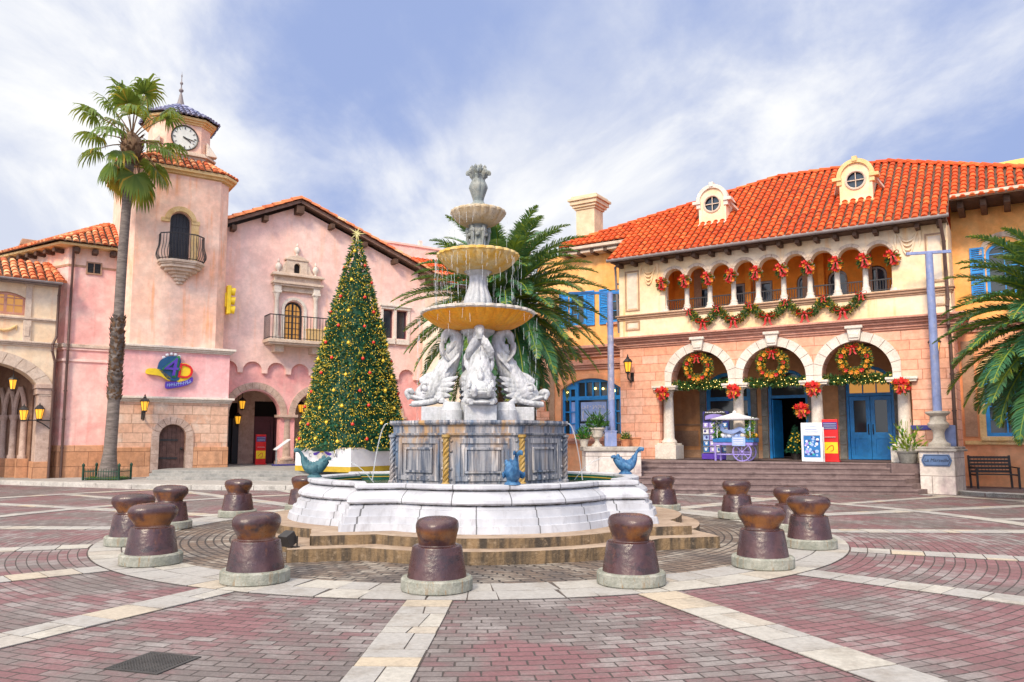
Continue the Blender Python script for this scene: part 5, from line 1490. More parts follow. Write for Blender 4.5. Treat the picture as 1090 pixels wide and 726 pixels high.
for x in (-.98, -2.62):
    box(m, x - .13, x + .13, -.07, .05, 5.12, 5.88); box(m, x - .10, x + .10, -.06, .05, 6.0, 7.15); box(m, x - .15, x + .15, -.09, .05, 7.15, 7.28)
    box(m, x - .08, x + .08, -.09, -.06, 5.3, 5.7)
part('pilaster', m, 'trimstone', GW, .01)
m = MB()
for c in (-1.7,):
    for dx in (0,): tube(m, spl([(c - .38, -.03, 5.66), (c - .2, -.06, 5.52), (c, -.08, 5.47), (c + .2, -.06, 5.52), (c + .38, -.03, 5.66)], 4), [.02] + [.045] * 15 + [.02], 6)
    for s in (-1, 1): tube(m, [(c + .38 * s, -.03, 5.68), (c + .40 * s, -.03, 5.5)], [.04, .015], 5)
part('swag', m, 'ochretrim', GW)
casement(GW, -2.30, -1.07, 6.08, 6.68, .12, M['plumdoor'] if False else 'redtrim', 2, 2, .08, .035, .18, 'glasswarm', 2)
m = MB(); ud = Vector((0, 1.9, 1.0)); tiles(m, (-7, -.45, 7.34), (1, 0, 0), ud, [(0, 0), (7.05, 0), (6.75, ud.length), (0, ud.length)], .27, .36, r=.115); ridge(m, (.05, -.45, 7.36), (-.25, 1.45, 8.36), .12, .3); part('roof', m, ['roofmix', 'wood'], GW)
m = MB(); box(m, -7, 0, -.40, .4, 7.22, 7.30); tube(m, [(-7, -.48, 7.30), (.02, -.48, 7.30)], .05, 8); part('eave', m, 'gutter', GW)
pipe(GW, [(-.06, -.42, 7.25), (-.04, -.12, 6.9), (-.04, -.10, 5.35), (-.16, -.26, 5.05), (-.16, -.24, 4.8), (-.04, -.12, 4.4), (-.04, -.12, .16)], .045)
# passage: inner arcade
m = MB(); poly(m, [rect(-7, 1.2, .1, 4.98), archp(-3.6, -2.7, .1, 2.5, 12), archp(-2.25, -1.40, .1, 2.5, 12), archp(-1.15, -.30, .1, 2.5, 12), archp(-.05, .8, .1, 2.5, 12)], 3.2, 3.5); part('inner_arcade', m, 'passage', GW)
for x in (-2.48, -1.27, -.17):
    m = MB(); lathe(m, [(.2, .9), (.2, 1.0), (.15, 1.05), (.13, 2.3), (.15, 2.34), (.2, 2.45)], 14, (x, 3.1)); box(m, x - .22, x + .22, 2.88, 3.2, 2.45, 2.55); part('passage_column', m, 'archstone', GW)
    m = MB(); box(m, x - .24, x + .24, 2.86, 3.2, .1, .9); part('column_base', m, 'basestone', GW, .02)
m = MB(); box(m, -7, 1.2, 6.0, 6.1, .1, 5); box(m, -7, 1.2, .91, 6.05, 4.9, 4.97); part('passage_interior', m, 'wood', GW)
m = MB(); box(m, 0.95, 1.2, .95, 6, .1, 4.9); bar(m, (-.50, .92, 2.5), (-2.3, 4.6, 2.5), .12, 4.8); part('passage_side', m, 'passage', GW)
for ic, t_ in enumerate((.07, .22, .37)):
    x_, y_ = -.50 - 1.8 * t_ - .14, .92 + 3.68 * t_ - .06
    m = MB(); lathe(m, [(.16, .85), (.16, .95), (.12, 1.0), (.11, 2.25), (.13, 2.29), (.17, 2.40), (.17, 2.48)], 14, (x_, y_)); part('passage_column', m, 'archstone', GW)
    m = MB(); box(m, x_ - .19, x_ + .19, y_ - .19, y_ + .19, .1, .85); part('column_base', m, 'basestone', GW, .02)
    m = MB(); dx, dy = -1.8 * .15, 3.68 * .15
    for sg_ in (0, 1):
        tube(m, spl([(x_ + dx * a_, y_ + dy * a_, z_) for a_, z_ in (((0, 2.48), (.06, 2.85), (.24, 3.2), (.5, 3.5)) if sg_ == 0 else ((1, 2.48), (.94, 2.85), (.76, 3.2), (.5, 3.5)))], 5), .09, 7)
    part('blind_arch', m, 'archstone', GW)
# chimney of the wing
m = MB(); box(m, -.30, .30, -.28, .28, -1.5, .95); box(m, -.38, .38, -.36, .36, .95, 1.06); box(m, -.33, .33, -.31, .31, 1.06, 1.22)
solo('chimney', m, 'browntrim', 'square brown chimney rising over the far left tiled roof', 'chimney', (-20.9, 33.2, 8.9), WA, bevel=.02)
# lanterns of the passage
t = thing('bracket_lamp', 'two amber lanterns on one iron bracket beside the carriage arch', 'lamp', Ww(-.02, -.1, 2.1), WA)
m = MB(); bar(m, (0, 0, .15), (-.95, -.18, .15), .04); tube(m, spl([(0, 0, -.2), (-.25, -.05, .0), (-.5, -.1, .13)], 5), .02, 6); box(m, -.05, .02, -.04, .06, -.3, .4)
for x, y, z in ((-.42, -.08, .35), (-.92, -.18, .30)):
    lathe(m, [(.04, z - .20), (.09, z - .18), (.09, z - .14)], 6, (x, y), smooth=False); lathe(m, [(.165, z + .20), (.165, z + .22), (.09, z + .33), (.03, z + .36), (.0, z + .45)], 6, (x, y), smooth=False)
    for k in range(6):
        a = k * pi / 3; bar(m, (x + .082 * cos(a), y + .082 * sin(a), z - .15), (x + .145 * cos(a), y + .145 * sin(a), z + .2), .014)
part('bracket', m, 'iron', t)
for x, y, z in ((-.42, -.08, .35), (-.92, -.18, .30)):
    m = MB(); lathe(m, [(.08, z - .15), (.14, z + .2)], 6, (x, y), smooth=False); part('lamp_glass', m, 'lampglow', t)
hanging_lantern('hanging_lantern', 'large amber lantern hanging under the carriage arch at the far left edge', Ww(-1.28, .2, 3.55), None, .8)
# ------------------------------------------------------------------ restaurant with the arcade and loggia
RA = RAD(-33); RO = (5.652, 28.5, 0); RD = Vector((cos(RA), sin(RA))); RN = Vector((-sin(RA), cos(RA)))
def Rw(s, y, z): return (RO[0] + RD.x * s + RN.x * y, RO[1] + RD.y * s + RN.y * y, z)
RB = thing('arcaded_building', 'orange and pink stone building with three white arches, a loggia and red tiled roof', 'building', RO, RA)
FL = .85
CXS = [-.05, 2.535, 5.14, 7.74]; AC = [1.24, 3.84, 6.44]; AR = 1.05; SPZ = 3.66
hole = [(-.30, .75), (7.99, .75), (7.99, 3.5)]
for c in reversed(AC):
    hole.append((c + AR, 3.5))
    for i in range(17):
        t = pi * i / 16; hole.append((c + AR * cos(t), SPZ + AR * sin(t)))
    hole.append((c - AR, 3.5))
hole.append((-.30, 3.5))
m = MB(); poly(m, [rect(-1.85, 9.2, .1, 4.98), hole], 0, .55); box(m, -1.85, -1.4, .55, 3.4, .1, 4.98); box(m, 8.75, 9.2, .55, 3.4, .1, 4.98)
part('ground_wall', m, 'pinkstone', RB)
for c in AC:
    m = MB(); archring(m, c, SPZ, AR, 1.36, -.055, .25, 11, .012, clampx=1.298)
    for sx in (-1, 1):
        a, b = sorted((c + sx * AR, c + sx * 1.297)); box(m, a, b, -.055, .25, 3.5, SPZ - .006)
    part('arch_moulding', m, 'whitestone', RB, .012)
    m = MB(); poly(m, [[(c - .15, 4.72), (c + .15, 4.72), (c + .22, 5.12), (c - .22, 5.12)]], -.20, .1); box(m, c - .27, c + .27, -.26, .1, 5.10, 5.2); box(m, c - .14, c + .14, -.24, -.1, 4.80, 4.95); part('keystone', m, 'whitestone', RB, .02)
for x in CXS:
    m = MB(); w = .40 if x in (CXS[0], CXS[3]) else .36
    box(m, x - w, x + w, -.14, .66, FL, 1.36); box(m, x - w + .05, x + w - .05, -.09, .6, 1.36, 1.42)
    lathe(m, [(.27, 1.42), (.285, 1.47), (.26, 1.52), (.215, 1.56), (.20, 1.62), (.19, 2.2), (.172, 3.16), (.19, 3.19), (.19, 3.22), (.172, 3.24), (.20, 3.29), (.26, 3.35)], 24, (x, .26))
    box(m, x - .42, x + .42, -.16, .68, 3.35, 3.42); box(m, x - .46, x + .46, -.20, .70, 3.42, 3.5); part('column', m, 'whitestone', RB, .012)
# arcade interior
m = MB(); poly(m, [rect(-1.4, 8.75, .8, 4.98), archp(.42, 2.18, .8, 3.45, 14, .7), archp(2.82, 4.26, .8, 3.45, 14, .7), archp(5.56, 7.12, .8, 3.45, 14, .7)], 3.0, 3.3)
part('arcade_back_wall', m, 'arcade', RB)
m = MB()
for a, b in ((-1.4, .2), (2.42, 2.6), (4.48, 5.32), (7.36, 8.75)): box(m, a, b, 2.955, 3.0, FL, 1.15); box(m, a + .12, b - .12, 2.97, 3.0, 1.3, 1.9) if b - a > .5 else None; box(m, a, b, 2.95, 3.0, 2.1, 2.17)
part('wainscot', m, 'browntrim', RB)
m = MB()
for x in (.30, 2.30, 2.70, 4.38, 5.44, 7.24):
    for i in range(5): z = FL + .52 * i; box(m, x - .115, x + .115, 2.92, 3.1, z + .004, z + .516)
    box(m, x - .15, x + .15, 2.89, 3.1, 3.45, 3.55)
part('door_pilaster', m, 'pot', RB, .012)
m = MB(); box(m, -1.4, 8.75, .56, 3.0, 4.86, 4.95); part('arcade_ceiling', m, 'wood', RB)
m = MB(); box(m, -1.45, 8.8, -.3, 6.5, .2, FL - .004); part('arcade_floor', m, 'steps', RB)
# doors
def paneled_door(x0, x1, z0, z1, y, mat, rzdoor=None, label=None):
    m = MB(); w = .14
    poly(m, [rect(x0, x1, z0, z1), rect(x0 + w, x1 - w, z0 + .95, z1 - w), rect(x0 + w, x1 - w, z0 + .16, z0 + .72)], y - .03, y + .03)
    box(m, x0 + w, x1 - w, y - .012, y + .012, z0 + .16, z0 + .72)
    d = part('door', m, mat, RB, .006, label)
    m = MB(); box(m, x0 + w - .01, x1 - w + .01, y - .004, y + .004, z0 + .94, z1 - w + .01); part('pane', m, 'glassdark', d)
    return d
for i, (a, b) in enumerate(((5.66, 6.335), (6.345, 7.02))):
    d = paneled_door(a, b, FL + .01, 3.08, 3.1, 'blue')
    hx = b - .07 if i == 0 else a + .07
    m = MB(); tube(m, [(hx, 3.05, 1.75), (hx, 3.0, 1.78), (hx, 3.0, 2.05), (hx, 3.05, 2.08)], .018, 6); part('handle', m, 'iron', d)
m = MB(); poly(m, [archp(5.56, 7.12, FL, 3.45, 14, .69), rect(5.65, 7.03, FL, 3.09), archp(5.68, 7.0, 3.2, 3.45, 12, .58)], 3.04, 3.16); box(m, 6.1, 6.14, 3.06, 3.14, 3.2, 4.0); box(m, 6.54, 6.58, 3.06, 3.14, 3.2, 4.0); fr = part('door_frame', m, 'blue', RB, .006)
m = MB(); poly(m, [archp(5.6, 7.08, 3.15, 3.45, 12, .62)], 3.11, 3.12); part('pane', m, 'glasswarm', fr)
m = MB(); poly(m, [archp(2.82, 4.26, FL, 3.45, 14, .69), rect(2.92, 4.16, FL, 3.09), archp(2.94, 4.14, 3.2, 3.45, 12, .58)], 3.04, 3.16); fr = part('door_frame', m, 'blue', RB, .006)
m = MB(); poly(m, [archp(2.86, 4.22, 3.15, 3.45, 12, .62)], 3.11, 3.12); part('pane', m, 'glassdark', fr)
m = MB(); a = RAD(72)
for z0, z1 in ((FL + .02, 3.05),): bar(m, (2.95, 3.1, (z0 + z1) / 2), (2.95 + .6 * cos(a), 3.1 - .6 * sin(a) + 1.2, (z0 + z1) / 2), .05, z1 - z0)
part('open_door', m, 'blue', RB, .01)
m = MB(); poly(m, [archp(.42, 2.18, FL, 3.45, 14, .69), rect(.56, 2.04, FL + .5, 3.05), archp(.58, 2.02, 3.2, 3.45, 12, .56)], 3.04, 3.16); box(m, .56, 2.04, 3.02, 3.18, FL, FL + .5); fr = part('window_frame', m, 'blue', RB, .006)
m = MB(); poly(m, [archp(.46, 2.14, FL + .4, 3.45, 12, .62)], 3.11, 3.12); part('pane', m, 'glassdark', fr)
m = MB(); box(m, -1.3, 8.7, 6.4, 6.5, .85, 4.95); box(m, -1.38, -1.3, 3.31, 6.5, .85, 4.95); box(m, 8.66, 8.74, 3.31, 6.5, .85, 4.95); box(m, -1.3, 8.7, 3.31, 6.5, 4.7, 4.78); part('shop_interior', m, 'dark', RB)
# small lit bulbs inside, seen through the arches
m = MB()
for x, z in ((1.0, 3.6), (1.55, 3.62), (1.9, 3.3), (3.2, 3.5)): ball(m, (x, 2.6, z + .2), .05, 8, 6)
part('pendant_bulb', m, 'bulb', RB)
# cornice between the floors
m = MB(); z = 4.98
for h, p in ((.07, .05), (.07, .10), (.05, .13), (.08, .20), (.06, .28), (.07, .36)): box(m, -1.85 - p, 9.2 + p, -p, 2.6, z, z + h - .002); z += h
part('cornice', m, 'redtrim', RB, .012)
# upper storey
LX0, LX1 = -.06, 7.68; NB_ = 9; BW = (LX1 - LX0) / NB_; LR = .36; LS = 7.44
hole = [(LX0 + .07, 6.26), (LX1 - .07, 6.26)]
for i in reversed(range(NB_)):
    c = LX0 + BW * (i + .5)
    if i == NB_ - 1: hole.append((LX1 - .07, LS))
    for k in range(13):
        t = pi * k / 12; hole.append((c + LR * cos(t), LS + LR * sin(t)))
    if i == 0: hole.append((LX0 + .07, LS))
m = MB(); poly(m, [rect(-1.85, 9.2, 5.36, 8.36), hole], 0, .32); box(m, -1.85, -1.5, .32, 2.6, 5.36, 8.36); box(m, 8.85, 9.2, .32, 2.6, 5.36, 8.36)
part('upper_wall', m, 'cream', RB)
m = MB()
for i in range(NB_):
    c = LX0 + BW * (i + .5); archring(m, c, LS, LR, .475, -.035, .1, 7, .008, clampx=BW / 2 - .003)
part('loggia_arch_moulding', m, 'trimstone', RB, .006)
for i in range(NB_ + 1):
    x = LX0 + BW * i
    m = MB(); lathe(m, [(.15, 6.27), (.15, 6.34), (.12, 6.36), (.125, 6.44), (.095, 6.48), (.09, 6.6), (.08, 7.22), (.095, 7.24), (.08, 7.27), (.12, 7.34)], 16, (x, .14)); box(m, x - .14, x + .14, 0, .30, 7.34, 7.43); box(m, x - .15, x + .15, -.02, .30, 6.22, 6.28); part('loggia_column', m, 'whitestone', RB, .006)
m = MB(); z = 6.04
for h, p in ((.06, .04), (.08, .08), (.05, .12)): box(m, -1.85 - p, 9.2 + p, -p, .3, z, z + h - .002); z += h
part('string_course', m, 'browntrim', RB, .01)
for x0, x1 in ((-1.54, -1.06), (8.62, 9.04)):
    m = MB(); poly(m, [rect(x0 - .05, x1 + .05, 6.38, 7.92), rect(x0, x1, 6.43, 7.87)], -.03, .05); poly(m, [rect(x0 - .05, x1 + .05, 5.64, 6.0), rect(x0, x1, 5.69, 5.95)], -.03, .05); part('panel_moulding', m, 'browntrim', RB)
    m = MB(); box(m, x0 + .04, x1 - .04, -.016, .05, 6.47, 7.83); box(m, x0 + .04, x1 - .04, -.016, .05, 5.72, 5.92); part('panel', m, 'paleback', RB)
m = MB()
for c in (-.62, 8.1):
    for j in range(4):
        w = .30 - .03 * j; zt = 8.05 - .05 * j
        tube(m, spl([(c - w, -.01, zt), (c - w * .55, -.04, zt - .22 - .07 * j), (c, -.05, zt - .30 - .09 * j), (c + w * .55, -.04, zt - .22 - .07 * j), (c + w, -.01, zt)], 4), .026, 6)
    for s in (-1, 1): tube(m, [(c + .33 * s, -.02, 8.1), (c + .36 * s, -.03, 7.8), (c + .33 * s, -.02, 7.55)], [.05, .04, .01], 6)
part('swag_relief', m, 'cream', RB)
# loggia interior
m = MB(); poly(m, [rect(-1.5, 8.85, 5.4, 8.3), rect(1.95, 2.45, 6.3, 7.35), rect(2.95, 3.45, 6.3, 7.35), archp(4.3, 4.9, 6.3, 7.15, 8, .3), archp(5.35, 6.0, 6.3, 7.15, 8, .32), archp(6.6, 7.25, 6.3, 7.15, 8, .32), rect(.5, 1.1, 6.3, 7.3)], 1.75, 1.95)
box(m, -1.5, 8.85, .33, 1.74, 8.06, 8.16)
for x in (-.42, 8.0): box(m, x - .12, x + .12, .33, 1.75, 6.2, 8.06)
for x in (2.66, 5.2): box(m, x - .1, x + .1, 1.4, 1.74, 6.25, 8.06)
part('loggia_wall', m, 'loggia', RB)
m = MB(); box(m, -1.5, 8.85, .33, 1.74, 6.10, 6.24); part('loggia_floor', m, 'browntrim', RB)
m = MB(); 
for x0, x1 in ((1.98, 2.42), (2.98, 3.42), (.53, 1.07)): poly(m, [rect(x0, x1, 6.3, 7.34), rect(x0 + .07, x1 - .07, 6.5, 7.26)], 1.80, 1.86)
for x0, x1 in ((4.32, 4.88), (5.37, 5.98), (6.62, 7.23)): poly(m, [archp(x0, x1, 6.3, 7.15, 8, .28), archp(x0 + .06, x1 - .06, 6.4, 7.15, 8, .22)], 1.80, 1.86); box(m, (x0 + x1) / 2 - .03, (x0 + x1) / 2 + .03, 1.8, 1.86, 6.3, 7.4)
lw = part('loggia_window', m, 'grey', RB)
m = MB(); box(m, .4, 7.4, 1.88, 1.9, 6.3, 7.5); part('pane', m, 'glassblue', lw)
m = MB()
for k in range(5): z = 6.9; box(m, -1.49 + 2 * k, -1.2 + 2 * k, 1.70, 1.75, 6.24, 8.05)
part('loggia_pilaster', m, 'browntrim', RB)
rail(RB, [(LX0 + .1, .14), (LX1 - .1, .14)], 6.27, 6.68, .085, name='loggia_railing')
# eaves
m = MB(); box(m, -1.95, 9.22, -.52, .4, 8.20, 8.26); box(m, -5.0, -2.0, .9, 1.6, 9.28, 9.34); box(m, 9.25, 13.6, .45, 2.0, 8.98, 9.04); part('soffit', m, 'wood', RB)
m = MB()
for i in range(19): x = -1.7 + .595 * i; box(m, x - .07, x + .07, -.46, 0, 8.05, 8.20)
for i in range(5): x = -4.7 + .6 * i; box(m, x - .08, x + .08, .95, 1.5, 9.10, 9.28)
for i in range(6): x = 9.55 + .62 * i; box(m, x - .09, x + .09, .6, 1.9, 8.74, 8.98)
part('eave_bracket', m, 'wood', RB, .02)
m = MB(); tube(m, [(-2.05, -.63, 8.28), (9.3, -.63, 8.28)], .07, 10); part('gutter', m, 'gutter', RB)
m = MB(); box(m, -5.05, -2.0, .92, 1.02, 9.34, 9.46); box(m, -5.05, -2.0, .97, 1.6, 9.16, 9.28); box(m, 9.3, 13.6, .30, .42, 8.98, 9.14); box(m, 9.3, 13.6, .22, .36, 9.02, 9.06); part('eave_fascia', m, 'trimstone', RB, .01)
# roof
def ru(pts): return [(s, (y + .55) * 1.25) for s, y in pts]
OUT = [(-2.0, -.62), (9.28, -.62), (9.28, .28), (13.8, .28), (13.8, .30), (7.2, 3.95), (3.17, 4.3), (-5.05, 1.22), (-5.05, 1.0), (-2.0, 1.0)]
m = MB(); tiles(m, (0, -.55, 8.36), (1, 0, 0), (0, .8, .6), ru(OUT), .25, .32)
zf = lambda y: 8.36 + .75 * (y + .55)
for a, b in (((-5.05, 1.22), (3.17, 4.3)), ((3.17, 4.3), (7.2, 3.95)), ((7.2, 3.95), (13.8, .30))): ridge(m, (a[0], a[1], zf(a[1]) + .02), (b[0], b[1], zf(b[1]) + .02), .13, .40)
H1, H2, H3 = (-5.05, 1.22, zf(1.22) - .02), (3.17, 4.3, zf(4.3) - .02), (7.2, 3.95, zf(3.95) - .02)
m.add([H1, H2, H3, (13.8, .30, zf(.30) - .02), (13.8, 10, 8.6), (-5.05, 10, 8.6)], [(0, 5, 1), (1, 5, 4, 2), (2, 4, 3)], 0)
part('roof', m, ['roof', 'wood'], RB)
# dormers
for c in (1.50, 6.50):
    y0 = 1.12; zb = zf(y0) - .03
    d = archp(c - .33, c + .33, zb + .55, zb + .98, 14, .36)
    m = MB(); poly(m, [[(c - .52, zb), (c + .52, zb), (c + .52, zb + .92)] + [(c + .46 * cos(t), zb + .92 + .46 * sin(t)) for t in [pi * i / 14 for i in range(15)]] + [(c - .52, zb + .92)],
                       [(c + .30 * cos(-2 * pi * i / 24), zb + .78 + .30 * sin(-2 * pi * i / 24)) for i in range(24)]], y0, y0 + .14)
    box(m, c - .52, c - .44, y0 + .14, y0 + 1.4, zb, zb + .92); box(m, c + .44, c + .52, y0 + .14, y0 + 1.4, zb, zb + .92)
    dm_ = part('dormer', m, 'cream', RB, .008)
    m = MB(); archring(m, c, zb + .92, .46, .60, y0 - .08, y0 + .2, 1, 0, sub=18)
    for sx in (-1, 1): a, b = sorted((c + sx * .44, c + sx * .74)); box(m, a, b, y0 - .10, y0 + .25, zb + .82, zb + .94); a, b = sorted((c + sx * .44, c + sx * .60)); box(m, a, b, y0 - .05, y0 + .2, zb + .66, zb + .82)
    box(m, c - .08, c + .08, y0 - .11, y0 + .2, zb + 1.42, zb + 1.60); box(m, c - .58, c + .58, y0 - .05, y0 + .05, zb - .03, zb + .05)
    part('dormer_moulding', m, 'ochretrim' if c > 4 else 'whitestone', dm_, .01)
    m = MB(); lathe(m, [(.30, 0), (.34, .02), (.34, .06), (.30, .07), (.27, .04)], 28, caps=False); m.xf(Matrix.Translation((c, y0 + .02, zb + .78)) @ Matrix.Rotation(pi / 2, 4, 'X'))
    box(m, c - .015, c + .015, y0 + .0, y0 + .03, zb + .49, zb + 1.07); box(m, c - .29, c + .29, y0 + .0, y0 + .03, zb + .765, zb + .795); part('round_window', m, 'trimstone', dm_)
    m = MB(); lathe(m, [(.31, 0), (.0, .005)], 24, caps=False); m.xf(Matrix.Translation((c, y0 + .08, zb + .78)) @ Matrix.Rotation(pi / 2, 4, 'X')); part('pane', m, 'glassblue', dm_)
    m = MB(); n = 10
    for i in range(n):
        t0 = pi * i / n; t1 = pi * (i + 1) / n
        P = [(c + .50 * cos(t), y, zb + .94 + .50 * sin(t)) for y in (y0 + .2, y0 + 2.3) for t in (t0, t1)]
        m.add(P, [(0, 1, 3, 2)], 0, True)
    for sx in (-1, 1): m.add([(c + sx * .50, y0 + .15, zb + .90), (c + sx * .66, y0 + .15, zb + .86), (c + sx * .66, y0 + 1.5, zb + .95), (c + sx * .50, y0 + 1.6, zb + .98)], [(0, 1, 2, 3)], 0); bar(m, (c + sx * .56, y0 + .1, zb + .86), (c + sx * .80, y0 + .75, zb + .50), .10, .08)
    part('dormer_roof', m, 'trimstone', dm_)
# wall lantern brackets are things; downpipes are parts
pipe(RB, [(9.05, -.6, 8.2), (9.1, -.12, 7.6), (9.12, -.10, 5.8), (9.12, -.45, 5.55), (9.12, -.45, 5.0), (9.12, -.10, 4.6), (9.12, -.10, .2)], .05)
pipe(RB, [(-2.05, .95, 9.2), (-2.0, .9, 8.9), (-1.95, -.1, 8.1), (-1.93, .1, 5.6)], .045, 'gutter')
# left wing
WY = 1.5
m = MB(); poly(m, [rect(-6.4, -1.85, .1, 5.0), archp(-5.25, -2.53, 1.78, 3.62, 18, .42)], WY, WY + .35); poly(m, [rect(-6.4, -1.85, 5.0, 9.3), rect(-2.98, -2.1, 6.28, 7.6), rect(-4.85, -4.1, 6.28, 7.6)], WY, WY + .35, 1); box(m, -6.4, -6.0, WY + .35, 9, .1, 5.0); box(m, -6.4, -6.0, WY + .35, 9, 5.0, 9.3, 1)
part('left_wing_wall', m, ['terracotta', 'orange'], RB)
m = MB()
for i in range(11):
    w = .62 if i % 2 == 0 else .40; z = .9 + .365 * i; box(m, -6.44, -6.44 + w, WY - .07, WY + .4, z + .005, z + .36)
part('quoin', m, 'pinkstone', RB, .02)
m = MB(); box(m, -5.96, -5.58, WY - .02, WY, .95, 4.7); part('recess_panel', m, 'browntrim', RB)
m = MB()
for z0, z1, p in ((4.40, 4.50, .07), (4.50, 4.58, .12), (4.58, 4.70, .18), (4.70, 4.80, .10)): box(m, -5.6 - p, -1.86, WY - p, WY, z0, z1 - .003)
for z0, z1, p in ((4.90, 5.02, .10), (5.02, 5.14, .2), (5.14, 5.24, .30), (5.24, 5.36, .42)): box(m, -6.44 - p, -1.86, WY - p, WY, z0, z1 - .003)
part('cornice', m, 'redtrim', RB, .012)
m = MB(); poly(m, [archp(-5.50, -2.30, 1.5, 3.62, 18, .62), archp(-5.25, -2.53, 1.6, 3.62, 18, .42)], WY - .05, WY + .02); part('window_surround', m, 'terracotta', RB, .01)
m = MB(); box(m, -5.7, -1.9, WY - .18, WY, 1.48, 1.60); box(m, -5.6, -1.9, WY - .10, WY, 1.38, 1.48); part('sill', m, 'redtrim', RB, .01)
yw = WY + .14
m = MB(); poly(m, [archp(-5.25, -2.53, 1.62, 3.62, 18, .42), rect(-5.14, -4.66, 1.74, 3.16), rect(-4.5, -3.18, 1.74, 3.16), rect(-3.02, -2.64, 1.74, 3.16),
                   rect(-5.14, -4.66, 3.32, 3.62), rect(-4.5, -3.18, 3.32, 3.88), rect(-3.02, -2.64, 3.32, 3.66)], yw - .05, yw + .05)
for x in (-4.9, -2.83): box(m, x - .03, x + .03, yw - .04, yw + .03, 1.74, 3.62)
for x in (-4.17, -3.84, -3.51): box(m, x - .03, x + .03, yw - .04, yw + .03, 3.32, 3.88)
for z in (2.2, 2.68):
    box(m, -5.14, -4.66, yw - .04, yw + .03, z - .025, z + .025); box(m, -3.02, -2.64, yw - .04, yw + .03, z - .025, z + .025)
shop = part('shop_window', m, 'blue', RB, .006)
m = MB(); poly(m, [archp(-5.2, -2.58, 1.66, 3.62, 18, .38)], yw + .03, yw + .04); part('pane', m, 'glassdark', shop)
m = MB(); box(m, -4.88, -4.68, yw + .012, yw + .02, 1.76, 3.1); box(m, -4.46, -3.22, yw + .012, yw + .02, 1.76, 2.2); box(m, -4.42, -3.26, yw + .010, yw + .02, 2.3, 3.08); part('window_panel', m, 'skyblue', shop)
# white hand lettering on the shop window, illegible in the photograph
rw = random.Random(8); m = MB()
for row, z, h, n in ((0, 2.86, .09, 9), (1, 2.55, .17, 7), (2, 2.38, .05, 10)):
    for i in range(n):
        x = -4.36 + 1.06 * i / n; P = [(x + rw.uniform(0, .1), yw - .0, z + rw.uniform(-h, h)) for _ in range(4)]; tube(m, spl(P, 3), .014, 4)
part('lettering', m, 'white', shop)
m = MB()
for x, z in ((-5.0, 3.5), (-3.7, 3.62), (-3.35, 3.6), (-2.85, 3.5)): ball(m, (x, yw - .08, z), .05, 8, 6)
part('fairy_bulb', m, 'bulb', shop)
casement(RB, -2.98, -2.1, 6.28, 7.6, WY + .08, 'blue', 2, 3, .09, .03, None, 'glassdark', 1); shutter(RB, -3.42, -3.0, 6.22, 7.66, WY - .02)
casement(RB, -4.85, -4.1, 6.28, 7.6, WY + .08, 'blue', 2, 3, .09, .03, None, 'glassdark', 1); shutter(RB, -5.3, -4.88, 6.22, 7.66, WY - .02); shutter(RB, -4.07, -3.65, 6.22, 7.66, WY - .02)
m = MB(); box(m, -3.1, -2.0, WY - .12, WY, 6.16, 6.26); box(m, -4.95, -4.0, WY - .12, WY, 6.16, 6.26); part('sill', m, 'redtrim', RB, .01)
# right wing
WY = 1.9
m = MB(); poly(m, [rect(9.2, 14.5, .05, 5.0), archp(9.86, 11.9, 1.66, 3.85, 18, .45)], WY, WY + .35); poly(m, [rect(9.2, 14.5, 5.0, 9.1), archp(10.12, 11.12, 6.15, 7.45, 14, .36)], WY, WY + .35, 1)
part('right_wing_wall', m, ['terracotta', 'orange'], RB)
m = MB(); box(m, 9.28, 9.62, WY - .04, WY, 1.65, 4.7); part('recess_panel', m, 'browntrim', RB)
m = MB(); poly(m, [archp(9.68, 12.08, 1.5, 3.85, 18, .62), archp(9.86, 11.9, 1.66, 3.85, 18, .45)], WY - .06, WY + .02); part('window_surround', m, 'ochretrim', RB, .01)
m = MB(); box(m, 9.25, 14.5, WY - .12, WY, 1.40, 1.52); box(m, 9.7, 12.1, WY - .18, WY, 1.52, 1.64); part('sill', m, 'ochretrim', RB, .012)
casement(RB, 9.86, 11.9, 1.66, 3.85, WY + .10, 'blue', 2, 5, .11, .04, .45, 'glassdark', 2)
casement(RB, 10.12, 11.12, 6.15, 7.45, WY + .08, 'blue', 2, 3, .09, .03, .36, 'glassdark', 1); shutter(RB, 9.68, 10.08, 6.1, 7.7, WY - .02); shutter(RB, 11.16, 11.56, 6.1, 7.7, WY - .02)
m = MB(); archring(m, 10.62, 7.45, .52, .68, WY - .05, WY + .02, 9, .008); part('arch_moulding', m, 'trimstone', RB)
m = MB()
for z0, z1, p in ((4.98, 5.1, .08), (5.1, 5.22, .18), (5.22, 5.34, .28)): box(m, 9.2 + .0, 14.5, WY - p, WY, z0, z1 - .003)
part('cornice', m, 'redtrim', RB, .012)
# blue banner board low on the wall by the pedestal
m = MB(); box(m, 7.92, 9.08, -.05, 0, 1.86, 2.0); part('blue_board', m, 'navy', RB, .008)
# chimney
m = MB(); box(m, -6.15, -5.2, 4.6, 5.5, 8.8, 12.2)
for z0, z1, p in ((12.2, 12.3, .06), (12.3, 12.42, .14), (12.42, 12.6, .22), (12.6, 12.72, .30), (12.72, 12.84, .18)): box(m, -6.15 - p, -5.2 + p, 4.6 - p, 5.5 + p, z0, z1 - .002)
part('chimney', m, 'chimney', RB, .015)
wall_lantern('wall_lantern', 'amber wall lantern on pink stone left of the first white arch', Rw(-1.35, 0, 4.22), RA, .34, 'wall lanterns of the arcaded building', 1.2)
wall_lantern('wall_lantern', 'amber wall lantern on pink stone behind the right hand flagless pole', Rw(8.72, 0, 4.28), RA, .34, 'wall lanterns of the arcaded building', 1.2)

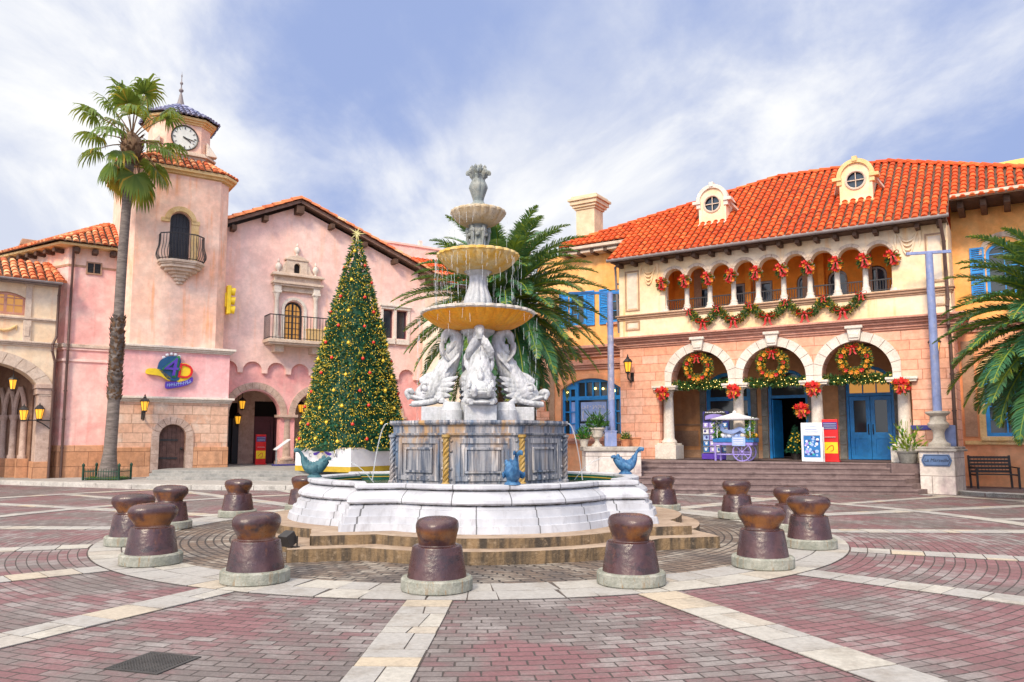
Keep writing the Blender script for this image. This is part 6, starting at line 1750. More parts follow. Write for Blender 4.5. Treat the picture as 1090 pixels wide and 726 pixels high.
# stairs
ST = MB()
ytop = lambda x: 25.87 - .2708 * (x - 4.78); ybot = lambda x: 23.18 - .0977 * (x - 3.66)
ST = thing('entrance_stairs', 'wide flight of mauve stone stairs leading up to the three white arches', 'stairs', (7.5, 23.5, 0))
for k in range(6):
    t = k / 5; f = lambda x: ybot(x) * (1 - t) + ytop(x) * t
    b = [Rw(8.9, .5, 0)[:2], Rw(-1.3, .5, 0)[:2], (3.9, 29.0)]
    xe = 11.5 if k < 3 else 11.9
    xs = [3.9 + (xe - 3.9) * i / 5 for i in range(6)]
    m = MB(); poly(m, [[(x - 7.5, f(x) - 23.5) for x in xs] + [(p[0] - 7.5, p[1] - 23.5) for p in b]], FL * k / 6 - .02, FL * (k + 1) / 6 - .004 * (k == 5), 0, 'xy')
    poly(m, [[(x - 7.5, f(x) - .03 - 23.5) for x in xs] + [(xs[-1] - 7.5, f(xs[-1]) - 23.4), (xs[0] - 7.5, f(xs[0]) - 23.4)]], FL * (k + 1) / 6 - .055, FL * (k + 1) / 6 + .003, 0, 'xy')
    part('step', m, 'steps', ST, .012)

# things behind
SB = thing('theatre_building', 'building with a white sign band lettered ATE, seen past the date palm trunk', 'building', (0, 36.5, 0))
m = MB(); box(m, -4.2, 3.2, 0, 6, 0, 7.6); part('wall', m, 'paleback', SB)
m = MB(); box(m, -1.2, 2.2, -.18, 0, 4.20, 5.2); part('sign_band', m, 'white', SB)
text_mesh('sign_lettering', 'ATE', .72, .02, 'navy', SB, (.86, -.2, 4.62), (pi / 2, 0, 0), scale=(1.12, 1, 1))
m = MB()
for i in range(5): box(m, .32 + .2 * i, .40 + .2 * i, -.2, -.18, 4.98, 5.10)
part('small_lettering', m, 'grey', SB)
m = MB(); box(m, -1.2, 2.2, -.3, 0, 3.9, 4.18); part('sign_ledge', m, 'gold', SB)
m = MB()
for x, r in ((.45, .22), (.75, .30), (1.05, .34), (1.35, .3)): ball(m, (x, -.1, 5.42), r, 12, 8, 0, (1, .3, 1))
part('sign_ornament', m, 'yellow', SB)
m = MB(); box(m, .3, 2.2, -.06, 0, 5.75, 7.4); part('dark_mural', m, 'navy', SB)
rw = random.Random(4); m = MB()
for i in range(16): x = .4 + .11 * i; bar(m, (x, -.08, 5.8), (x + rw.uniform(-.2, .2), -.08, 7.3), .03)
part('mural_stripe', m, 'teal', SB)
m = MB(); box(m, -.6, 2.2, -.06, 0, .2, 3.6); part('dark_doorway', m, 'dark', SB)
t = thing('domed_turret', 'small pale domed turret with a knob finial peeping over the date palm', 'turret', (.62, 45, 0))
m = MB(); lathe(m, [(.5, 0), (.5, 12.6), (.62, 12.7), (.62, 12.8), (.5, 12.85)], 20); part('shaft', m, 'paleback', t)
m = MB(); lathe(m, [(.55, 12.85), (.53, 13.1), (.42, 13.45), (.24, 13.72), (.08, 13.86)], 20); part('dome', m, 'yellowback', t)
m = MB(); lathe(m, [(.06, 13.85), (.05, 14.0), (.12, 14.08), (.12, 14.18), (.03, 14.28), (.0, 14.45)], 12); part('finial', m, 'pipe', t)
t = thing('yellow_hall', 'plain yellow hall whose top edge shows over the tiled roof at the right edge', 'building', RO, RA)
m = MB(); poly(m, [[(8.2, 0), (17, 0), (17, 13.45), (9.4, 13.18), (8.2, 12.9)]], 11.2, 14); part('wall', m, 'yellowback', t)
m = MB(); box(m, 8.3, 17, 11.1, 11.25, 12.3, 12.4); part('moulding', m, 'yellowback', t)
# ------------------------------------------------------------------ Christmas tree
XO = (-5.80, 28.6, .45)
XT = thing('christmas_tree', 'tall conical Christmas tree dense with gold lights on a white and gold box', 'christmas tree', XO)
def coneR(h): t = h / 7.75; return 1.90 * (1 - t) ** .90 * (1 + .05 * sin(pi * t)) + .04
Z0 = .78
rx = random.Random(21)
m = MB(); lathe(m, [(1.5, .70), (1.72, Z0 + .1)] + [(max(.02, coneR(h) - .16), Z0 + h) for h in [.4, 1.5, 3, 4.5, 6, 7.2, 7.7]], 28); 
for i in range(15000):
    h = 7.7 * (1 - sqrt(rx.random())) if rx.random() < .86 else rx.uniform(0, 7.7)
    a = rx.uniform(0, 2 * pi); r = coneR(h) * rx.uniform(.86, 1.0) + .03 * sin(5 * a + h * 3); p = Vector((r * cos(a), r * sin(a), Z0 + h))
    d = Vector((cos(a), sin(a), rx.uniform(-.55, .5))) + rv() * .65
    leafquad(m, p, d, rv(), rx.uniform(.10, .22), rx.uniform(.04, .075), 0 if rx.random() < .74 else 1, .2)
part('foliage', m, ['fir', 'olive'], XT)
m = MB()
for i in range(4800):
    h = 7.7 * (1 - sqrt(rx.random())) if rx.random() < .86 else rx.uniform(0, 7.7)
    a = rx.uniform(0, 2 * pi); r = coneR(h) + rx.uniform(.0, .09); p = Vector((r * cos(a), r * sin(a), Z0 + h)); s = rx.uniform(.007, .013)
    m.add([p + Vector((s, 0, 0)), p + Vector((0, s, 0)), p - Vector((s, 0, 0)), p - Vector((0, s, 0)), p + Vector((0, 0, s * 1.6)), p - Vector((0, 0, s * 1.6))],
          [(0, 1, 4), (1, 2, 4), (2, 3, 4), (3, 0, 4), (1, 0, 5), (2, 1, 5), (3, 2, 5), (0, 3, 5)])
o = part('fairy_lights', m, emis('fairy_light', (1., .66, .08), .55, (.8, .5, .05)), XT); o['kind'] = 'stuff'
VR = 2.0; VX = [(VR * cos(RAD(-80 + 90 * k)), VR * sin(RAD(-80 + 90 * k))) for k in range(4)]
bx = lambda k: [(x * k, y * k) for x, y in VX]
m = MB(); poly(m, [bx(1.0)], .18, .80, 0, 'xy'); tb = part('box', m, 'white', XT, .01)
m = MB(); poly(m, [bx(1.004)], .0, .18, 0, 'xy'); part('gold_band', m, 'gold', XT)
m = MB(); poly(m, [bx(1.01)], .795, .83, 0, 'xy'); part('box_rim', m, 'paleback', XT)
# emblem on the front face of the box: purple ribbon, pale flowers, gold crown, part of a grey title
fa = RAD(-125); ap_ = VR * cos(pi / 4)
em = Matrix.Rotation(fa + pi / 2, 4, 'Z')
m = MB(); blob(m, [(-.46, .63), (-.2, .68), (0, .69), (.2, .68), (.46, .63), (.40, .56), (.2, .59), (0, .60), (-.2, .59), (-.40, .56)], -ap_ - .012, -ap_); m.xf(em); part('emblem_ribbon', m, 'purple', XT)
m = MB()
for x, z, r in ((-.16, .53, .10), (0, .50, .11), (.16, .53, .10), (-.08, .60, .08), (.09, .60, .08)): ball(m, (x, -ap_ - .01, z), r, 12, 6, 0, (1, .12, 1))
m.xf(em); part('emblem_flower', m, 'whitestone', XT)
m = MB(); poly(m, [[(-.08, .66), (.08, .66), (.10, .77), (.04, .71), (0, .78), (-.04, .71), (-.10, .77)]], -ap_ - .03, -ap_); m.xf(em); part('emblem_crown', m, 'yellow', XT)
for s_, x in (('C', -.62), ('IA', .66)):
    t = text_mesh('box_lettering', s_, .20, .004, 'grey', XT, (0, 0, 0), (0, 0, 0)); 
    t.matrix_local = em @ Matrix.Translation((x, -ap_ - .012, .56)) @ Matrix.Rotation(pi / 2, 4, 'X')
m = MB(); c = Vector((0, 0, Z0 + 7.98))
for i in range(10):
    a = i * pi / 5; u = Vector((cos(a), .3 * sin(a * 2), sin(a))); L = .36 if i % 2 == 0 else .2
    L = .55 if abs(cos(a)) < .1 and sin(a) > 0 else L
    s = Vector((-sin(a), 0, cos(a))) * .035; y = Vector((0, .035, 0))
    m.add([c + s, c + y, c - s, c - y, c + u * L], [(0, 1, 4), (1, 2, 4), (2, 3, 4), (3, 0, 4)])
tube(m, [(0, 0, Z0 + 7.4), (0, 0, Z0 + 8)], .02, 5)
m2 = MB(); m2.v, m2.f, m2.mi, m2.sm = m.v, m.f, m.mi, m.sm
part('star', m2, stone('star_gold', (.60, .54, .20), (.66, .62, .32), None, 6., 0, .35), XT)
# baubles
bproto = {}
def bauble(col, loc):
    if col not in bproto:
        lab = {'red': 'red bauble hanging among the lights of the tall Christmas tree', 'gold': 'gold bauble hanging among the lights of the tall Christmas tree'}[col]
        t = thing('bauble', lab, 'bauble', loc, 0, col + ' baubles of the Christmas tree')
        m = MB(); ball(m, (0, 0, 0), .06, 14, 10); part('globe', m, M['bred'] if col == 'red' else M['bgold'], t)
        m = MB(); lathe(m, [(.025, .058), (.024, .08), (.008, .085), (.008, .105)], 8); part('cap', m, 'gold', t); bproto[col] = t
    else: copy_thing(bproto[col], loc, 0)
M['bred'] = paint('red_bauble', (.62, .03, .02), .22, .1); M['bgold'] = paint('gold_bauble', (.75, .52, .04), .25, .1)
k = 0
for row in range(13):
    h = .30 + row * .58; n = max(2, int(round(2 * pi * coneR(h) / .92)))
    for i in range(n):
        a = 2 * pi * (i + .5 * (row % 2)) / n + rx.uniform(-.08, .08) - pi / 2
        if sin(a) > .25: continue
        hh = h + rx.uniform(-.06, .06); r = coneR(hh) + .07
        bauble('red' if (row + i) % 2 else 'gold', (XO[0] + r * cos(a), XO[1] + r * sin(a), XO[2] + Z0 + hh)); k += 1

# ------------------------------------------------------------------ wreaths, sprays and garlands on the arcade
def wreath_mesh(R, r, dens, L):
    m = MB(); P = [(R * cos(2 * pi * i / 24), 0, R * sin(2 * pi * i / 24)) for i in range(25)]
    tube(m, P, r * .5, 6, 0)
    sprig_tube(m, P, r, dens, L, L * .45, (0, 1, 2), (.50, .34, .16))
    return m
t = None
WL = ['round wreath with red bow hanging in the left white arch, above the postcard rack', 'round wreath with red bow hanging in the middle white arch, above the open dark doorway', 'round wreath with red bow hanging in the right white arch, above the blue double doors']
for i, c in enumerate(AC):
    loc = Rw(c - .05, .02, 4.10)
    if t is None:
        t = thing('wreath', WL[0], 'wreath', loc, RA, 'wreaths hanging in the three white arches')
        part('ring', wreath_mesh(.40, .155, 900, .085), ['garland', 'olive', 'flowerorange'], t)
        m = MB()
        for j in range(15):
            a = 2 * pi * j / 15 + .2; c_ = Vector((.40 * cos(a), -.11, .40 * sin(a)))
            for q_ in range(7): leafquad(m, c_, Vector((cos(q_ * .9), -.5, sin(q_ * .9))), Vector((0, -1, 0)), .095, .06, j % 3 == 0)
        part('flower', m, ['flowerorange', 'flowerred'], t)
        m = MB(); bow(m, (0, -.17, .42), .34); part('bow', m, 'ribbon', t)
        m = MB(); tube(m, [(0, 0, .4), (0, 0, .62)], .012, 5); part('hanger', m, 'iron', t)
    else: copy_thing(t, loc, RA, WL[i], tilt=(.10, -.08)[i - 1])
def spray(label, loc, s, group):
    t = thing('flower_spray', label, 'flower spray', loc, RA, group, (s, s, s)); m = MB()
    for i in range(150):
        d = rv(); d.y = -abs(d.y); leafquad(m, Vector((0, 0, 0)) + d * rx.uniform(.03, .16), d + rv() * .6, rv(), rx.uniform(.07, .13), .05, rx.choices((0, 1), (.6, .4))[0])
    part('foliage', m, ['garland', 'olive'], t); m = MB()
    for i in range(10):
        d = rv(); d.y = -abs(d.y) - .3; d.normalize(); c_ = d * .19
        for q_ in range(6): leafquad(m, c_, Vector((cos(q_ * 1.05), 0, sin(q_ * 1.05))) + d * .4, d, .085, .06, i % 3 == 0)
    part('flower', m, ['flowerred', 'flowerorange'], t); m = MB(); bow(m, (.02, -.2, .06), .30); part('bow', m, 'ribbon', t)
    return t
s0 = None
for i, x in enumerate(CXS):
    lb = ['spray of red flowers on the leftmost white arcade column', 'spray of red flowers on the column behind the cart canopy', 'spray of red flowers on the column behind the tilted poster board', 'spray of red flowers on the rightmost white arcade column beside the blue doors'][i]
    loc = Rw(x, -.20, 3.20)
    if s0 is None: s0 = spray(lb, loc, 1.3, 'flower sprays on the white arcade columns')
    else: copy_thing(s0, loc, RA, lb, tilt=rx.uniform(-.35, .35))
OR = ['leftmost', 'second', 'third', 'fourth', 'fifth', 'sixth', 'seventh', 'eighth', 'ninth', 'rightmost']
s1 = None
for i in range(NB_ + 1):
    lb = ('red and green spray on the %s of the ten loggia columns' % OR[i]) if i in (0, 9) else 'red and green spray on the %s loggia column from the left' % OR[i]
    loc = Rw(LX0 + BW * i + rx.uniform(-.02, .02), -.04, 7.27)
    if s1 is None: s1 = spray(lb, loc, 1.2, 'flower sprays on the loggia columns')
    else: copy_thing(s1, loc, RA, lb, tilt=rx.uniform(-.4, .4))
# long swag under the loggia
sg = thing('garland', 'long swagged garland with red bows hanging along the loggia parapet', 'garland', Rw(3.85, -.16, 6.2), RA)
PK = [1.0, 2.02, 3.17, 4.37, 5.58, 6.72]; m = MB(); path = []
for a, b in zip(PK, PK[1:]):
    for i in range(12):
        t = i / 12; path.append((a + (b - a) * t - 3.85, 0, .0 - .50 * (1 - (2 * t - 1) ** 2)))
path.append((PK[-1] - 3.85, 0, 0))
tube(m, path, .03, 5); sprig_tube(m, path, .13, 420, .10, .045, (0, 1, 2), (.66, .26, .08)); part('foliage', m, ['garland', 'olive', 'flowerorange'], sg)
for x in PK[1:-1]: m = MB(); bow(m, (x - 3.85, -.12, .02), .26); part('bow', m, 'ribbon', sg)
for x in (PK[0], PK[-1]): m = MB(); bow(m, (x - 3.85, -.12, .0), .30); part('bow', m, 'ribbon', sg)
for a, b in zip(PK, PK[1:]): m = MB(); bow(m, ((a + b) / 2 - 3.85, -.13, -.47), .44); part('bow', m, 'ribbon', sg)
g0 = None
for i, c in enumerate(AC):
    lb = ['straight green garland across the left white arch', 'straight green garland across the middle white arch', 'straight green garland across the right white arch'][i]
    if g0 is None:
        g0 = thing('garland', lb, 'garland', Rw(c, .16, 3.50), RA, 'straight garlands across the white arches'); m = MB(); P = [(-1.08 + 2.16 * j / 20, 0, .02 * sin(j)) for j in range(21)]
        tube(m, P, .04, 6); sprig_tube(m, P, .15, 620, .11, .045, (0, 1), (.86, .14)); part('foliage', m, ['garland', 'olive'], g0)
        m = MB()
        for j in range(60): p = rv(); ball(m, (rx.uniform(-1.05, 1.05), p.y * .13, p.z * .13), .014, 6, 4)
        o = part('light_string', m, 'bulb', g0); o['kind'] = 'stuff'
    else: copy_thing(g0, Rw(c, .16, 3.50), RA, lb)

# ------------------------------------------------------------------ palms
def mesh_palm(name, label, loc, trunk, fronds):
    t = thing(name, label, 'palm tree', loc); return t
FP = thing('fan_palm', 'very tall slender fan palm with a ragged green head in front of the clock tower', 'palm tree', (-14.30, 27.95, .15))
m = MB()
P = spl([(0, 0, -.1), (0, 0, .35), (.03, 0, 1.2), (.07, 0, 3.0), (.08, 0, 5.2), (.12, -.02, 8), (.24, -.05, 12.1)], 10); R = []
for p in P:
    z = p.z; R.append(.41 - .195 * min(1, max(0, z) / 1.0) ** .6 if z < 1.0 else (.215 - .015 * min(1, (z - 1.0) / 1.9) if z < 2.9 else (.21 + .025 * sin(z * 9) if z < 5.6 else .178 - .004 * (z - 5.6))))
tube(m, P, R, 16)
for i in range(620):
    z = 2.8 + 3.0 * rx.random() ** 1.1; a = rx.uniform(0, 2 * pi); c_ = Vector((.075 + .20 * cos(a), .20 * sin(a), z)); d = Vector((cos(a) * .55, sin(a) * .55, rx.uniform(.6, 1.6)))
    leafquad(m, c_, d, Vector((cos(a), sin(a), 0)), rx.uniform(.10, .22), .12, 1 if rx.random() < .6 else 0, .0)
part('trunk', m, ['bark', 'boots'], FP)
m = MB(); C_ = (.25, -.05, 12.35); rp = random.Random(9); random.seed(9)
lathe(m, [(.19, 11.5), (.30, 11.8), (.38, 12.1), (.30, 12.5), (.1, 12.7)], 14, (C_[0], C_[1]), mi=2)
for i in range(90):
    a = rp.uniform(0, 2 * pi); z = rp.uniform(11.5, 12.5); leafquad(m, Vector((C_[0] + .25 * cos(a), C_[1] + .25 * sin(a), z)), Vector((cos(a), sin(a), 1.0)), Vector((0, 0, 1)), .32, .12, 2)
NF = 27
for i in range(NF):
    t = i / (NF - 1); el = RAD(84 - 128 * t ** 1.15); az = i * 2.39996 + rp.uniform(-.2, .2) + 1.2
    fanleaf(m, (C_[0], C_[1], 12.5 - .5 * t), az, el, rp.uniform(1.45, 1.95) * (1 - .32 * t), rp.uniform(.88, 1.1), 0 if i < NF - 2 else 1, 1, .35 + .75 * t, 26)
part('crown', m, ['fan', 'fandry', 'boots'], FP)
# guard rail with grass round its foot
gr = thing('tree_guard', 'low dark green picket guard around the foot of the tall fan palm', 'tree guard', (-14.26, 27.8, .15))
m = MB(); C4 = [(-.62, .45), (-.62, -.42), (.62, -.42), (.62, .45)]
for a, b in zip(C4, C4[1:]):
    a = Vector(a); b = Vector(b); n = max(2, int((b - a).length / .085))
    for z in (.06, .30): bar(m, (a.x, a.y, z), (b.x, b.y, z), .022)
    for i in range(n + 1):
        p = a + (b - a) * i / n; tube(m, [(p.x, p.y, 0), (p.x, p.y, .34), (p.x, p.y, .40 + .03 * (i % 2))], [.011, .011, .002], 5)
part('picket_panel', m, 'greendark', gr)
for x, y in C4[1:3] + [C4[0], C4[3]]: m = MB(); lathe(m, [(.035, 0), (.035, .46), (.05, .48), (.05, .54), (.0, .60)], 10, (x, y)); part('post', m, 'greendark', gr)
m = MB()
for i in range(1300):
    x = rx.uniform(-.58, .58); y = rx.uniform(-.40, .5); leafquad(m, Vector((x, y, 0)), Vector((rx.uniform(-.4, .4), rx.uniform(-.4, .4), 1)), rv(), rx.uniform(.06, .15), .014, rx.random() < .3)
box(m, -.6, .6, -.41, .55, 0, .012, 2)
solo('grass', m, ['plantgreen', 'plantlime', 'soil'], 'tuft of green grass inside the palm guard', 'grass', (-14.26, 27.8, .15), kind='stuff')

def date_palm(label, loc, hz, L, nf, seed, lo=-42, ll=.62):
    t = thing('date_palm', label, 'palm tree', loc); random.seed(seed); rp = random.Random(seed)
    m = MB(); P = [(0, 0, -.2 + (hz + .2) * k / 14) for k in range(15)]; tube(m, P, [.46 - .06 * k / 14 for k in range(15)], 16)
    n = int(hz * 60)
    for i in range(n):
        z = hz * i / n; a = i * 2.39996; leafquad(m, Vector((.42 * cos(a), .42 * sin(a), z)), Vector((cos(a), sin(a), 1.1)), Vector((0, 0, 1)), .26, .20, 0, .2)
    part('trunk', m, 'boots', t)
    m = MB()
    for i in range(nf):
        q_ = i / (nf - 1); el = RAD(84 + (lo - 84) * q_ ** .9); az = i * 2.39996 + rp.uniform(-.25, .25)
        frond(m, (.12 * sin(az), .12 * cos(az), hz + .25 - .4 * q_), az, el, L * rp.uniform(.88, 1.06) * (1 - .1 * (1 - q_)), rp.uniform(.9, 1.35) * (1.15 - .45 * q_), 80, ll, 0, 1, 0, .042, 2)
    part('crown', m, ['date', 'datetip', 'plantlime'], t); return t
date_palm('big feathery date palm whose crown rises behind the fountain bowls', (-.30, 26.2, .1), 5.95, 3.85, 150, 3, -55, .56)
date_palm('date palm whose fronds enter at the right edge before the blue windows', (13.70, 18.9, .1), 4.30, 3.3, 130, 17, -50, .54)

# ------------------------------------------------------------------ poles and pedestals
PD = thing('pedestal', 'pale block pedestal with a blue oval plaque at the right end of the stairs', 'pedestal', (12.62, 23.12, 0), RAD(-42))
m = MB(); box(m, -.46, .46, -.60, .60, -.05, 1.22); part('block', m, 'pedestal', PD, .02)
m = MB(); box(m, -.54, .54, -.68, .68, 1.22, 1.29); box(m, -.50, .50, -.64, .64, 1.29, 1.36); part('cap', m, 'pedestalcap', PD, .025)
m = MB()
P = [(-.36, .86), (-.33, .80), (.33, .80), (.36, .86), (.40, .97), (.36, 1.08), (.33, 1.14), (-.33, 1.14), (-.36, 1.08), (-.40, .97)]
poly(m, [P], -.635, -.6); pq = part('plaque', m, 'plaque', PD, .01)
m = MB(); poly(m, [[(x * .92, .97 + (z - .97) * .86) for x, z in P], [(x * .88, .97 + (z - .97) * .78) for x, z in P]], -.642, -.634); part('plaque_border', m, 'plaqueink', pq)
text_mesh('plaque_lettering', 'La Marseille', .135, .004, 'plaqueink', pq, (0, -.64, .97), (pi / 2, 0, 0), shear=.25)
def tpole(label, loc, rz, z1, bl, br, tilt, boxx=None, worn=None):
    t = thing('pole', label, 'pole', loc, rz); m = MB()
    if worn:
        lathe(m, [(.115, 0), (.11, z1 * worn)], 12, mi=0); lathe(m, [(.11, z1 * worn), (.10, z1 * .72)], 12, mi=1); lathe(m, [(.10, z1 * .72), (.095, z1)], 12, mi=0)
    else: lathe(m, [(.13, 0), (.12, z1 * .3), (.105, z1)], 14, mi=0)
    part('shaft', m, ['bluegrey', 'poleworn'], t)
    m = MB(); bar(m, (-bl, 0, z1 - tilt * bl), (br, 0, z1 + tilt * br), .07, .09); part('crossbar', m, 'bluedeep' if worn else 'bluegrey', t, .01)
    return t
tp = tpole('pale blue T-shaped pole rising from the stone pedestal with the plaque', (12.50, 23.0, 1.36), RAD(-8), 5.78, .64, .62, .03)
m = MB(); lathe(m, [(.29, 0), (.29, .09), (.20, .14), (.155, .24), (.15, .40), (.19, .50), (.27, .57), (.29, .66), (.22, .74), (.21, .88), (.33, .97), (.33, 1.02), (.12, 1.04)], 20); part('baluster_base', m, 'urn', tp)
m = MB(); box(m, .16, .52, .12, .40, 0, .62); part('blue_box', m, 'bluegrey', tp, .015)
tpole('worn blue-grey pole with a crossbar standing on the planter block left of the stairs', (3.22, 25.35, 1.34), 0, 5.02, 1.36, .30, .015, None, .30)
PL = thing('planter_block', 'rough pinkish stone planter block at the left end of the stairs', 'planter', (3.15, 25.2, 0))
m = MB(); box(m, -.85, .88, -.65, .65, -.05, 1.2); part('block', m, 'pedestal', PL, .02)
m = MB(); box(m, -.92, .95, -.72, .72, 1.2, 1.34); part('cap', m, 'pedestalcap', PL, .025)
m = MB(); box(m, -.19, .19, -.15, .15, 0, .48); box(m, -.21, .21, -.17, .17, .46, .5)
solo('utility_box', m, 'bluegrey', 'blue utility box at the foot of the worn left pole', 'box', (3.13, 25.02, 1.34), bevel=.015)
def leafy(m, c, R, n, L, w, mats, up=.5, seed=1):
    r_ = random.Random(seed)
    for i in range(n):
        d = rv(); d.z = abs(d.z) * .9 + .1 * up; p = Vector(c) + Vector((d.x * R[0], d.y * R[1], d.z * R[2])) * r_.uniform(.35, 1)
        leafquad(m, p, d + rv() * .8 + Vector((0, 0, up)), rv(), L * r_.uniform(.6, 1.3), w, r_.choice(mats), .35)
random.seed(5)
t = thing('urn', 'stone urn holding a straggly green plant on the rough planter block', 'urn', (2.70, 24.95, 1.34))
m = MB(); lathe(m, [(.17, 0), (.17, .05), (.10, .10), (.065, .17), (.08, .24), (.17, .30), (.20, .42), (.21, .52), (.26, .55), (.26, .60), (.20, .60), (.18, .5), (.0, .5)], 20)
for s in (-1, 1): tube(m, spl([(.19 * s, 0, .34), (.29 * s, 0, .38), (.28 * s, 0, .48), (.21 * s, 0, .5)], 4), .022, 6)
part('bowl', m, 'urn', t)
m = MB(); leafy(m, (0, 0, .58), (.36, .32, .46), 300, .13, .05, (0, 0, 1), .5, 2)
for i in range(14): d = rv(); tube(m, spl([(0, 0, .55), (d.x * .2, d.y * .2, .85), (d.x * .5, d.y * .45, 1.05 + .2 * abs(d.z))], 3), .007, 4, 0)
part('plant', m, ['garland', 'plantgreen'], t)
def potplant(label, loc, r, h, mat, R, n, mats, up=.5, L=.12, w=.045, seed=1, stems=0, group=None):
    t = thing('potted_plant', label, 'plant', loc, 0, group); m = MB(); lathe(m, [(r * .7, 0), (r * .74, .02), (r * .98, h * .9), (r * 1.08, h * .9), (r * 1.1, h), (r * .98, h), (r * .9, h * .9), (0, h * .88)], 18); part('pot', m, mat, t)
    m = MB(); leafy(m, (0, 0, h), R, n, L, w, (0, 0, 1), up, seed)
    for i in range(stems): d = rv(); tube(m, spl([(0, 0, h * .8), (d.x * R[0] * .4, d.y * R[1] * .4, h + R[2] * .5), (d.x * R[0], d.y * R[1], h + R[2] * (.6 + .4 * abs(d.z)))], 3), .006, 4, 0)
    part('foliage', m, mats, t); return t
potplant('bushy green plant in a small pale pot left of the stone urn', (2.28, 24.9, 1.34), .15, .22, 'urn', (.26, .24, .42), 200, ['plantgreen', 'garland'], .6, .12, .045, 3, 8)
potplant('small clay pot with a grey-green tuft right of the worn pole', (3.62, 25.0, 1.34), .16, .22, 'clay', (.2, .2, .24), 130, ['pot' if False else 'garland', 'olive'], .7, .09, .035, 4)
m = MB(); poly(m, [[(-.22, 0), (.22, 0), (.27, .26), (-.27, .26)]], -.15, .15); box(m, -.29, .29, -.17, .17, .25, .29)
solo('clay_trough', m, 'clay', 'empty terracotta trough at the right end of the planter block', 'planter', (3.86, 25.3, 1.34), bevel=.01)
potplant('spindly lime-green shrub in a grey stone pot at the top right of the stairs', (11.95, 23.78, FL), .30, .36, 'pot', (.55, .4, .95), 150, ['plantlime', 'plantgreen'], .4, .15, .06, 6, 12)
# extra landing under that pot
ex = MB(); box(ex, -.45, .6, -.35, .5, .3, FL - .006); solo('landing_floor', ex, 'steps', None, None, (11.85, 23.85, 0), RA * .3, kind='structure')

# ------------------------------------------------------------------ things on the landing
# postcard rack
t = thing('postcard_rack', 'tall display rack of blue and white cards left of the cart', 'display rack', Rw(1.52, .8, FL), RA)
m = MB(); box(m, -.48, .48, .0, .10, .06, 1.72); part('back_panel', m, 'navy', t, .01)
m = MB(); box(m, -.50, .50, -.14, .14, 0, .20); part('base', m, 'purple', t, .015)
rw = random.Random(12)
m = MB()
for r_ in range(5):
    z = .26 + .22 * r_; bar(m, (-.46, -.09, z - .015), (.46, -.09, z - .015), .02)
part('shelf', m, 'grey', t)
for r_ in range(5):
    for c_ in range(4):
        x = -.35 + .233 * c_; z = .26 + .22 * r_; mt = rw.choice(['white', 'white', 'skyblue', 'bluedeep', 'lilac'])
        m = MB(); box(m, x - .10, x + .10, -.07, -.05, z, z + .17); cd = part('card', m, mt, t)
        m = MB(); ball(m, (x + rw.uniform(-.03, .03), -.072, z + .08), .045, 10, 6, 0, (1, .1, 1)); box(m, x - .07, x + .07, -.074, -.070, z + .13, z + .15); part('card_print', m, rw.choice(['navy', 'greendark', 'bluedeep', 'red']) if mt in ('white', 'skyblue') else 'white', cd)
m = MB(); poly(m, [archp(-.42, .42, 1.40, 1.62, 12, .2)], -.06, -.02); part('header', m, 'iron', t)
m = MB(); blob(m, [(-.36, 1.42), (-.34, 1.56), (-.1, 1.62), (.2, 1.60), (.36, 1.5), (.30, 1.42), (0, 1.46)], -.075, -.06); part('header_emblem', m, 'lilac', t)
m = MB()
for i in range(12): x = -.34 + .06 * i; bar(m, (x, -.07, 1.68), (x + .03, -.07, 1.68 + rw.uniform(-.02, .03)), .03, .04)
part('header_lettering', m, 'white', t)
# vending cart with canopy
t = thing('vending_cart', 'small cart with spoked lilac wheels, goods and a white canopy in front of the column', 'cart', Rw(2.72, -.85, FL), RA)
for sy in (-.28, .28):
    m = MB(); R = .30
    tube(m, [(.30 + R * cos(a), sy, .30 + R * sin(a)) for a in [2 * pi * i / 24 for i in range(25)]], .022, 6, caps=False)
    for k in range(8): a = k * pi / 4; bar(m, (.30, sy, .30), (.30 + R * cos(a), sy, .30 + R * sin(a)), .018)
    ball(m, (.30, sy, .30), .05, 8, 6); part('wheel', m, 'lilac', t)
m = MB(); box(m, -.62, .66, -.30, .30, .52, .62); box(m, -.62, -.56, -.3, -.24, 0, .55); box(m, -.62, -.56, .24, .3, 0, .55); box(m, -.55, .60, -.28, -.24, .2, .24)
part('frame', m, 'lilac', t, .008)
m = MB(); box(m, -.66, .70, -.33, .33, .62, .76); part('tray', m, 'bluedeep', t, .01)
m = MB(); box(m, .0, .44, -.36, -.34, .50, .80); sgn = part('price_card', m, 'skyblue', t)
m = MB()
for z in (.56, .62, .68, .74): bar(m, (.05, -.364, z), (.38, -.364, z), .02, .018, up=(0, 1, 0))
part('card_lettering', m, 'white', sgn)
for i, (x, r, mt) in enumerate([(-.48, .12, 'plantgreen'), (-.28, .15, 'white'), (-.05, .16, 'white'), (.18, .13, 'skyblue'), (.40, .16, 'whitestone'), (.56, .11, 'flowerorange')]):
    m = MB(); ball(m, (x, -.05, .76 + r * .8), r, 12, 8, 0, (1, 1, 1.05)); ball(m, (x - .08, -.18, .76 + r * .5), r * .6, 10, 6); ball(m, (x + .09, .12, .78 + r * .6), r * .7, 10, 6); part('goods', m, mt, t)
m = MB()
for x in (-.52, .58):
    for y in (-.26, .26): bar(m, (x, y, .7), (x, y, 1.40), .03)
part('canopy_post', m, 'white', t)
m = MB(); lathe(m, [(.78, 1.36), (.80, 1.40), (.55, 1.46), (.22, 1.55), (.06, 1.60), (.05, 1.66), (.0, 1.68)], 24); part('canopy', m, 'white', t)
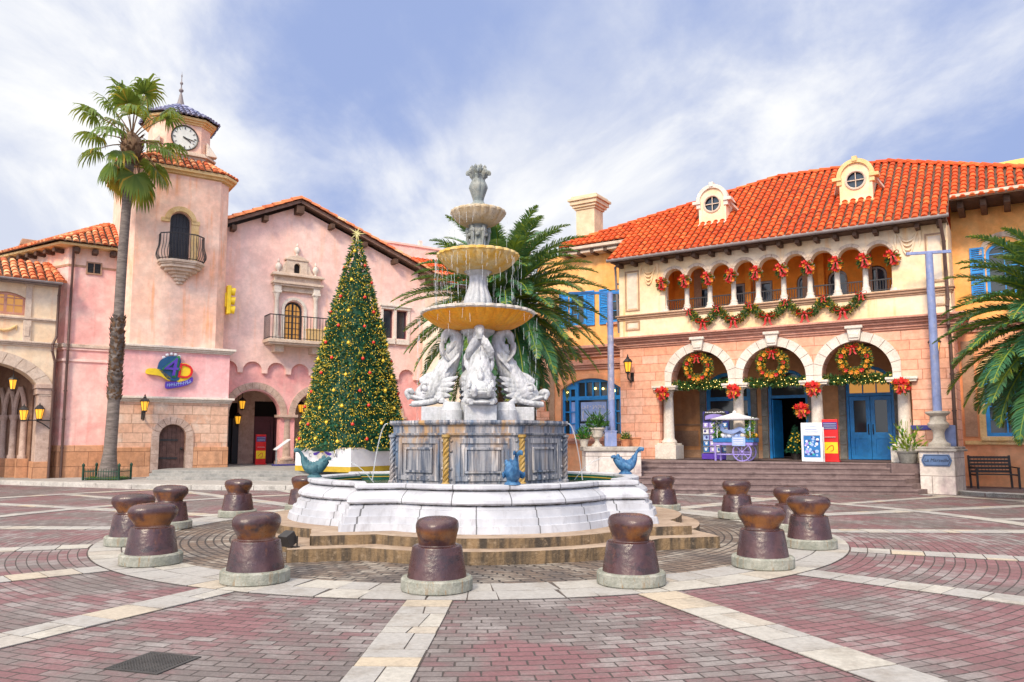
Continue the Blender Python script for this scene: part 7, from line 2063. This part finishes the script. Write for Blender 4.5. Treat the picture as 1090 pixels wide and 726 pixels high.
m = MB(); P = spl([(-.42, -.28, 1.22), (-.30, -.30, 1.02), (.0, -.30, .96), (.26, -.30, 1.06), (.40, -.28, .98), (.58, -.28, 1.12)], 5); tube(m, P, .07, 7, squash=.35, up=(0, 0, 1)); part('cloth_swag', m, 'skyblue', t)
m = MB()
for x in (-.52, .58): P = [(x, -.27, .72 + .68 * k / 8) for k in range(9)]; sprig_tube(m, P, .13, 260, .1, .045, (0, 1), (.75, .25))
part('garland', m, ['plantgreen', 'plantlime'], t)
# tilted white poster board
t = thing('poster_board', 'white standing board with a poster of blue pictures before the third column', 'sign board', Rw(5.20, -.95, FL), RA)
m = MB(); poly(m, [rect(-.32, .32, .02, 1.24), rect(-.26, .26, .14, .84)], -.05, 0); box(m, -.26, .26, -.03, -.01, .14, .84); box(m, -.30, .30, .30, .34, 0, 1.1); bar(m, (-.28, 0, 1.15), (-.28, .34, .0), .03); bar(m, (.28, 0, 1.15), (.28, .34, .0), .03); part('frame', m, 'white', t, .008)
m = MB(); box(m, -.25, .25, -.036, -.03, .15, .83); ps = part('poster', m, 'bluedeep', t)
for mt, n in (('skyblue', 12), ('white', 8), ('navy', 8), ('teal', 2), ('lilac', 4)):
    m = MB()
    for i in range(n): x = rw.uniform(-.2, .2); z = rw.uniform(.2, .78); ball(m, (x, -.037, z), rw.uniform(.03, .06), 8, 5, 0, (1, .08, rw.uniform(.6, 1.3)))
    part('picture', m, mt, ps)
m = MB()
for r_ in range(3): bar(m, (-.2, -.052, 1.12 - .08 * r_), (.15 + .03 * r_, -.052, 1.12 - .08 * r_), .015, .03, up=(0, 1, 0))
part('heading_lettering', m, 'skyblue', t)
def redstand(name, label, loc, rz, w, h, group=None):
    t = thing(name, label, 'sign stand', loc, rz, group); m = MB(); box(m, -w, w, -.06, .06, .02, h); box(m, -w - .03, w + .03, -.14, .14, 0, .04); part('panel', m, 'red', t, .012)
    m = MB(); box(m, -w * .92, w * .92, -.066, -.06, h * .20, h * .46); yl = part('yellow_field', m, 'yellow', t)
    m = MB(); tube(m, spl([(-w * .5, -.068, h * .28), (-w * .1, -.068, h * .36), (w * .3, -.068, h * .38), (w * .35, -.068, h * .28), (0, -.068, h * .25)], 4), .012, 5); part('drawing', m, 'red', yl)
    m = MB(); box(m, -w * .92, w * .92, -.066, -.06, h * .76, h * .93); part('heading_field', m, 'navy', t); m = MB()
    for r_ in range(3): bar(m, (-w * .8, -.07, h * (.79 + .05 * r_)), (w * .8, -.07, h * (.79 + .05 * r_)), .01, .035, up=(0, 1, 0))
    bar(m, (-w * .7, -.066, h * .58), (w * .7, -.066, h * .58), .01, .07, up=(0, 1, 0)); part('lettering', m, 'white', t); return t
redstand('sign_stand', 'red and yellow upright sign stand left of the blue double doors', Rw(5.62, -.25, FL), RA, .24, 1.36)
redstand('sign_stand', 'red and yellow sign stand inside the left arch of the pink building', Lw(1.24, 1.05, .45), LA, .22, 1.32)
# little decorated tree in the open doorway and flower spray above
t = thing('small_christmas_tree', 'small dark Christmas tree with gold baubles inside the open doorway', 'christmas tree', Rw(4.02, 1.9, FL), RA)
m = MB(); lathe(m, [(.14, 0), (.17, .2), (.17, .22), (0, .22)], 14); part('pot', m, 'iron', t); m = MB(); lathe(m, [(.22, .25), (.02, 1.15)], 14)
for i in range(900): h = 1 - sqrt(rx.random()); a = rx.uniform(0, 2 * pi); r = .34 * (1 - h) * rx.uniform(.6, 1); leafquad(m, Vector((r * cos(a), r * sin(a), .25 + h)), Vector((cos(a), sin(a), rx.uniform(-.4, .4))) + rv() * .5, rv(), .09, .03)
part('foliage', m, 'fir', t); m = MB()
for i in range(22): h = 1 - sqrt(rx.random()); a = -rx.uniform(0, pi); r = .35 * (1 - h); ball(m, (r * cos(a), r * sin(a), .25 + h), .03, 8, 6)
part('gold_bauble', m, 'bgold', t)
sp_ = copy_thing(s0, Rw(4.66, .3, 2.52), RA, 'orange flower spray hanging low beside the open doorway', None)
if 'group' in sp_: del sp_['group']
# reading stand and red extinguisher by the pink building
t = thing('reading_stand', 'slanted white reading stand on a blue foot beside the left porch column', 'stand', Lw(1.72, -.75, .45), LA)
m = MB(); box(m, -.45, .45, -.22, .22, 0, .06); part('foot', m, 'navy', t, .015); m = MB(); bar(m, (-.32, 0, .06), (-.32, 0, .75), .05); part('post', m, 'grey', t)
m = MB(); bar(m, (-.40, 0, .66), (.20, 0, 1.10), .40, .05); part('board', m, 'white', t, .01)
t = thing('extinguisher_stand', 'bright red round-headed stand between the porch column and the Christmas tree box', 'stand', Lw(2.62, -.30, .45), LA)
m = MB(); lathe(m, [(.14, 0), (.14, .04), (.03, .06), (.03, .55)], 12); part('post', m, 'iron', t); m = MB(); ball(m, (0, 0, .72), .17, 16, 10); part('head', m, 'red', t)

# ------------------------------------------------------------------ benches at the right
def bench(label, loc, rz, L=1.25, mat='iron', group=None):
    t = thing('bench', label, 'bench', loc, rz, group)
    m = MB()
    for i in range(6): bar(m, (-L / 2, -.02 - .075 * i, .42), (L / 2, -.02 - .075 * i, .42), .055, .022, up=(0, 0, 1))
    part('seat', m, mat, t); m = MB()
    for i in range(5): bar(m, (-L / 2, .06 + .02 * i, .50 + .105 * i), (L / 2, .06 + .02 * i, .50 + .105 * i), .022, .07, up=(0, 0, 1))
    n = int(L / .09)
    for i in range(n): x = -L / 2 + L * (i + .5) / n; bar(m, (x, .07, .46), (x, .15, .96), .012)
    part('backrest', m, mat, t)
    for s in (-1, 1):
        m = MB(); x = s * L / 2; bar(m, (x, -.42, 0), (x, -.40, .62), .05); bar(m, (x, .06, 0), (x, .17, .98), .05); bar(m, (x, -.44, .62), (x, .12, .64), .055, .03); bar(m, (x, -.4, .4), (x, .05, .4), .04); part('leg', m, mat, t)
    return t
b_ = bench('dark iron bench in shade against the terracotta wall, next to the pedestal', Rw(9.95, 1.05, .10), RA + RAD(24), 1.15, 'iron', 'iron benches along the right wing wall')
copy_thing(b_, Rw(11.55, 1.2, .10), RA + RAD(8), 'dark iron bench farther right against the terracotta wall')
bench('dark teal bench end cut off by the right edge of the photo', (14.05, 21.1, .10), RAD(60), 1.1, 'greendark')
t = thing('round_sign', 'small round teal sign cut by the right edge of the photo', 'sign', (13.95, 20.95, .10)); m = MB(); lathe(m, [(.03, 0), (.03, 1.0)], 10); part('post', m, 'iron', t)
m = MB(); lathe(m, [(.20, 0), (.20, .03)], 24); m.xf(Matrix.Translation((0, -.03, 1.12)) @ Matrix.Rotation(pi / 2, 4, 'X')); part('disc', m, 'teal', t); m = MB(); poly(m, [[(-.02, 1.04), (.12, 1.04), (.05, 1.12), (.10, 1.17)]], -.066, -.06); part('symbol', m, 'white', t)

# drain grate in the paving
GA = Vector((-2.83, 5.64)); GBv = Vector((-2.36, 5.50))
gd = thing('drain_cover', 'dark square drain cover set in the brick paving at the lower left', 'drain cover', (-2.56, 5.78, -.004), atan2(-.14, .46))
m = MB(); S = .225; box(m, -S, S, -S, S, 0, .004); poly(m, [rect(-S, S, -S, S), rect(-S + .02, S - .02, -S + .02, S - .02)], 0, .012, 0, 'xy'); part('frame', m, 'tarmac', gd)
m = MB()
for i in range(16):
    v = -S + .03 + (2 * S - .06) * i / 15
    bar(m, (-S + .02, v, .008), (S - .02, v, .008), .012, .006); bar(m, (v, -S + .02, .0075), (v, S - .02, .0075), .012, .006)
part('grid', m, 'grey' if False else 'tarmac', gd)
# poster in the passage
m = MB(); box(m, -.25, .25, -.03, 0, 0, 1.1, 0); box(m, -.2, .2, -.04, -.03, .6, 1.0, 1); box(m, -.2, .2, -.04, -.03, .1, .5, 2)
solo('poster', m, ['teal', 'yellow', 'flowerorange'], 'bright yellow and orange poster inside the far left passage', 'poster', Ww(-.62, 2.0, 1.0), WA)
random.seed(1)
